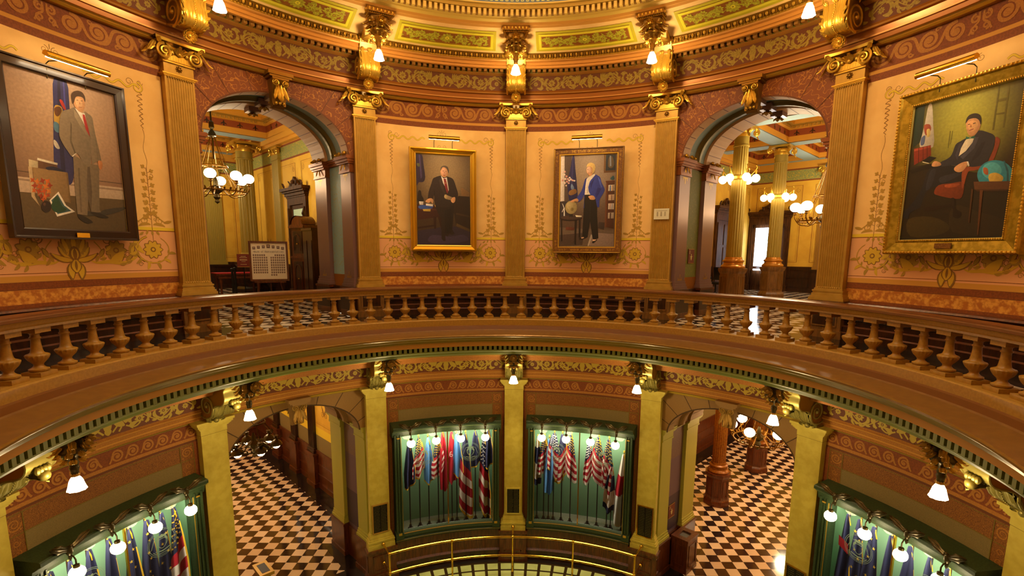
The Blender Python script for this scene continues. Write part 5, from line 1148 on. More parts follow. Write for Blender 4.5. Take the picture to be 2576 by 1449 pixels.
PAINT = {'L':(('c9a684','7e5c48',0.42,0.8,0.75),[('5c4a2e',0,[(0,223),(1000,242),(1000,0),(0,0)]),('c4ac94',0,[(0,320),(998,331),(1000,242),(0,224)]),('9c8470',0,[(0,309),(999,318),(1000,306),(0,297)]),('5a4432',0,[(0,358),(998,364),(997,359),(0,353)]),('30306a',1,[(425,999),(540,998),(541,848),(530,593),(506,387),(459,307),(365,335),(331,404),(357,613),(393,838)]),('1e1c48',0,[(457,999),(480,998),(447,671),(426,341),(389,338),(404,665)]),('4848a0',0,[(504,997),(518,996),(501,770),(486,767)]),('c8a040',1,[(396,808),(436,829),(472,809),(447,725),(418,658),(380,696)]),('5888a8',1,[(380,713),(421,703),(414,648),(373,660)]),('6a4020',1,[(398,804),(447,822),(462,798),(427,757),(398,760)]),('b83028',1,[(452,865),(479,867),(504,816),(480,814)]),('d8d0c0',1,[(358,594),(383,581),(402,544),(377,538),(354,559)]),('6a4830',0,[(197,449),(358,430),(361,385),(189,388)]),('d8c8a0',0,[(117,439),(194,433),(184,386),(113,392)]),('ece4d0',0,[(193,456),(366,442),(361,428),(188,441)]),('caae84',0,[(105,392),(137,391),(130,207),(161,142),(102,200)]),('9c7c50',0,[(137,391),(444,388),(442,182),(152,208)]),('7c6038',0,[(431,386),(448,383),(444,180),(427,183)]),('202440',1,[(258,403),(327,415),(403,401),(395,389),(324,390),(266,388)]),('f0e8dc',0,[(250,187),(340,251),(395,164),(473,124),(300,82)]),('3c5c60',0,[(266,188),(331,233),(377,161),(438,127),(307,99)]),('24482c',1,[(259,153),(321,222),(355,159),(395,134),(337,112),(284,113)]),('c85820',0,[(139,309),(144,294),(125,298),(106,291),(115,306),(110,321),(128,317),(147,324)]),('e08030',0,[(170,294),(155,279),(153,296),(137,305),(159,310),(174,326),(176,309),(193,300)]),('a03818',0,[(204,301),(182,300),(199,314),(203,332),(217,321),(239,322),(222,308),(218,290)]),('d86a24',0,[(242,308),(234,323),(255,322),(277,332),(270,314),(279,299),(257,301),(236,291)]),('b84820',0,[(131,281),(144,299),(150,282),(170,275),(147,266),(133,248),(127,265),(108,272)]),('c85820',0,[(189,285),(215,289),(197,271),(196,251),(177,261),(152,258),(169,275),(170,295)]),('e08030',0,[(250,283),(264,267),(238,266),(215,253),(219,273),(206,288),(232,289),(254,303)]),('a03818',0,[(279,280),(269,264),(261,277),(242,281),(261,291),(271,307),(279,294),(299,290)]),('d86a24',0,[(126,233),(108,229),(118,242),(117,256),(132,251),(150,255),(140,242),(142,227)]),('b84820',0,[(156,235),(142,247),(165,251),(184,265),(184,247),(199,235),(175,231),(156,216)]),('c85820',0,[(202,250),(210,269),(222,255),(246,253),(225,239),(217,220),(204,234),(181,237)]),('e08030',0,[(255,258),(276,265),(267,249),(272,234),(253,238),(232,231),(241,247),(236,262)]),('a03818',0,[(192,217),(207,208),(186,203),(172,189),(170,205),(155,213),(175,218),(189,232)]),('d86a24',0,[(225,206),(222,189),(208,199),(188,199),(204,212),(208,228),(221,218),(242,218)]),('b84820',0,[(245,212),(229,205),(234,218),(227,230),(244,228),(261,236),(255,222),(262,211)]),('c85820',0,[(187,183),(172,189),(189,195),(199,208),(204,195),(218,190),(201,184),(191,171)]),('2c1c14',1,[(259,146),(253,131),(242,117),(227,108),(209,104),(193,106),(180,114),(172,126),(171,140),(176,155),(187,168),(202,177),(219,181),(236,179),(249,172),(257,160)]),('5c4030',1,[(214,159),(213,155),(210,151),(206,149),(201,147),(197,148),(193,150),(191,153),(191,158),(192,162),(195,165),(199,168),(204,169),(208,169),(212,167),(214,163)]),('3a342c',1,[(493,113),(616,103),(783,117),(962,158),(995,186),(787,158),(701,133),(567,135)]),('7a6a54',0,[(518,518),(657,470),(768,473),(749,373),(719,154),(731,134),(632,124),(613,215),(587,102),(492,109),(497,311)]),('5e5040',0,[(644,449),(668,452),(661,268),(630,129),(613,215),(617,322)]),('6c5c48',0,[(548,429),(564,431),(537,123),(521,122)]),('241c16',1,[(492,109),(562,94),(625,67),(629,52),(570,47),(508,75)]),('241c16',1,[(630,131),(700,128),(796,106),(795,96),(717,94),(631,117)]),('8c7c66',1,[(581,842),(531,820),(471,798),(440,759),(419,685),(410,630),(432,579),(473,531),(509,500),(560,531),(617,465),(676,462),(711,619),(707,656),(639,775),(595,831)]),('82725c',1,[(670,821),(722,818),(751,795),(756,720),(770,647),(794,513),(779,502),(726,487),(695,474),(705,618),(706,675)]),('6c5e4a',0,[(529,739),(540,722),(519,610),(545,531),(534,525),(503,599)]),('9c8c74',0,[(576,828),(639,775),(692,663),(666,669),(609,734),(574,782)]),('7a6c56',0,[(755,758),(761,683),(764,511),(750,510),(746,624)]),('ece4d8',0,[(587,839),(650,816),(678,819),(702,665),(650,759)]),('b02828',0,[(656,808),(676,808),(698,720),(705,661),(670,707),(655,778)]),('d8a070',1,[(583,883),(599,913),(669,925),(692,899),(684,857),(652,822),(617,824),(587,852)]),('e8b888',1,[(603,900),(654,910),(667,881),(648,850),(610,852)]),('4c3424',1,[(565,915),(589,945),(635,962),(679,958),(700,929),(694,895),(679,922),(644,926),(607,913),(585,874),(569,867)]),('3a2418',0,[(610,897),(628,899),(627,895),(609,894)]),('3a2418',0,[(653,900),(671,902),(671,898),(653,897)]),('b87848',0,[(640,894),(645,875),(635,871)]),('a05840',0,[(622,853),(656,855),(653,851),(625,849)]),('b87848',1,[(761,503),(796,504),(801,475),(790,451),(770,442),(758,462)]),('e8e0d4',0,[(504,505),(545,531),(549,526),(511,501)])]),'C1':(('a08660','3c2c1c',0.5,0.78,0.55),[('2c2436',0,[(3,155),(415,197),(714,213),(998,153),(1000,0),(0,0)]),('3a3048',1,[(282,110),(614,95),(866,120),(952,50),(447,12),(198,38)]),('2c2040',1,[(5,995),(112,992),(138,884),(163,752),(127,699),(46,692),(1,671)]),('4a3a6a',0,[(52,992),(76,991),(111,751),(79,731)]),('5c6040',1,[(18,899),(74,892),(66,863),(26,867)]),('241810',0,[(779,558),(992,554),(998,153),(731,218),(680,397),(688,476)]),('3a2818',0,[(730,368),(992,339),(992,319),(730,348)]),('4c3a1c',0,[(739,249),(994,183),(994,153),(731,218)]),('7a5c38',0,[(831,656),(988,601),(988,557),(835,563)]),('3a1810',0,[(1,449),(318,447),(548,415),(514,334),(432,314),(6,278)]),('28100a',0,[(300,319),(358,320),(348,181),(312,180)]),('28100a',0,[(382,321),(514,343),(531,195),(564,115),(464,103),(439,193)]),('4c2418',0,[(8,411),(531,403),(523,388),(8,381)]),('28100a',0,[(4,199),(332,226),(332,211),(4,175)]),('1c1410',1,[(25,576),(45,603),(80,597),(92,549),(120,520),(123,482),(20,479)]),('e0d8d0',0,[(42,482),(123,482),(116,444),(51,446)]),('3858a8',1,[(41,436),(253,448),(301,432),(252,402),(57,400)]),('e8e0d8',0,[(171,461),(298,455),(295,431),(165,439)]),('c8a840',0,[(105,397),(252,403),(248,375),(121,376)]),('b89830',1,[(331,446),(391,439),(367,419),(342,426)]),('201814',0,[(334,487),(688,495),(693,397),(656,177),(701,129),(648,116),(594,123),(567,95),(517,109),(527,46),(489,43),(450,68),(445,292),(350,409)]),('140e0c',0,[(515,393),(647,416),(647,146),(581,130),(514,134)]),('2c2220',1,[(447,775),(353,756),(304,737),(271,679),(225,600),(205,522),(214,489),(294,494),(322,555),(334,457),(416,428),(531,423),(663,446),(693,486),(749,517),(772,581),(737,653),(712,701),(671,748),(572,769)]),('3c302c',0,[(450,751),(499,647),(548,570),(515,569),(450,645),(418,721)]),('181210',0,[(323,642),(335,584),(334,487),(322,496)]),('3c302c',0,[(581,755),(613,650),(600,591),(587,649)]),('e8dcd8',0,[(454,775),(499,748),(564,759),(597,620),(577,590),(535,648),(491,695)]),('882830',0,[(502,745),(540,744),(564,687),(590,600),(564,578),(523,657)]),('b08848',0,[(515,705),(551,696),(558,687),(522,694)]),('d8a070',1,[(594,821),(589,800),(576,782),(556,768),(532,760),(506,759),(481,766),(461,779),(449,796),(444,816),(449,836),(462,855),(482,868),(506,876),(532,877),(556,871),(576,858),(589,841)]),('e8b090',1,[(558,820),(553,802),(539,788),(520,779),(498,779),(479,786),(465,799),(460,817),(465,834),(479,849),(498,857),(520,858),(539,850),(553,837)]),('5c5048',1,[(447,828),(459,871),(516,887),(577,878),(600,842),(594,803),(574,841),(540,864),(491,869),(464,847)]),('3a2418',0,[(483,829),(509,830),(509,825),(483,824)]),('3a2418',0,[(535,828),(561,827),(561,823),(535,824)]),('b87848',0,[(522,825),(532,803),(512,801)]),('a85848',0,[(489,787),(542,787),(532,779),(496,779)]),('d8a070',1,[(159,487),(224,518),(286,517),(305,486),(285,461),(261,485),(223,469),(188,471)]),('988060',0,[(515,567),(540,568),(680,536),(671,503),(539,519),(515,545)]),('c0a878',1,[(569,546),(567,537),(560,529),(551,524),(539,522),(528,524),(519,528),(512,536),(510,545),(512,554),(519,562),(528,567),(540,569),(551,567),(560,563),(567,555)]),('d8a070',1,[(633,504),(671,539),(716,540),(713,496),(671,477)])]),'C2':(('a89480','5a4638',0.5,0.82,0.55),[('6a5848',0,[(1,214),(987,177),(997,0),(0,0)]),('8a7468',0,[(611,154),(989,139),(997,0),(555,8)]),('3a2c28',0,[(714,271),(822,266),(811,185),(702,203)]),('4c3c34',0,[(4,129),(454,153),(428,16),(0,0)]),('b0a090',0,[(581,135),(612,125),(548,6),(521,7)]),('3c3438',0,[(0,503),(184,502),(191,337),(0,317)]),('5c4c44',0,[(62,1000),(199,1000),(175,733),(168,502),(71,503)]),('f0e4dc',0,[(0,1000),(66,1000),(78,507),(3,503)]),('26285c',1,[(209,993),(243,989),(264,864),(300,693),(319,520),(216,502),(168,512),(133,647),(135,733),(177,866)]),('3c3c78',0,[(212,988),(225,988),(226,655),(207,540),(194,656)]),('7890b8',1,[(205,694),(250,655),(243,627),(194,646)]),('906838',1,[(171,618),(274,636),(300,597),(213,569),(157,579)]),('f0dcd4',1,[(61,821),(55,811),(41,808),(26,812),(19,821),(25,831),(40,834),(55,830)]),('e8b4ac',1,[(94,828),(90,820),(79,816),(67,820),(62,828),(67,836),(78,839),(89,836)]),('f4e4dc',1,[(89,796),(84,788),(70,785),(57,789),(51,797),(56,805),(70,808),(83,804)]),('e0a49c',1,[(130,776),(124,768),(110,765),(95,769),(88,777),(94,785),(109,788),(124,785)]),('f0dcd4',1,[(110,748),(105,739),(92,736),(78,740),(72,749),(77,757),(91,761),(104,757)]),('e8b4ac',1,[(155,747),(149,740),(135,737),(120,740),(114,748),(119,755),(134,758),(149,755)]),('f4e4dc',1,[(185,761),(180,754),(168,752),(155,755),(150,762),(155,768),(167,771),(179,768)]),('f0dcd4',1,[(183,731),(177,722),(163,719),(148,722),(141,731),(147,740),(162,743),(176,740)]),('e0a49c',1,[(140,719),(135,711),(122,708),(108,711),(102,719),(107,727),(121,731),(134,727)]),('f0dcd4',1,[(208,744),(203,736),(191,733),(178,737),(173,744),(178,752),(190,754),(202,751)]),('e8b4ac',1,[(238,732),(233,725),(220,722),(206,725),(200,732),(206,739),(219,742),(233,739)]),('f4e4dc',1,[(273,726),(268,720),(255,718),(241,721),(235,727),(241,733),(254,735),(268,733)]),('e8b4ac',1,[(171,702),(166,695),(154,692),(142,695),(136,703),(141,710),(153,713),(166,710)]),('f0dcd4',1,[(99,705),(94,696),(80,692),(67,696),(61,706),(66,715),(79,719),(93,715)]),('e0a49c',1,[(58,734),(53,725),(41,721),(28,725),(22,735),(27,744),(40,748),(52,744)]),('f0dcd4',1,[(121,676),(117,670),(107,667),(97,670),(92,676),(96,682),(106,685),(117,682)]),('604020',0,[(772,1000),(982,999),(986,807),(777,804)]),('a07c40',0,[(793,994),(799,993),(800,814),(794,815)]),('283038',0,[(804,993),(975,992),(979,827),(806,825)]),('605038',1,[(858,963),(917,970),(952,887),(909,851),(848,871)]),('8890a0',0,[(872,981),(890,980),(908,870),(878,870)]),('5a3018',0,[(812,716),(977,716),(974,684),(829,686)]),('4a2412',0,[(821,686),(974,686),(985,196),(824,218)]),('6a3c20',0,[(821,686),(851,685),(855,214),(824,218)]),('c8c0b0',0,[(866,671),(972,673),(973,608),(863,606)]),('4060a0',0,[(890,666),(908,666),(909,606),(890,607)]),('b08040',0,[(929,669),(944,669),(945,608),(930,608)]),('503828',0,[(953,669),(962,669),(963,608),(954,608)]),('b8a088',0,[(872,566),(974,570),(975,507),(872,505)]),('683828',0,[(923,563),(935,563),(935,507),(923,507)]),('c8b8a8',0,[(874,472),(973,473),(974,408),(875,409)]),('803838',0,[(901,470),(910,470),(911,409),(902,409)]),('38507c',0,[(935,470),(944,470),(944,409),(935,409)]),('a89888',0,[(874,371),(976,374),(977,309),(874,309)]),('4c2c20',0,[(907,370),(931,370),(929,309),(905,309)]),('2c5058',1,[(893,740),(944,769),(968,739),(954,723),(917,726)]),('2c1c18',1,[(412,316),(402,307),(374,299),(330,292),(274,288),(212,286),(149,288),(92,292),(47,298),(17,306),(7,315),(17,324),(45,333),(90,339),(147,343),(210,345),(272,343),(328,339),(373,333),(401,325)]),('4c3830',1,[(402,323),(393,315),(366,309),(324,304),(271,300),(212,299),(152,300),(98,303),(54,308),(26,315),(16,322),(26,329),(53,336),(96,341),(150,345),(210,346),(269,345),(323,341),(365,336),(392,330)]),('241814',0,[(22,307),(46,302),(59,61),(36,55)]),('241814',0,[(276,293),(320,296),(310,19),(284,24)]),('241814',0,[(352,303),(387,308),(386,99),(358,98)]),('6a3828',0,[(115,219),(276,215),(269,181),(116,185)]),('30241c',0,[(181,371),(234,371),(247,332),(167,332)]),('b09c68',1,[(314,436),(310,413),(296,393),(272,377),(242,367),(209,363),(175,367),(144,377),(119,393),(103,414),(97,436),(101,459),(116,479),(139,495),(170,505),(203,509),(237,505),(267,494),(292,478),(308,458)]),('c8b480',1,[(244,453),(240,438),(227,425),(208,416),(184,413),(161,416),(141,425),(127,438),(122,454),(126,469),(139,483),(158,491),(181,494),(205,491),(225,482),(238,469)]),('8c7848',1,[(252,415),(250,407),(244,401),(235,397),(224,395),(213,397),(203,401),(197,407),(194,415),(196,422),(202,428),(211,433),(222,434),(233,433),(243,428),(249,422)]),('e8e0c8',0,[(286,349),(406,342),(398,327),(303,329)]),('ece8e4',0,[(74,434),(87,434),(97,342),(71,342)]),('ece8e4',0,[(40,481),(50,477),(84,433),(71,425)]),('ece8e4',0,[(37,386),(71,433),(81,427),(47,384)]),('15120f',0,[(442,575),(556,574),(673,518),(682,347),(717,93),(669,78),(615,82),(558,280),(519,103),(472,100),(424,114),(436,405)]),('241e1a',0,[(547,500),(560,500),(566,280),(549,308)]),('1c1412',1,[(361,89),(456,104),(507,100),(410,75)]),('e0b898',0,[(405,102),(456,106),(453,93),(412,88)]),('1c1412',1,[(608,55),(685,78),(686,68),(625,36)]),('e0b898',0,[(615,77),(683,80),(662,64),(622,61)]),('3040a0',1,[(618,782),(675,774),(716,753),(746,696),(797,635),(791,597),(731,532),(714,499),(714,438),(677,440),(639,528),(547,572),(514,614),(502,652),(514,699)]),('3040a0',1,[(488,752),(450,743),(429,700),(397,630),(348,578),(310,544),(336,493),(405,529),(435,567),(447,443),(435,433),(453,577),(458,672),(477,719)]),('4c60c8',0,[(673,763),(720,725),(758,649),(740,640),(707,687)]),('20287c',0,[(678,650),(741,631),(683,556),(654,537),(636,575)]),('20287c',0,[(538,690),(612,745),(584,689),(556,633)]),('f0e8dc',0,[(473,742),(534,774),(613,794),(626,782),(536,718),(506,652),(519,605),(550,571),(447,572),(458,672)]),('d8ccbc',0,[(481,652),(491,690),(505,595),(490,581)]),('d8a070',1,[(579,832),(576,815),(567,801),(553,790),(535,784),(516,785),(497,791),(482,802),(472,817),(467,834),(470,850),(479,865),(493,875),(511,881),(530,880),(549,874),(564,863),(574,848)]),('ecc0a0',1,[(552,835),(550,821),(542,809),(529,801),(514,798),(498,801),(485,810),(476,822),(472,837),(474,851),(482,863),(495,871),(510,873),(526,870),(539,862),(549,849)]),('e0bc70',1,[(470,883),(496,906),(542,915),(597,902),(621,876),(620,838),(597,803),(573,796),(577,839),(557,868),(498,880),(477,869)]),('3a2418',0,[(484,845),(502,844),(503,840),(484,840)]),('b06050',0,[(495,809),(523,808),(520,803),(498,804)]),('d8a070',0,[(505,794),(563,802),(587,788),(531,765)]),('d8a070',1,[(192,504),(263,526),(313,532),(340,511),(320,495),(280,501),(220,490)]),('d8a070',1,[(514,550),(560,562),(614,555),(639,526),(608,514),(546,519),(533,533)])]),'R':(('b8b444','2a1c08',0.52,0.82,0.5),[('241a0c',0,[(12,553),(238,558),(564,473),(981,385),(1000,0),(0,0)]),('3c3014',1,[(67,156),(322,165),(514,87),(412,29),(116,25)]),('2c2010',1,[(520,235),(783,172),(966,117),(968,26),(547,46)]),('1c3428',0,[(0,1000),(102,1000),(109,737),(23,698)]),('c8c0b0',1,[(138,989),(175,985),(212,842),(242,678),(100,696),(107,778),(122,857)]),('a85038',1,[(116,848),(175,848),(196,805),(149,772)]),('6070a0',1,[(103,759),(142,773),(143,712),(106,709)]),('d8c070',1,[(151,812),(184,812),(194,765),(166,759)]),('6c6420',0,[(778,996),(792,995),(792,711),(776,713)]),('6c6420',0,[(853,1000),(871,1000),(876,715),(863,713)]),('6c6420',0,[(791,906),(861,905),(861,887),(791,890)]),('6c6420',0,[(791,818),(861,814),(861,803),(790,807)]),('7c7830',0,[(390,767),(400,767),(400,647),(389,648)]),('7c7830',0,[(414,765),(422,763),(416,674),(408,670)]),('8c2c18',0,[(37,691),(216,694),(232,617),(60,566)]),('b84c30',0,[(41,685),(213,690),(216,678),(43,670)]),('501408',0,[(86,689),(92,689),(110,578),(104,577)]),('501408',0,[(134,691),(140,691),(156,593),(151,592)]),('501408',0,[(175,692),(181,692),(196,606),(190,604)]),('181410',0,[(145,587),(215,614),(293,594),(222,564)]),('e8e0c0',0,[(149,583),(222,564),(220,558),(150,577)]),('181008',0,[(12,532),(238,558),(271,524),(50,507)]),('8c3c20',1,[(816,661),(846,651),(858,625),(843,560),(817,501),(781,505),(815,591)]),('1c1c24',1,[(263,530),(341,532),(479,516),(564,473),(569,396),(471,390),(361,390),(285,377),(224,346),(186,245),(135,227),(77,198),(66,164),(17,171),(18,222),(96,282),(174,381),(211,490)]),('2c2c38',1,[(265,515),(303,501),(275,393),(221,367),(234,478)]),('2c2c38',1,[(353,446),(539,466),(552,446),(387,403)]),('7c3418',1,[(347,391),(470,395),(589,389),(591,288),(513,284),(372,314),(312,339)]),('a8502c',1,[(417,388),(551,386),(527,366),(433,367)]),('8c4020',1,[(562,483),(637,492),(759,491),(780,476),(667,462),(617,458),(595,365),(578,357)]),('201008',1,[(486,286),(526,283),(549,213),(606,181),(592,143),(531,156),(501,226),(273,204),(253,241),(491,246)]),('2c2c38',1,[(664,729),(752,701),(803,673),(816,627),(801,566),(764,498),(675,487),(624,495),(608,520),(519,511),(452,522),(359,525),(340,556),(404,573),(441,598),(465,662),(508,680),(570,697),(632,699)]),('3c3c4c',0,[(534,676),(509,585),(501,547),(475,589),(498,662)]),('1c1c28',0,[(701,643),(736,647),(701,560),(633,522),(651,567)]),('484858',0,[(633,690),(595,611),(523,573),(553,551),(644,614),(671,684)]),('ece0c4',0,[(572,697),(633,693),(620,655),(570,605),(510,577),(522,631),(548,674)]),('2c7058',0,[(552,706),(593,692),(634,699),(635,680),(594,686),(556,684)]),('d8a070',1,[(536,798),(551,825),(614,824),(662,795),(672,757),(658,727),(626,700),(587,706),(557,738)]),('ecb880',1,[(555,799),(604,805),(645,780),(638,744),(596,732),(567,755)]),('342c28',1,[(533,794),(536,826),(560,848),(610,850),(655,831),(674,793),(671,766),(652,797),(615,817),(564,819),(546,806)]),('3a2418',0,[(557,787),(577,786),(577,782),(557,782)]),('3a2418',0,[(601,785),(625,787),(626,782),(603,780)]),('a85848',0,[(573,745),(615,750),(613,743),(579,739)]),('b87848',0,[(584,785),(595,762),(578,763)]),('d8a070',1,[(259,561),(286,571),(338,552),(348,534),(299,529),(255,538)]),('d8a070',1,[(487,505),(543,528),(594,531),(609,516),(570,472),(526,466),(487,483)]),('ece4d8',0,[(591,532),(607,530),(624,500),(611,496)]),('2c88a0',1,[(1000,400),(1000,374),(989,351),(965,333),(933,322),(894,317),(851,321),(809,332),(770,350),(737,374),(715,402),(704,430),(707,457),(722,481),(748,499),(783,510),(823,512),(866,507),(907,495),(944,476),(974,453),(994,427)]),('50b0c0',1,[(907,437),(904,416),(889,400),(864,391),(833,390),(801,397),(772,412),(751,432),(741,454),(744,475),(760,491),(786,500),(817,501),(849,493),(877,478),(897,458)]),('c0a048',1,[(805,420),(862,428),(923,399),(927,372),(884,358),(825,368)]),('b06038',1,[(750,472),(787,463),(799,421),(762,434)]),('205868',0,[(909,499),(922,497),(965,430),(980,358),(963,360),(951,423)]),('5c3820',0,[(681,386),(990,362),(996,308),(698,333)]),('3c2010',0,[(698,333),(996,308),(972,299),(725,318)]),('5c3418',0,[(748,324),(775,322),(790,21),(778,21)]),('4c2c14',0,[(670,340),(688,333),(696,105),(683,110)])])}
# ------------------------------------------------------------------ portraits
paint = vcol_mat('painted_canvas', .42)
def tri_ear(pts):
    from mathutils.geometry import tessellate_polygon
    return tessellate_polygon([[Vector((p[0], p[1], 0)) for p in pts]])
frame_dark = mat('dark_mahogany_frame', '2a120a', .3, coat=.3); frame_gold = mat('gilt_picture_frame', 'c8922c', .3, .8); frame_gold2 = mat('antique_gilt_frame', 'b48c34', .38, .65, c2='94721e', scale=14)
frame_br = mat('brown_carved_frame', '6a3c18', .4, c2='82501f', scale=40); liner = mat('pale_frame_liner', 'cbb27a', .5)
def portrait(th, rp, ac, w, z0, z1, key, prof, lbl, extra=None):
    """prof: list of (outset from the canvas edge, height above canvas, material)"""
    M = ringM(th, rp) @ Matrix.Translation((ac, 0, (z0+z1)/2))
    P = empty('framed_portrait', M); tag(P, lbl, 'painting'); h = z1-z0
    mb = MB()
    for k in range(len(prof)-1):
        (o0, y0, m), (o1, y1) = prof[k][:3], prof[k+1][:2]; mb.use(m)
        a = [(-w/2-o0, -h/2-o0), (w/2+o0, -h/2-o0), (w/2+o0, h/2+o0), (-w/2-o0, h/2+o0)]; b = [(-w/2-o1, -h/2-o1), (w/2+o1, -h/2-o1), (w/2+o1, h/2+o1), (-w/2-o1, h/2+o1)]
        for i in range(4):
            j = (i+1) % 4; mb.poly([(a[i][0], -y0, a[i][1]), (a[j][0], -y0, a[j][1]), (b[j][0], -y1, b[j][1]), (b[i][0], -y1, b[i][1])])
    fr = mb.build('frame', P, sharp=20)
    if extra: extra(w, h, fr)
    mb = MB(); mb.use(paint)
    bg, polys = PAINT[key]; cA, cB = Vector(lin(bg[0])[:3]), Vector(lin(bg[1])[:3])
    nx, nz = 20, 32
    for i in range(nx):
        for j in range(nz):
            cs = []
            for (a, b) in ((i, j), (i+1, j), (i+1, j+1), (i, j+1)):
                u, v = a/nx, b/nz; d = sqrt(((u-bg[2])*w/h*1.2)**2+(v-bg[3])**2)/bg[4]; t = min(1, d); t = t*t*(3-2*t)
                cs.append(tuple(cA*(1-t)+cB*t))
            mb.face([mb.pt(((a/nx-.5)*w, 0, (b/nz-.5)*h)) for (a, b) in ((i, j), (i+1, j), (i+1, j+1), (i, j+1))], cs)
    for k, (col, sm, pts) in enumerate(polys):
        q = [(x/1000, y/1000) for x, y in pts]
        if sm and len(q) > 2: q = cr(q, 3, True)
        y = -.0008-.00012*k; c = lin(col)[:3]
        V = [mb.pt(((u-.5)*w, y, (v-.5)*h)) for u, v in q]
        ux = [p[0] for p in q]; uz = [p[1] for p in q]; x0, x1, y0, y1 = min(ux), max(ux), min(uz), max(uz)
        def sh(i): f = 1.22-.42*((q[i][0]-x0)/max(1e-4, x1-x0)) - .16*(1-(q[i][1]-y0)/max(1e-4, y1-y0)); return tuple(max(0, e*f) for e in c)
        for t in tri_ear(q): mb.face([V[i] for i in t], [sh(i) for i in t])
    mb.build('painted_canvas', P, smooth=False)
    return P
def nameplate(w, h, fr):
    mb = MB(); mb.use(brassm); mb.box(-.09, .09, -.064, -.05, -h/2-.12, -h/2-.05); mb.build('name_plate', fr)
portrait(-75, 6.90, -.04, 1.45, .31, 2.48, 'L', [(0, .005, frame_dark), (0, .03, frame_dark), (.02, .045, frame_dark), (.11, .04, frame_dark), (.125, .06, frame_dark), (.145, .06, frame_dark), (.15, -.05, frame_dark)], 'dark framed portrait of a standing person in a grey suit and red tie', nameplate)
portrait(-15, 6.88, -.0, 1.32, .21, 2.38, 'C1', [(0, .005, goldm), (.012, .02, goldm), (.03, .03, frame_gold), (.045, .015, frame_gold), (.11, .035, frame_gold), (.125, .06, frame_gold), (.15, .055, goldm), (.16, .03, frame_gold), (.165, -.05, frame_gold)], 'gold framed portrait of a person in a dark suit standing at a desk')
def carved(w, h, fr):
    mb = MB(); mb.use(goldm)
    br = Brush(mb, lambda a, b, l: (a, -.036-l, b), .001)
    br.text('THE STATE OF MICHIGAN', 0, h/2+.085, .055, goldm, sx=.86)
    br.text('GOVERNOR JENNIFER M. GRANHOLM', 0, -h/2-.085, .038, goldm, sx=.84)
    for sx in (-1, 1):
        for sz in (-1, 1):
            for k in range(3): br.spiral(sx*(w/2-.02-.06*k), sz*(h/2+.085), .025, .006, k, 1.2*sx, .006, goldm); br.spiral(sx*(w/2+.085), sz*(h/2+.05-.09*k), .028, .006, k, 1.2, .006, goldm)
    mb.build('gilt_lettering', fr)
portrait(15, 6.88, .015, 1.38, .20, 2.42, 'C2', [(0, .005, goldm), (.012, .03, goldm), (.03, .03, frame_br), (.035, .035, frame_br), (.135, .035, frame_br), (.14, .05, goldm), (.15, .06, frame_br), (.165, .055, frame_br), (.17, -.05, frame_br)], 'carved brown framed portrait of a person in a blue jacket beside a globe', carved)
def ropes(w, h, fr):
    mb = MB(); mb.use(goldm)
    for (o, y, r, st) in ((.018, .045, .012, .03), (.205, .085, .018, .05)):
        for (x0, z0_, x1, z1_) in ((-w/2-o, -h/2-o, w/2+o, -h/2-o), (w/2+o, -h/2-o, w/2+o, h/2+o), (w/2+o, h/2+o, -w/2-o, h/2+o), (-w/2-o, h/2+o, -w/2-o, -h/2-o)):
            L_ = sqrt((x1-x0)**2+(z1_-z0_)**2); n = int(L_/st)
            for k in range(n): t = k/n; mb.ball((x0+(x1-x0)*t, -y, z0_+(z1_-z0_)*t), r, 6, 4, 1.2)
    mb.build('beaded_edge', fr)
    mb = MB(); mb.use(frame_br); mb.box(-.12, .12, -.075, -.06, -h/2-.15, -h/2-.07); mb.build('name_plate', fr)
portrait(75, 6.92, .08, 1.47, .29, 2.40, 'R', [(0, .005, liner), (.008, .03, frame_gold2), (.03, .045, frame_gold2), (.05, .03, frame_gold2), (.17, .055, frame_gold2), (.19, .08, goldm), (.215, .085, frame_gold2), (.235, .05, frame_gold2), (.24, -.05, frame_gold2)], 'large antique gilt framed portrait of a seated person in a dark suit by a globe', ropes)
def picture_light(th, rp, ac, z, w, lbl):
    P = empty('picture_light', ringM(th, rp) @ Matrix.Translation((ac, 0, z))); tag(P, lbl, 'lamp', 'brass tube lamps above the portraits')
    mb = MB(); mb.use(brassm); n = 14; R = .055
    mb.grid(lambda u, v: (-w/2+w*v, -R*cos(-.9+u*3.9)*1.0, R*sin(-.9+u*3.9)), n, 1)
    for sg in (-1, 1): q = [(sg*w/2, -R*cos(-.9+i/n*3.9), R*sin(-.9+i/n*3.9)) for i in range(n+1)]; mb.poly(q if sg > 0 else q[::-1])
    mb.build('reflector', P)
    mb = MB(); mb.use(tube_e); mb.box(-w/2+.01, w/2-.01, -.016, .016, -.036, -.024); mb.build('tube', P)
    for sg in (-1, 1):
        mb = MB(); mb.use(bronze); mb.tube([(sg*w*.3, .02, -.03), (sg*w*.3, .20, -.02), (sg*w*.3, .26, -.05), (sg*w*.3, .27, -.25)], .008, 6); mb.build('bracket_arm', P)
picture_light(-75, 6.60, 0, 2.69, .84, 'brass picture light above the portrait in the dark frame')
picture_light(-15, 6.60, 0, 2.72, .74, 'brass picture light above the plain gold framed portrait')
picture_light(15, 6.60, 0, 2.77, .73, 'brass picture light above the carved brown framed portrait')
picture_light(75, 6.60, -.03, 2.77, .82, 'brass picture light above the seated portrait')
mb = MB(); mb.use(cork); mb.box(-.18, .18, -.012, 0, -.125, .125); mb.use(mat('grey_plate_marks', 'a89c80', .5))
for k in range(3): mb.box(-.11+.09*k, -.08+.09*k, -.022, -.012, -.05, .05)
mb.box(-.13, .13, -.016, -.012, .07, .08)
o = mb.build('wall_control_plate', None, ringM(30, 6.975, .97)); tag(o, 'cream control plate on the gold pilaster right of the carved frame portrait', 'control plate')

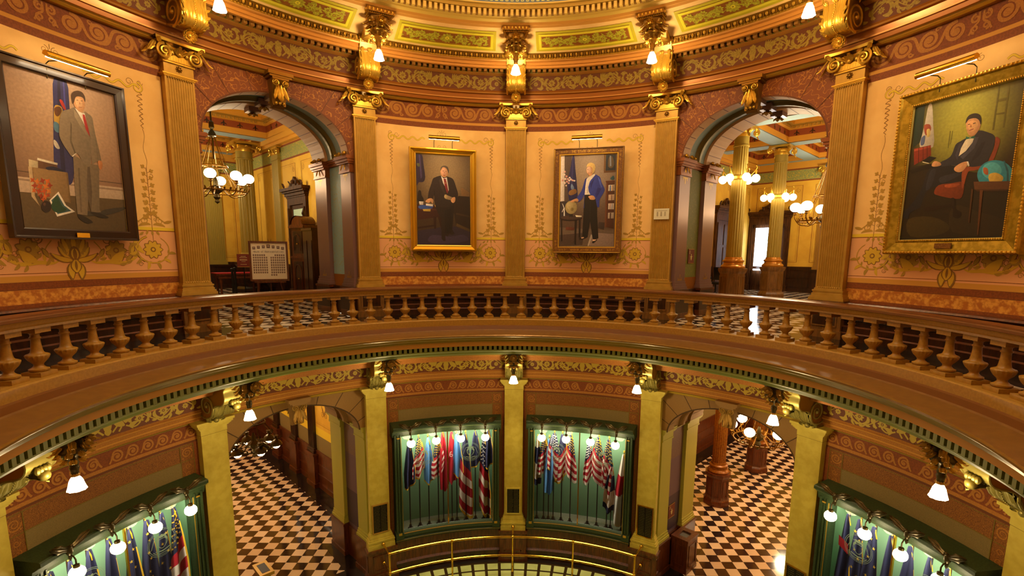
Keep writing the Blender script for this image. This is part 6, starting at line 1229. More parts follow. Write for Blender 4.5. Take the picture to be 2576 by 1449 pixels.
# ------------------------------------------------------------------ halls behind the arches
MLu = ringM(-45); MRu = ringM(45)      # local: x to the right, y away from the drum
hallw = mat('golden_hall_wall', 'dfa640', .7, c2='d69a36', scale=2); hallo = mat('orange_hall_trim', 'd08c34', .6); fleur_b = mat('red_brown_band', '8e3c14', .6); stone_g = mat('greenish_gold_column', 'a0803e', .5, .15)
frz = mat('olive_stencil_frieze', '87865c', .6, kind='squiggle', c2='c09a40', scale=14, lo=.03, hi=.05)
door_w = mat('dark_door_wood', '56301a', .6, kind='wood', c2='381e10', scale=20, spec=.2); doorglass = mat('frosted_door_glass', 'a8b890', .4, emit='a8b890', es=.25)
daylight = mat('bright_window_glass', 'dfe8f0', .2, emit='e4f0ff', es=3.2)
def place(mb, name, M, parent=None): return mb.build(name, parent, M)
def coffer(mb, u0, u1, v0, v1, zc, up=True):
    """square sunk panel with stepped mouldings, opening downwards at height zc"""
    st = [(0, 0, hallo), (.0, .22, fleur_b), (.0, .44, hallo), (.10, .46, hallo), (.10, .54, goldp), (.22, .58, hallo), (.22, .68, hallo), (.42, .74, goldp), (.46, .80, hallo), (.62, .84, blue), (5, .84, None)]
    for k in range(len(st)-1):
        (o0, h0, m), (o1, h1) = st[k][:3], st[k+1][:2]; mb.use(m)
        if o1 == 5: mb.poly([(v0+o0, u0+o0, zc+h0), (v0+o0, u1-o0, zc+h0), (v1-o0, u1-o0, zc+h0), (v1-o0, u0+o0, zc+h0)]); break
        A = [(v0+o0, u0+o0), (v1-o0, u0+o0), (v1-o0, u1-o0), (v0+o0, u1-o0)]; B = [(v0+o1, u0+o1), (v1-o1, u0+o1), (v1-o1, u1-o1), (v0+o1, u1-o1)]
        for i in range(4): j = (i+1) % 4; mb.poly([(A[i][0], A[i][1], zc+h0), (A[j][0], A[j][1], zc+h0), (B[j][0], B[j][1], zc+h1), (B[i][0], B[i][1], zc+h1)])
    mb.use(goldp)      # dentils and dark fleur stencils
    for (o, h, d) in ((.10, .47, .13),):
        n = int((v1-v0-.3)/.13)
        for k in range(n):
            x = v0+.15+k*.13; mb.box(x, x+.07, u0+.0+o-.0, u0+o+.05, zc+h, zc+h+.07); mb.box(x, x+.07, u1-o-.05, u1-o, zc+h, zc+h+.07)
        n = int((u1-u0-.3)/.13)
        for k in range(n):
            y = u0+.15+k*.13; mb.box(v0+o, v0+o+.05, y, y+.07, zc+h, zc+h+.07); mb.box(v1-o-.05, v1-o, y, y+.07, zc+h, zc+h+.07)
    def fl(br, a): br.petal(a, .27, pi/2, .14, .05, wood); br.petal(a, .30, pi/2+.9, .10, .04, wood, curve=1); br.petal(a, .30, pi/2-.9, .10, .04, wood, curve=-1); br.petal(a, .28, -pi/2, .05, .06, wood)
    for k in range(int((v1-v0)/.5)):
        a = v0+.25+k*.5
        fl(Brush(mb, lambda p, q, l: (p, u1-.006, zc+q)), a); fl(Brush(mb, lambda p, q, l: (p, u0+.006, zc+q)), a)
    for k in range(int((u1-u0)/.5)):
        a = u0+.25+k*.5
        fl(Brush(mb, lambda p, q, l: (v1-.006, p, zc+q)), a); fl(Brush(mb, lambda p, q, l: (v0+.006, p, zc+q)), a)
U0 = 9.01; ZC = 4.0
def hall(side, M, vl, vr, uend, beams_v, beams_u, tag_):
    # upper storey ceiling
    mb = MB(); bw = .28
    mb.use(hallo)
    vs = [vl]+beams_v+[vr]; us = [U0]+beams_u+[uend]
    for i in range(len(vs)-1):
        for j in range(len(us)-1):
            coffer(mb, us[j]+bw*(j > 0)+.02, us[j+1]-bw, vs[i]+(bw if i else .25), vs[i+1]-(bw if i < len(vs)-2 else .25), ZC)
    mb.use(blue)
    for v in beams_v: mb.box(v-bw, v+bw, U0, uend, ZC-.004, ZC+.03)
    for u in beams_u+[uend]: mb.box(vl, vr, u-bw, u+bw, ZC-.006, ZC+.03)
    mb.use(hallo)
    for v, s in ((vl, 1), (vr, -1)): mb.box(*sorted((v, v+s*.25)), U0, uend, ZC-.16, ZC+.03); mb.box(*sorted((v, v+s*.16)), U0, uend, ZC-.26, ZC-.16)
    mb.box(vl, vr, U0, U0+.04, ZC, ZC+1)
    struct(place(mb, 'ceiling_'+tag_, M))
    # walls
    def wall(nm, p0, p1, nrm, openings=()):
        mb = MB(); L_ = (Vector(p1)-Vector(p0)).length; d = (Vector(p1)-Vector(p0))/L_
        def q(a, z, o=0): return (p0[0]+d.x*a+nrm[0]*o, p0[1]+d.y*a+nrm[1]*o, z)
        for z0, z1, m in ((ZU-.02, -.50, wood), (-.50, -.44, woodm), (-.44, 3.18, hallw), (3.18, 3.24, brown), (3.24, 3.66, frz), (3.66, 3.72, brown), (3.72, 4.1, hallo), (ZL, -7.15, woodm), (-7.15, -7.08, wood), (-7.08, -6.5, stonegr), (-6.5, -6.2, yellow), (-6.2, -2.9, hallw), (-2.9, -2.6, hallo)):
            mb.use(m); mb.poly([q(0, z0), q(L_, z0), q(L_, z1), q(0, z1)])
        for z0, z1, o in ((ZU, ZU+.2, .03), (-.58, -.46, .04), (-.95, -.91, .02), (ZL, ZL+.18, .04), (-7.2, -7.08, .05), (-7.62, -7.58, .03), (-8.0, -7.96, .03)):
            mb.use(wood if z0 > -5 else woodm); mb.poly([q(0, z0, o), q(L_, z0, o), q(L_, z1, o), q(0, z1, o)]); mb.poly([q(0, z1, o), q(L_, z1, o), q(L_, z1), q(0, z1)])
        br = Brush(mb, lambda a, b, l: q(a, b, l), .006)
        n = max(1, int(L_/1.9)); w = L_/n
        for k in range(n):       # stencilled outline panels
            a0, a1 = k*w+.25, (k+1)*w-.25
            for (zb_, zt_) in ((-.25, 3.0), (-6.05, -3.1)):
                br.rib([(a0, zb_), (a1, zb_), (a1, zt_), (a0, zt_)], .02, brown, closed=True)
                br.rib([(a0+.06, zb_+.06), (a1-.06, zb_+.06), (a1-.06, zt_-.06), (a0+.06, zt_-.06)], .008, vdk, closed=True)
                for sg in (-1, 1):
                    br.spiral((a0+a1)/2+sg*.14, zb_+.45, .13, .02, pi/2, sg*1.6, .02, vdk); br.petal((a0+a1)/2, zb_+.4, pi/2+sg*.5, .4, .06, vdk)
                    br.spiral((a0+a1)/2+sg*(w/2-.4), zt_-.2, .10, .02, pi/2, sg*1.4, .014, vdk)
        return struct(place(mb, nm, M))
    wall('wall_hall_%s_1' % tag_, (vl, uend, 0), (vl, U0, 0), (1, 0)) if True else None
    wall('wall_hall_%s_2' % tag_, (vr, U0, 0), (vr, uend, 0), (-1, 0))
    wall('wall_hall_%s_3' % tag_, (vl, uend, 0), (vr, uend, 0), (0, -1))
    mb = MB(); mb.use(hallw)
    for (a, b) in ((vl, -1.62), (1.62, vr)):
        mb.poly([(a, U0, ZU), (b, U0, ZU), (b, U0, 4.8), (a, U0, 4.8)]); mb.poly([(a, U0, ZL), (b, U0, ZL), (b, U0, -2.6), (a, U0, -2.6)])
    struct(place(mb, 'wall_hall_%s_4' % tag_, M))
    mb = MB(); mb.use(hallo); mb.poly([(vl, U0, -2.62), (vr, U0, -2.62), (vr, uend, -2.62), (vl, uend, -2.62)]); struct(place(mb, 'ceiling_lower_'+tag_, M))
hall(-1, MLu, -2.8, 2.8, 19.6, [], [15.6], 'left')
hall(1, MRu, -4.7, 4.7, 19.8, [-2.3, 2.3], [12.2, 16.0], 'right')

# free-standing columns of the hall
def ionic(mb, z, r, m):
    mb.use(m); mb.lathe([(r*.95, z-.32), (r*1.0, z-.26), (r*.97, z-.20), (r*1.12, z-.17), (r*1.0, z-.10)], 16)
    mb.box(-r*1.5, r*1.5, -r*1.5, r*1.5, z-.07, z)
    for sx in (-1, 1):
        for sy in (-1, 1):
            mb.M = mb.M @ Matrix.Translation((sx*r*1.25, sy*r*1.25, 0)) @ Matrix.Rotation(atan2(sy, sx), 4, 'Z')
            pts = [(.02+.10*(1-t*.8)*cos(pi*.6-t*2*pi*1.6), 0, z-.18+.11*(1-t*.8)*sin(pi*.6-t*2*pi*1.6)) for t in [i/18 for i in range(19)]]
            mb.tube(pts, .035, 6); mb.ball((.02, 0, z-.18), .045, 8, 5)
            mb.leaf((.03, 0, z-.26), (.3, 0, -1), (1, 0, 0), .16, .05, .4, 3, 6)
            mb.M = COLM
    for k in range(4):
        a = k*pi/2; mb.leaf((r*cos(a), r*sin(a), z-.2), (cos(a)*.5, sin(a)*.5, 1), (cos(a), sin(a), 0), .16, .06, .8, 3, 6)
COLM = Matrix.Identity(4)
def hall_column(M, v, u, zf, zt, r, lbl, m_shaft, m_base, m_ped, ph_=1.15, grp='fluted columns of the halls'):
    P = empty('fluted_column', M @ Matrix.Translation((v, u, zf))); tag(P, lbl, 'column', grp); H = zt-zf
    mb = MB(); mb.use(m_ped); R = r*1.72
    mb.lathe([(.001, 0), (R*1.18, 0), (R*1.18, .14), (R*1.10, .20), (R, .24), (R, ph_-.17), (R*1.1, ph_-.12), (R*1.16, ph_-.06), (R*1.16, ph_), (.001, ph_)], 8)
    for k in range(8):
        a = (k+.5)*pi/4; ap = R*cos(pi/8)
        mb.M = Matrix.Rotation(a, 4, 'Z'); w_ = R*.26
        for (x0, x1, z0, z1) in ((-w_, w_, .32, .345), (-w_, w_, ph_-.27, ph_-.245), (-w_, -w_+.02, .32, ph_-.25), (w_-.02, w_, .32, ph_-.25)): mb.box(ap-.002, ap+.014, x0, x1, z0, z1)
        mb.M = Matrix.Identity(4)
    mb.build('pedestal', P, sharp=25)
    mb = MB(); mb.use(m_base); mb.lathe([(.001, ph_), (r*1.55, ph_), (r*1.62, ph_+.05), (r*1.5, ph_+.10), (r*1.3, ph_+.13), (r*1.25, ph_+.18), (r*1.4, ph_+.22), (r*1.38, ph_+.26), (r*1.15, ph_+.29), (r*1.08, ph_+.36), (.001, ph_+.36)], 24); mb.build('base', P)
    mb = MB(); mb.use(m_shaft); z0, z1 = ph_+.36, H-.34; nf = 20
    def sh(a, z): return 1-.07*max(0, cos(nf*a))**.5 if True else 1
    mb.grid(lambda a, v_: ((r*1.02*(1-.10*v_))*(1-.075*(abs(sin(nf*a*pi))))*cos(a*2*pi), (r*1.02*(1-.10*v_))*(1-.075*(abs(sin(nf*a*pi))))*sin(a*2*pi), z0+(z1-z0)*v_), nf*6, 4, cu=True)
    mb.build('shaft', P, sharp=60)
    mb = MB(); mb.use(m_shaft); mb.lathe([(r*.93, H-.62), (r*1.02, H-.61), (r*1.02, H-.57), (r*.93, H-.56), (r*.93, H-.3)], 24); ionic(mb, H, r, goldm); mb.build('capital', P, sharp=50)
    return P
red_col = mat('bronzed_red_column', '9a5c24', .35, .3, c2='7e4418', scale=20)
hall_column(MRu, -2.25, 12.2, ZU, 3.98, .235, 'fluted gold column with a ring of lit globes, nearer of two in the right upper hall', stone_g, mat('polished_amber_base', 'b87228', .25, .4), woodl)
hall_column(MRu, -2.3, 16.0, ZU, 3.98, .235, 'fluted gold column with a ring of lit globes, farther of two in the right upper hall', stone_g, MATS['polished_amber_base'], woodl)
hall_column(MRu, -2.25, 12.2, ZL, -2.7, .22, 'bronzed fluted column with gilt capital in the right ground floor hall', red_col, red_col, woodm)
hall_column(MRu, -2.3, 16.0, ZL, -2.7, .22, 'octagonal wooden pedestal and column far back in the right ground floor hall', red_col, red_col, woodm)
hall_column(MLu, 2.15, 16.6, ZU, 3.98, .30, 'fluted grey-gold column behind the portrait board in the left upper hall', stone_g, stone_g, wood)
def wall_pilaster(M, x, y, rot, zf, zt, lbl, m, ped, w=.30, ph_=1.0, cap=True):
    P = empty('wall_pilaster', M @ Matrix.Translation((x, y, zf)) @ Matrix.Rotation(rot, 4, 'Z')); tag(P, lbl, 'pilaster'); H = zt-zf
    mb = MB(); mb.use(ped); mb.box(-w-.08, w+.08, -.16, 0, 0, ph_); mb.box(-w-.12, w+.12, -.20, 0, 0, .16); mb.box(-w-.12, w+.12, -.20, 0, ph_-.08, ph_); mb.build('pedestal', P)
    mb = MB(); mb.use(m); mb.box(-w-.05, w+.05, -.15, 0, ph_, ph_+.10); mb.box(-w-.02, w+.02, -.12, 0, ph_+.10, ph_+.18); mb.build('base', P)
    mb = MB(); mb.use(m); n = 9; pts = [(-w, 0), (-w, -.10)]
    for k in range(n):
        c = -w+2*w*(k+.5)/n; h = w/n*.7; pts += [(c-h, -.10), (c-h*.5, -.085), (c+h*.5, -.085), (c+h, -.10)]
    pts += [(w, -.10), (w, 0)]
    mb.grid(lambda u, v_: (pts[int(round(u*(len(pts)-1)))][0], pts[int(round(u*(len(pts)-1)))][1], ph_+.18+(H-ph_-.62)*v_), len(pts)-1, 1); mb.build('shaft', P, sharp=25)
    mb = MB(); mb.use(m); mb.box(-w, w, -.10, 0, H-.46, H-.28); mb.box(-w-.03, w+.03, -.13, 0, H-.46, H-.43); mb.use(goldm); mb.box(-w-.12, w+.12, -.18, 0, H-.05, H); mb.box(-w, w, -.12, 0, H-.28, H-.05)
    for sg in (-1, 1): volute(mb, sg*(w+.02), H-.17, -.13, .11, sg, .028); mb.leaf((sg*(w+.1), -.1, H-.1), (sg*.2, -.1, -1), (sg, -.5, 0), .24, .06, .5, 3)
    mb.leaf((0, -.12, H-.25), (0, -.1, 1), (0, -1, 0), .2, .06, .8, 3); mb.build('capital', P, sharp=50)
wall_pilaster(MLu, 2.8, 15.1, -pi/2, ZU, 3.72, 'gold fluted wall pilaster beside the pedimented door of the left upper hall', stone_g, wood)
wall_pilaster(MLu, 2.8, 18.2, -pi/2, ZU, 3.72, 'gold fluted wall pilaster in the far right corner of the left upper hall', stone_g, wood)
wall_pilaster(MLu, 0.3, 19.6, 0, ZU, 3.72, 'gold fluted pilaster on the end wall left of the small red sign', stone_g, wood)
wall_pilaster(MLu, 1.75, 19.6, 0, ZU, 3.72, 'gold fluted pilaster on the end wall behind the small red sign', stone_g, wood)
wall_pilaster(MRu, -1.6, 19.8, 0, ZU, 3.72, 'gold fluted pilaster on the end wall of the right upper hall behind the chandelier', mat('bronze_pilaster_paint', '9c6a28', .5, .2), wood)
for u, t in ((13.2, 'nearest the arch'), (14.9, 'second from the arch'), (16.8, 'farthest from the arch')):
    wall_pilaster(MLu, 2.8, u, -pi/2, ZL, -2.9, 'dark wooden pilaster in the left ground floor hall, '+t, wood, woodm, w=.24, ph_=1.3)

# doors of the halls
def pediment_door(M, x, y, rot, w, h, lbl, gm, closed=True):
    P = empty('pedimented_doorway', M @ Matrix.Translation((x, y, ZU)) @ Matrix.Rotation(rot, 4, 'Z')); tag(P, lbl, 'doorway')
    mb = MB(); mb.use(door_w)
    for sg in (-1, 1): mb.box(*sorted((sg*w/2, sg*(w/2+.22))), -.10, 0, 0, h); mb.box(*sorted((sg*(w/2+.06), sg*(w/2+.14))), -.14, -.10, .3, h-.1); mb.box(*sorted((sg*(w/2-.02), sg*(w/2+.26))), -.16, 0, 0, .25)
    mb.box(-w/2-.22, w/2+.22, -.10, 0, h, h+.24); mb.build('casing', P)
    mb = MB(); mb.use(door_w)
    for (g_, z0, z1) in ((.02, h+.24, h+.30), (.06, h+.30, h+.40), (.12, h+.40, h+.46), (.18, h+.46, h+.56)): mb.box(-w/2-.22-g_, w/2+.22+g_, -.10-g_, 0, z0, z1)
    pts = [(-.45, 0), (-.40, .10), (-.28, .12), (-.22, .22), (-.10, .26), (0, .36), (.10, .26), (.22, .22), (.28, .12), (.40, .10), (.45, 0)]
    mb.poly([(a, -.16, h+.56+b) for a, b in pts]); mb.poly([(a, -.06, h+.56+b) for a, b in pts][::-1])
    for i in range(len(pts)-1): mb.poly([(pts[i][0], -.16, h+.56+pts[i][1]), (pts[i+1][0], -.16, h+.56+pts[i+1][1]), (pts[i+1][0], -.06, h+.56+pts[i+1][1]), (pts[i][0], -.06, h+.56+pts[i][1])][::-1])
    for sg in (-1, 1): mb.leaf((sg*.2, -.17, h+.62), (sg*.4, 0, 1), (0, -1, 0), .2, .06, .6, 3); mb.leaf((sg*(w/2+.2), -.18, h+.58), (0, 0, 1), (0, -1, 0), .2, .1, .6, 3)
    mb.ball((0, -.18, h+.74), .07, 10, 6); mb.build('pediment', P)
    mb = MB(); mb.use(door_w)
    if gm:
        for (x0, x1, z0, z1) in ((-w/2, -w/2+.13, 0, h), (w/2-.13, w/2, 0, h), (-w/2, w/2, 0, .9), (-w/2, w/2, h-.14, h)): mb.box(x0, x1, -.05, 0, z0, z1)
        mb.box(-w/2+.2, w/2-.2, -.07, -.05, .25, .75)
        lf = mb.build('door_leaf', P); g = MB(); g.use(gm); g.box(-w/2+.13, w/2-.13, -.03, -.02, .9, h-.14)
        pn = g.build('glass_panel', lf)
        if gm is daylight:
            g = MB(); br = Brush(g, lambda a, b, l: (a, -.034-l, b), .001); e = mat('etched_window_scroll', '7c8ca0', .5)
            for k, zz in enumerate((1.15, 1.45, 1.78, 2.1)):
                for sg in (-1, 1): br.spiral(sg*.12, zz, .11, .02, pi/2, sg*1.6, .022, e); br.petal(sg*.05, zz-.08, pi/2-sg*.5, .22, .07, e)
            br.petal(0, 2.2, pi/2, .25, .12, e); g.build('etched_scroll', pn)
    else:
        mb.box(-w/2, w/2, -.04, 0, 0, h)
        for sg in (-1, 1):
            for (z0, z1) in ((.2, .85), (1.0, 1.9), (2.0, h-.15)): mb.box(*sorted((sg*.06, sg*(w/2-.1))), -.065, -.04, z0, z1)
        mb.use(brassm); mb.ball((.03, -.08, 1.05), .035, 8, 6); mb.build('door_leaf', P)
pediment_door(MLu, 2.8, 13.35, -pi/2, 1.15, 3.15, 'dark pedimented doorway with pale green glass behind the tall clock', doorglass)
pediment_door(MRu, -4.7, 16.9, pi/2, 1.2, 3.0, 'dark doorway with a projecting hood on the left side of the right upper hall', None)
pediment_door(MRu, -3.85, 19.8, 0, 1.35, 2.95, 'dark pedimented doorway with a bright etched glass panel at the end of the right hall', daylight)
# open door leaf on the left
mb = MB(); mb.use(door_w); mb.box(-.45, .45, -.03, .03, .0, 2.35); mb.box(-.33, .33, -.045, -.03, .2, .9)
mb.box(-.33, -.27, -.05, -.03, 1.0, 2.2); mb.box(.27, .33, -.05, -.03, 1.0, 2.2)
mb.use(doorglass); mb.box(-.27, .27, -.035, -.031, 1.0, 2.2); mb.use(brassm); mb.box(.36, .40, -.06, -.03, .95, 1.25)
o = mb.build('open_door', None, MLu @ Matrix.Translation((-.35, 15.2, ZU)) @ Matrix.Rotation(.25, 4, 'Z')); tag(o, 'dark wooden door leaf standing open at the left side of the left upper arch', 'door')

# tall case clock with cabinet
P = empty('longcase_clock', MLu @ Matrix.Translation((2.38, 12.0, ZU)) @ Matrix.Rotation(-pi/2+.2, 4, 'Z')); tag(P, 'tall dark wooden clock case with arched hood and finial beside the left upper arch', 'clock')
mb = MB(); mb.use(woodm); mb.box(-.36, .36, -.25, .25, 0, 1.35); mb.box(-.40, .40, -.28, .28, 0, .18); mb.box(-.40, .40, -.28, .28, 1.35, 1.42)
mb.box(-.33, .33, -.23, .23, 1.42, 2.25); mb.build('case_body', P)
mb = MB(); mb.use(woodm)
for (g_, z0, z1) in ((.02, 2.25, 2.30), (.07, 2.30, 2.36), (.04, 2.36, 2.40)): mb.box(-.33-g_, .33+g_, -.23-g_, .23+g_, z0, z1)
n = 14; arc = [(.30*cos(pi*i/n), 2.40+.26*sin(pi*i/n)) for i in range(n+1)]
mb.poly([(a, -.25, b) for a, b in arc]); mb.poly([(a, .2, b) for a, b in arc][::-1])
mb.grid(lambda u, v: (arc[int(round(u*n))][0]*1.04, -.28+.5*v, arc[int(round(u*n))][1]+.02), n, 1)
mb.build('hood', P)
mb = MB(); mb.use(wood); mb.lathe([(.001, 2.66), (.05, 2.67), (.03, 2.70), (.055, 2.76), (.05, 2.82), (.02, 2.88), (.001, 2.92)], 10); mb.build('finial', P)
for (z0, z1, nm) in ((.25, 1.25, 'lower_door'), (1.50, 2.20, 'upper_door')):
    mb = MB(); mb.use(wood); mb.box(-.24, .24, -.27 if z0 < 1 else -.25, -.2, z0, z1)
    mb.use(woodm); zz = z1-.35; mb.tube([(-.18, -.28, z0+.08), (-.18, -.28, zz)]+[(-.18*cos(pi*i/8)*1.0, -.28, zz+.25*sin(pi*i/8)) for i in range(1, 8)]+[(.18, -.28, zz), (.18, -.28, z0+.08)], .012, 5); d_ = mb.build(nm, P)
    mb = MB(); mb.use(goldl); mb.box(-.03, .03, -.285, -.27, (z0+z1)/2-.06, (z0+z1)/2-.03); mb.build('brass_plate', d_)
mb = MB(); mb.use(wood); mb.box(-.28, .28, -.35, .35, 0, 2.2); mb.box(-.31, .31, -.38, .38, 2.2, 2.27)
for sg in (-1, 1): mb.box(-.295, -.28, sg*.18-.13, sg*.18+.13, .3, 1.9)
o = mb.build('wooden_cabinet', None, MLu @ Matrix.Translation((2.4, 11.15, ZU))); tag(o, 'dark panelled wooden cabinet behind the longcase clock', 'cabinet')

# portrait board on an easel
P = empty('easel_board', MLu @ Matrix.Translation((1.46, 12.6, ZU)) @ Matrix.Rotation(-.36, 4, 'Z')); tag(P, 'framed board of small photographs on an easel beyond the left arch', 'display board')
MF = Matrix.Rotation(-.06, 4, 'X')
mb = MB(); mb.M = Matrix.Translation((0, 0, .62)) @ MF; mb.use(woodm)
for (x0, x1, z0, z1) in ((-.56, .56, 1.20, 1.26), (-.56, .56, 0, .06), (-.56, -.50, .06, 1.20), (.50, .56, .06, 1.20)): mb.box(x0, x1, -.04, .02, z0, z1)
mb.build('frame', P)
mb = MB(); mb.M = Matrix.Translation((0, 0, .62)) @ MF; mb.use(mat('cream_board_paper', 'e6dccc', .4)); mb.box(-.50, .50, -.02, -.01, .06, 1.20); sheet = mb.build('photo_sheet', P)
mb = MB(); mb.M = Matrix.Translation((0, 0, .62)) @ MF; ph1 = mat('small_photo_print', '6c5a58', .5); ph2 = mat('small_photo_face', 'b89888', .5)
def photo(x, z, w_, h_):
    mb.use(ph1); mb.poly([(x-w_/2, -.022, z-h_/2), (x+w_/2, -.022, z-h_/2), (x+w_/2, -.022, z+h_/2), (x-w_/2, -.022, z+h_/2)])
    mb.use(ph2); mb.poly([(x+w_*.25*cos(k*pi/3), -.023, z+h_*.1+w_*.3*sin(k*pi/3)) for k in range(6)])
for k, (x, z) in enumerate(((-.41, 1.04), (-.28, 1.065), (-.14, 1.08), (0, 1.10), (.14, 1.08), (.28, 1.065), (.41, 1.04))): photo(x, z, .08 if k != 3 else .10, .09 if k != 3 else .12)
for r_ in range(8):
    for k in range(14):
        x = -.44+.062*k + (.075 if k > 6 else 0)
        if r_ == 0 and 5 < k < 9: continue
        photo(x*.98, .82-.078*r_, .042, .055)
for k in range(3): photo(.06+.065*k, .20-.005, .042, .055)
mb.build('photographs', sheet, smooth=False)
mb = MB(); mb.M = Matrix.Translation((0, 0, .62)) @ MF; br = Brush(mb, lambda a, b, l: (a, -.022-l, b), .001); br.text('House of Representatives', 0, .93+.0, .06, mat('grey_lettering', '6c6460', .5), sx=.70); mb.build('lettering', sheet)
mb = MB(); mb.use(woodm)
for sg in (-1, 1): mb.tube([(sg*.40, .10, 0), (sg*.10, .06, 1.7)], .018, 6)
mb.tube([(0, .55, 0), (0, .10, 1.7)], .018, 6); mb.box(-.45, .45, -.07, .12, .57, .61); mb.build('easel', P)
# small red sign on a stand, rope posts, table with papers
sred = mat('dark_red_sign', '6c1c18', .5); stx = mat('sign_lettering', 'd8c0a0', .5)
def red_sign(M, w, h, words, nm, lbl, stand=0):
    P = empty(nm, M); tag(P, lbl, 'sign')
    mb = MB(); mb.use(sred); mb.box(-w/2, w/2, -.012, 0, -h/2, h/2); mb.use(goldp)
    for (x0, x1, z0, z1) in ((-w/2, w/2, h/2, h/2+.012), (-w/2, w/2, -h/2-.012, -h/2)): mb.box(x0, x1, -.014, 0, z0, z1)
    mb.build('panel', P)
    mb = MB(); br = Brush(mb, lambda a, b, l: (a, -.013-l, b), .001)
    for k, (wd, hh, zz) in enumerate(words):      # lines of print too small to read
        x = -wd/2
        while x < wd/2: br.rib([(x, zz), (min(wd/2, x+.018), zz)], hh, stx); x += .023
    if not words:
        br.disc(.0, h*.12, w*.06, stx, 8); br.petal(0, -h*.30, pi/2, h*.38, w*.22, stx); br.rib([(-w*.2, -h*.02), (w*.2, -h*.02)], .012, stx)
        for k in range(3): br.rib([(-w*.4, h*.38-k*.03), (-w*.15, h*.38-k*.03)], .008, stx)
    mb.build('lettering', P)
    if stand: mb = MB(); mb.use(blackm); mb.tube([(0, .01, -h/2), (0, .01, -stand)], .02, 6); mb.lathe([(.001, -stand), (.16, -stand), (.15, -stand+.03), (.02, -stand+.06)], 12); mb.build('stand', P)
red_sign(MLu @ Matrix.Translation((1.15, 14.1, ZU+1.25)) @ Matrix.Rotation(-.3, 4, 'Z'), .38, .42, ((.15, .014, .14), (.22, .014, .09), (.22, .026, .02), (.12, .010, -.04), (.18, .012, -.13)), 'stand_sign', 'small dark red notice on a black stand left of the photograph board', 1.25)
red_sign(MRu @ Matrix.Translation((-1.608, 7.95, -.02)) @ Matrix.Rotation(pi/2, 4, 'Z'), .30, .34, (), 'wall_sign', 'dark red sign on the mossy jamb panel of the right upper arch')
red_sign(MRu @ Matrix.Translation((-1.688, 7.85, -6.95)) @ Matrix.Rotation(pi/2, 4, 'Z'), .34, .36, (), 'wall_sign', 'dark red sign on the jamb of the right ground floor arch')
def rope_post(v, u, lbl):
    mb = MB(); mb.use(blackm); mb.lathe([(.001, 0), (.16, 0), (.16, .03), (.04, .05), (.035, .9), (.05, .92), (.05, 1.0), (.001, 1.02)], 12)
    o = mb.build('rope_post', None, MLu @ Matrix.Translation((v, u, ZU))); tag(o, lbl, 'post', 'black posts by the committee table')
rope_post(.62, 13.5, 'black post left of the small red notice'); rope_post(1.0, 14.6, 'black post behind the small red notice')
P = empty('side_table', MLu @ Matrix.Translation((1.35, 15.6, ZU))); tag(P, 'wooden table with carved legs behind the photograph board', 'table')
mb = MB(); mb.use(woodm); mb.box(-.75, .75, -.35, .35, .72, .77); mb.box(-.68, .68, -.3, .3, .6, .72); mb.build('table_top', P)
for sx in (-1, 1):
    for sy in (-1, 1): mb = MB(); mb.use(woodm); mb.lathe([(.03, 0), (.045, .1), (.03, .3), (.05, .5), (.04, .6)], 8, (sx*.6, sy*.24, 0)); mb.build('leg', P)
mb = MB(); mb.use(red); mb.box(-.75, .75, -.36, .36, 0, .03); o = mb.build('red_cloth', None, MLu @ Matrix.Translation((1.35, 15.6, ZU+.772))); tag(o, 'red cloth lying on the wooden table behind the photograph board', 'cloth')
# office chair in the right hall, waste bins, bench unit
P = empty('office_chair', MRu @ Matrix.Translation((-4.0, 15.0, ZU))); tag(P, 'black office chair beside the left wall of the right upper hall', 'chair')
mb = MB(); mb.use(blackm); mb.box(-.25, .25, -.25, .25, .45, .53); mb.build('seat', P); mb = MB(); mb.use(blackm); mb.grid(lambda u, v: (-.24+.48*u, .25+.05*sin(v*3), .6+.5*v), 8, 6); mb.grid(lambda u, v: (-.24+.48*u, .30+.05*sin(v*3), .6+.5*v), 8, 6, flip=True); mb.build('backrest', P)
for sg in (-1, 1): mb = MB(); mb.use(blackm); mb.tube([(sg*.28, .2, .5), (sg*.3, .2, .72), (sg*.3, -.15, .72), (sg*.28, -.15, .5)], .02, 6); mb.build('armrest', P)
mb = MB(); mb.use(blackm); mb.tube([(0, 0, .08), (0, 0, .46)], .03, 6)
for k in range(5): mb.tube([(0, 0, .12), (.3*cos(k*2*pi/5), .3*sin(k*2*pi/5), .05)], .02, 6); mb.ball((.3*cos(k*2*pi/5), .3*sin(k*2*pi/5), .03), .03, 6, 4)
mb.build('base', P)
P = empty('waste_bin', MRu @ Matrix.Translation((-1.30, 7.95, ZL))); tag(P, 'tall panelled wooden waste bin beside the right ground floor arch', 'bin')
mb = MB(); mb.use(woodm); mb.box(-.23, .23, -.29, .29, 0, .92)
for (x0, x1, y0, y1) in ((-.25, .25, -.31, -.15), (-.25, .25, .15, .31), (-.25, -.12, -.15, .15), (.12, .25, -.15, .15)): mb.box(x0, x1, y0, y1, .92, .98)
mb.box(-.24, .24, -.30, .30, 0, .10)
for (z0, z1) in ((.2, .22), (.78, .80)): mb.box(-.15, .15, -.305, -.29, z0, z1); mb.box(.23, .245, -.2, .2, z0, z1)
for sx in (-.15, .13): mb.box(sx, sx+.02, -.305, -.29, .2, .8)
for sy in (-.2, .18): mb.box(.23, .245, sy, sy+.02, .2, .8)
mb.build('bin_body', P); mb = MB(); mb.use(mat('grey_bin_liner', '5c5c58', .6)); mb.box(-.12, .12, -.15, .15, .93, .935); mb.build('liner', P)
P = empty('drinking_stand', MLu @ Matrix.Translation((-.72, 7.85, ZL))); tag(P, 'low brass edged metal stand at the foot of the left ground floor arch', 'stand')
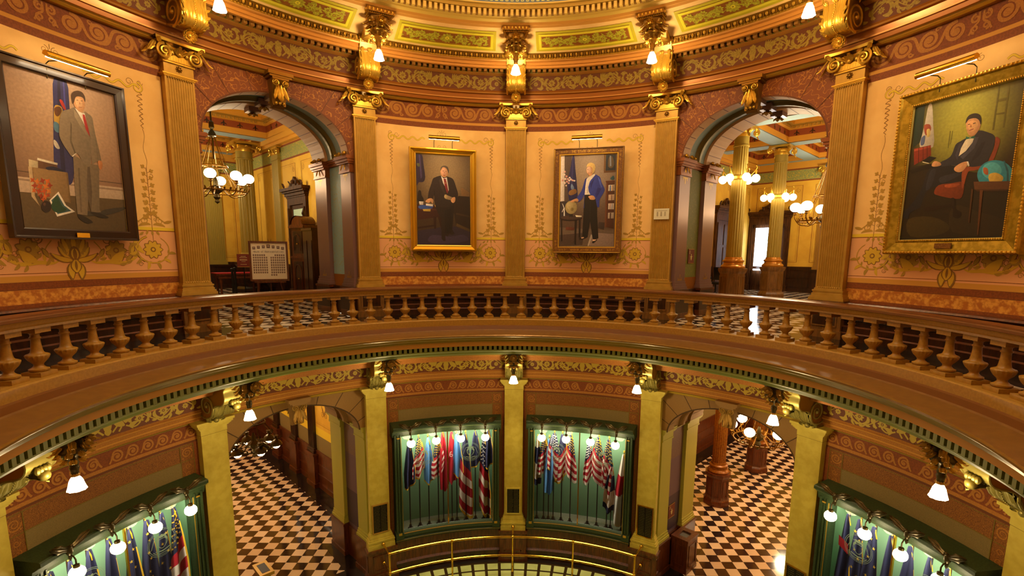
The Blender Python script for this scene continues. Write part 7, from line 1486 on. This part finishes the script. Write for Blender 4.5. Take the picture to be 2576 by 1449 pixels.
mb = MB(); mb.use(goldp); mb.box(-.16, .16, -.30, .30, .80, .88); mb.box(-.10, .10, -.2, .2, 0, .80); mb.build('frame', P); mb = MB(); mb.use(blackm); mb.box(-.09, .09, -.22, .2, .88, .885); mb.build('screen', P)
P = empty('round_stool', cyl(6.25, 57.0, ZL) and Matrix.Translation(cyl(6.3, 58.5, ZL))); tag(P, 'grey round-topped cylinder at the foot of the ochre pilaster right of the right arch', 'stool')
mb = MB(); mb.use(mat('grey_metal_lid', '8a8a84', .35, .6)); mb.lathe([(.20, 1.02), (.20, 1.06), (.17, 1.12), (.08, 1.16), (.001, 1.17)], 20); mb.build('lid', P); mb = MB(); mb.use(blackm); mb.lathe([(.001, 0), (.19, 0), (.19, 1.02), (.001, 1.02)], 20); mb.build('drum', P)

# ------------------------------------------------------------------ hall lights
def chandelier(M, v, u, zr, ztop, lbl, R=.83, n=8, glob=True, gz=.0, low=False):
    P = empty('chandelier', M @ Matrix.Translation((v, u, zr))); tag(P, lbl, 'chandelier'); g_ = gold_dk if not low else bronze
    mb = MB(); mb.use(bronze); mb.tube([(0, 0, .55), (0, 0, ztop-zr)], .022, 8); mb.lathe([(.001, 1.55), (.06, 1.5), (.07, 1.35), (.03, 1.3), (.09, 1.2), (.11, 1.12), (.03, 1.08), (.02, .5)], 12) if ztop-zr > 1.6 else mb.lathe([(.001, .9), (.06, .85), (.08, .7), (.02, .6)], 12)
    mb.lathe([(.02, .0), (.05, -.08), (.06, -.22), (.16, -.30), (.17, -.36), (.10, -.42), (.05, -.46), (.09, -.55), (.04, -.62), (.06, -.68), (.001, -.74)], 24, fn=lambda a, z: 1+.08*cos(8*a)); mb.build('stem', P)
    mb = MB(); mb.use(g_)
    for zz, rr in ((-.40, R*.92), (.30, .32)):
        mb.tube([(rr*cos(2*pi*k/32), rr*sin(2*pi*k/32), zz) for k in range(33)], .022, 6, False)
        for k in range(32):
            if rr > .5: mb.leaf((rr*cos(2*pi*k/32), rr*sin(2*pi*k/32), zz), (cos(k*pi/16)*.2, sin(k*pi/16)*.2, .5+.5*(k % 2)), (cos(k*pi/16), sin(k*pi/16), 0), .12, .03, .5, 2, 5)
    mb.build('hoop', P, sharp=60)
    for k in range(n):
        a = 2*pi*(k+.5)/n; c, s = cos(a), sin(a)
        mb = MB(); mb.use(g_)
        mb.tube(cr([(.20*c, .20*s, -.28), (.45*c, .45*s, -.50), (.70*R/.83*c, .70*R/.83*s, -.48), (R*c, R*s, -.30), (R*c, R*s, -.15)], 4), .016, 6)
        mb.tube(cr([(.3*c, .3*s, .30), (.45*c, .45*s, .05), (.55*c, .55*s, -.1), (.62*c, .62*s, -.30)], 3), .010, 5)
        mb.lathe([(.02, -.22), (.06, -.19), (.035, -.16), (.07, -.13), (.001, -.125)], 10, (R*c, R*s, 0))
        mb.tube([(.04*c, .04*s, 1.15 if ztop-zr > 1.6 else .8), (.32*c, .32*s, .30)], .010, 5)
        mb.leaf((.5*c, .5*s, -.42), (c, s, .5), (0, 0, 1), .2, .04, .8, 3, 6)
        mb.build('arm', P, sharp=60)
        mb = MB(); mb.use(globe)
        if low: mb.ball((R*c, R*s, -.42), .10, 14, 8, .9)
        else: mb.ball((R*c, R*s, 0), .15, 16, 10, .88)
        mb.build('globe', P)
        if low: mb = MB(); mb.use(bronze); mb.lathe([(.001, -.24), (.05, -.25), (.13, -.32), (.16, -.40), (.15, -.41), (.11, -.34), (.03, -.30)], 16, (R*c, R*s, 0), fn=lambda a_, z_: 1+.06*cos(8*a_)); mb.leaf((R*c, R*s, -.26), (c, s, .2), (0, 0, 1), .22, .08, .8, 3); mb.build('lamp_cap', P)
chandelier(MLu, .0, 12.1, 2.08, ZC+.84, 'gilt chandelier with lit frosted globes hanging beyond the left upper arch')
chandelier(MRu, .25, 12.2, 1.40, ZC+.84, 'gilt chandelier with lit globes half hidden beyond the right upper arch', R=.75)
chandelier(MLu, 0, 10.4, -5.05, -2.62, 'bronze chandelier seen from above in the left ground floor hall', R=.58, n=6, low=True)
chandelier(MRu, -.6, 10.9, -5.0, -2.62, 'bright gilt chandelier in the right ground floor hall', R=.75, n=6)
def column_lights(M, v, u, z, r, lbl):
    P = empty('globe_lamp_ring', M @ Matrix.Translation((v, u, z))); tag(P, lbl, 'lamp', 'rings of lit globes on the hall columns')
    mb = MB(); mb.use(goldm); mb.lathe([(r*1.02, -.08), (r*1.12, -.06), (r*1.12, .02), (r*1.02, .05)], 20); mb.build('collar', P)
    for k in range(6):
        a = 2*pi*k/6+.3; c, s = cos(a), sin(a); mb = MB(); mb.use(goldm)
        mb.tube(cr([(r*1.05*c, r*1.05*s, 0), (.40*c, .40*s, .12), (.50*c, .50*s, .27), (.47*c, .47*s, .33)], 3), .014, 6); mb.tube([(.48*c, .48*s, .20), (.48*c, .48*s, .06)], .02, 6); mb.build('arm', P)
        mb = MB(); mb.use(globe); mb.ball((.48*c, .48*s, -.05), .125, 14, 8); mb.build('globe', P)
column_lights(MRu, -2.25, 12.2, 2.45, .25, 'ring of lit globes around the nearer fluted column of the right upper hall')
column_lights(MRu, -2.3, 16.0, 2.2, .25, 'ring of lit globes around the farther fluted column of the right upper hall')
# ------------------------------------------------------------------ camera
F_PX, W_PX, H_PX = 1254.246, 2576, 1449
cam = bpy.data.cameras.new('camera'); co = bpy.data.objects.new('camera', cam); COL.objects.link(co)
cam.sensor_fit = 'HORIZONTAL'; cam.sensor_width = 36; cam.lens = 36*F_PX/W_PX; cam.clip_start = .05; cam.clip_end = 200
cam.shift_x = -19.3635/W_PX; cam.shift_y = 102.840/W_PX
yaw, pit, rol = -2.2003e-4, .149207708, -8.95241e-3
fw = Vector((sin(yaw)*cos(pit), cos(yaw)*cos(pit), -sin(pit))); rt = Vector((cos(yaw), -sin(yaw), 0)); up = rt.cross(fw)
r2 = rt*cos(rol) - up*sin(rol) ; u2 = up*cos(rol) + rt*sin(rol)
R3 = Matrix((r2, u2, -fw)).transposed()
co.matrix_world = Matrix.Translation((.1409128, -6.0961027, 0)) @ R3.to_4x4()
SC.camera = co
# ------------------------------------------------------------------ light
def light(kind, name, loc, power, color=(1, .8, .55), size=.3, rot=None, spread=None, sy=None):
    l = bpy.data.lights.new(name, kind); l.energy = power; l.color = color
    if kind == 'AREA':
        l.size = size
        if sy: l.shape = 'RECTANGLE'; l.size_y = sy
        if spread: l.spread = spread
    else: l.shadow_soft_size = size
    o = bpy.data.objects.new(name, l); COL.objects.link(o); o.location = loc
    if rot is not None: o.rotation_euler = rot
    return o
w = bpy.data.worlds.new('dome_light'); SC.world = w; w.use_nodes = True
bg = w.node_tree.nodes['Background']; bg.inputs[0].default_value = (1.0, .84, .54, 1); bg.inputs[1].default_value = 2.6
WARM = (1, .82, .52)
for (M, vs, us) in ((MLu, (0,), (11.5, 16.5)), (MRu, (-1.5, 2.5), (11.5, 17))):  # added point lights that brighten the halls; no lamps are modelled at these spots
    for v in vs:
        for u in us:
            light('POINT', 'hall_fill', M @ Vector((v+.5, u+1.0, 2.6)), 100, WARM, .25)
            light('POINT', 'hall_fill_lower', M @ Vector((v, u+.8, -3.9)), 150, WARM, .25)
light('AREA', 'window_daylight', MRu @ Vector((-3.85, 19.6, .3)), 25, (.8, .9, 1), .9, (radians(90), 0, radians(-45)), None, 2)
for c in (-75, -15, 15, 75):
    l = light('AREA', 'case_light', cyl(6.90, c, -4.70), 42, (1, .9, .68), 2.2, (0, 0, -radians(c)), None, .15)
SC.view_settings.view_transform = 'Standard'; SC.view_settings.look = 'None'; SC.view_settings.exposure = 0.5; SC.view_settings.gamma = 1.0
SC.view_settings.use_curve_mapping = False
cy = SC.cycles; cy.max_bounces = 7; cy.diffuse_bounces = 3; cy.glossy_bounces = 3; cy.transparent_max_bounces = 8; cy.transmission_bounces = 2; cy.adaptive_threshold = .08; cy.use_adaptive_sampling = True; cy.adaptive_min_samples = 16; cy.sample_clamp_indirect = 6; cy.caustics_reflective = False; cy.caustics_refractive = False
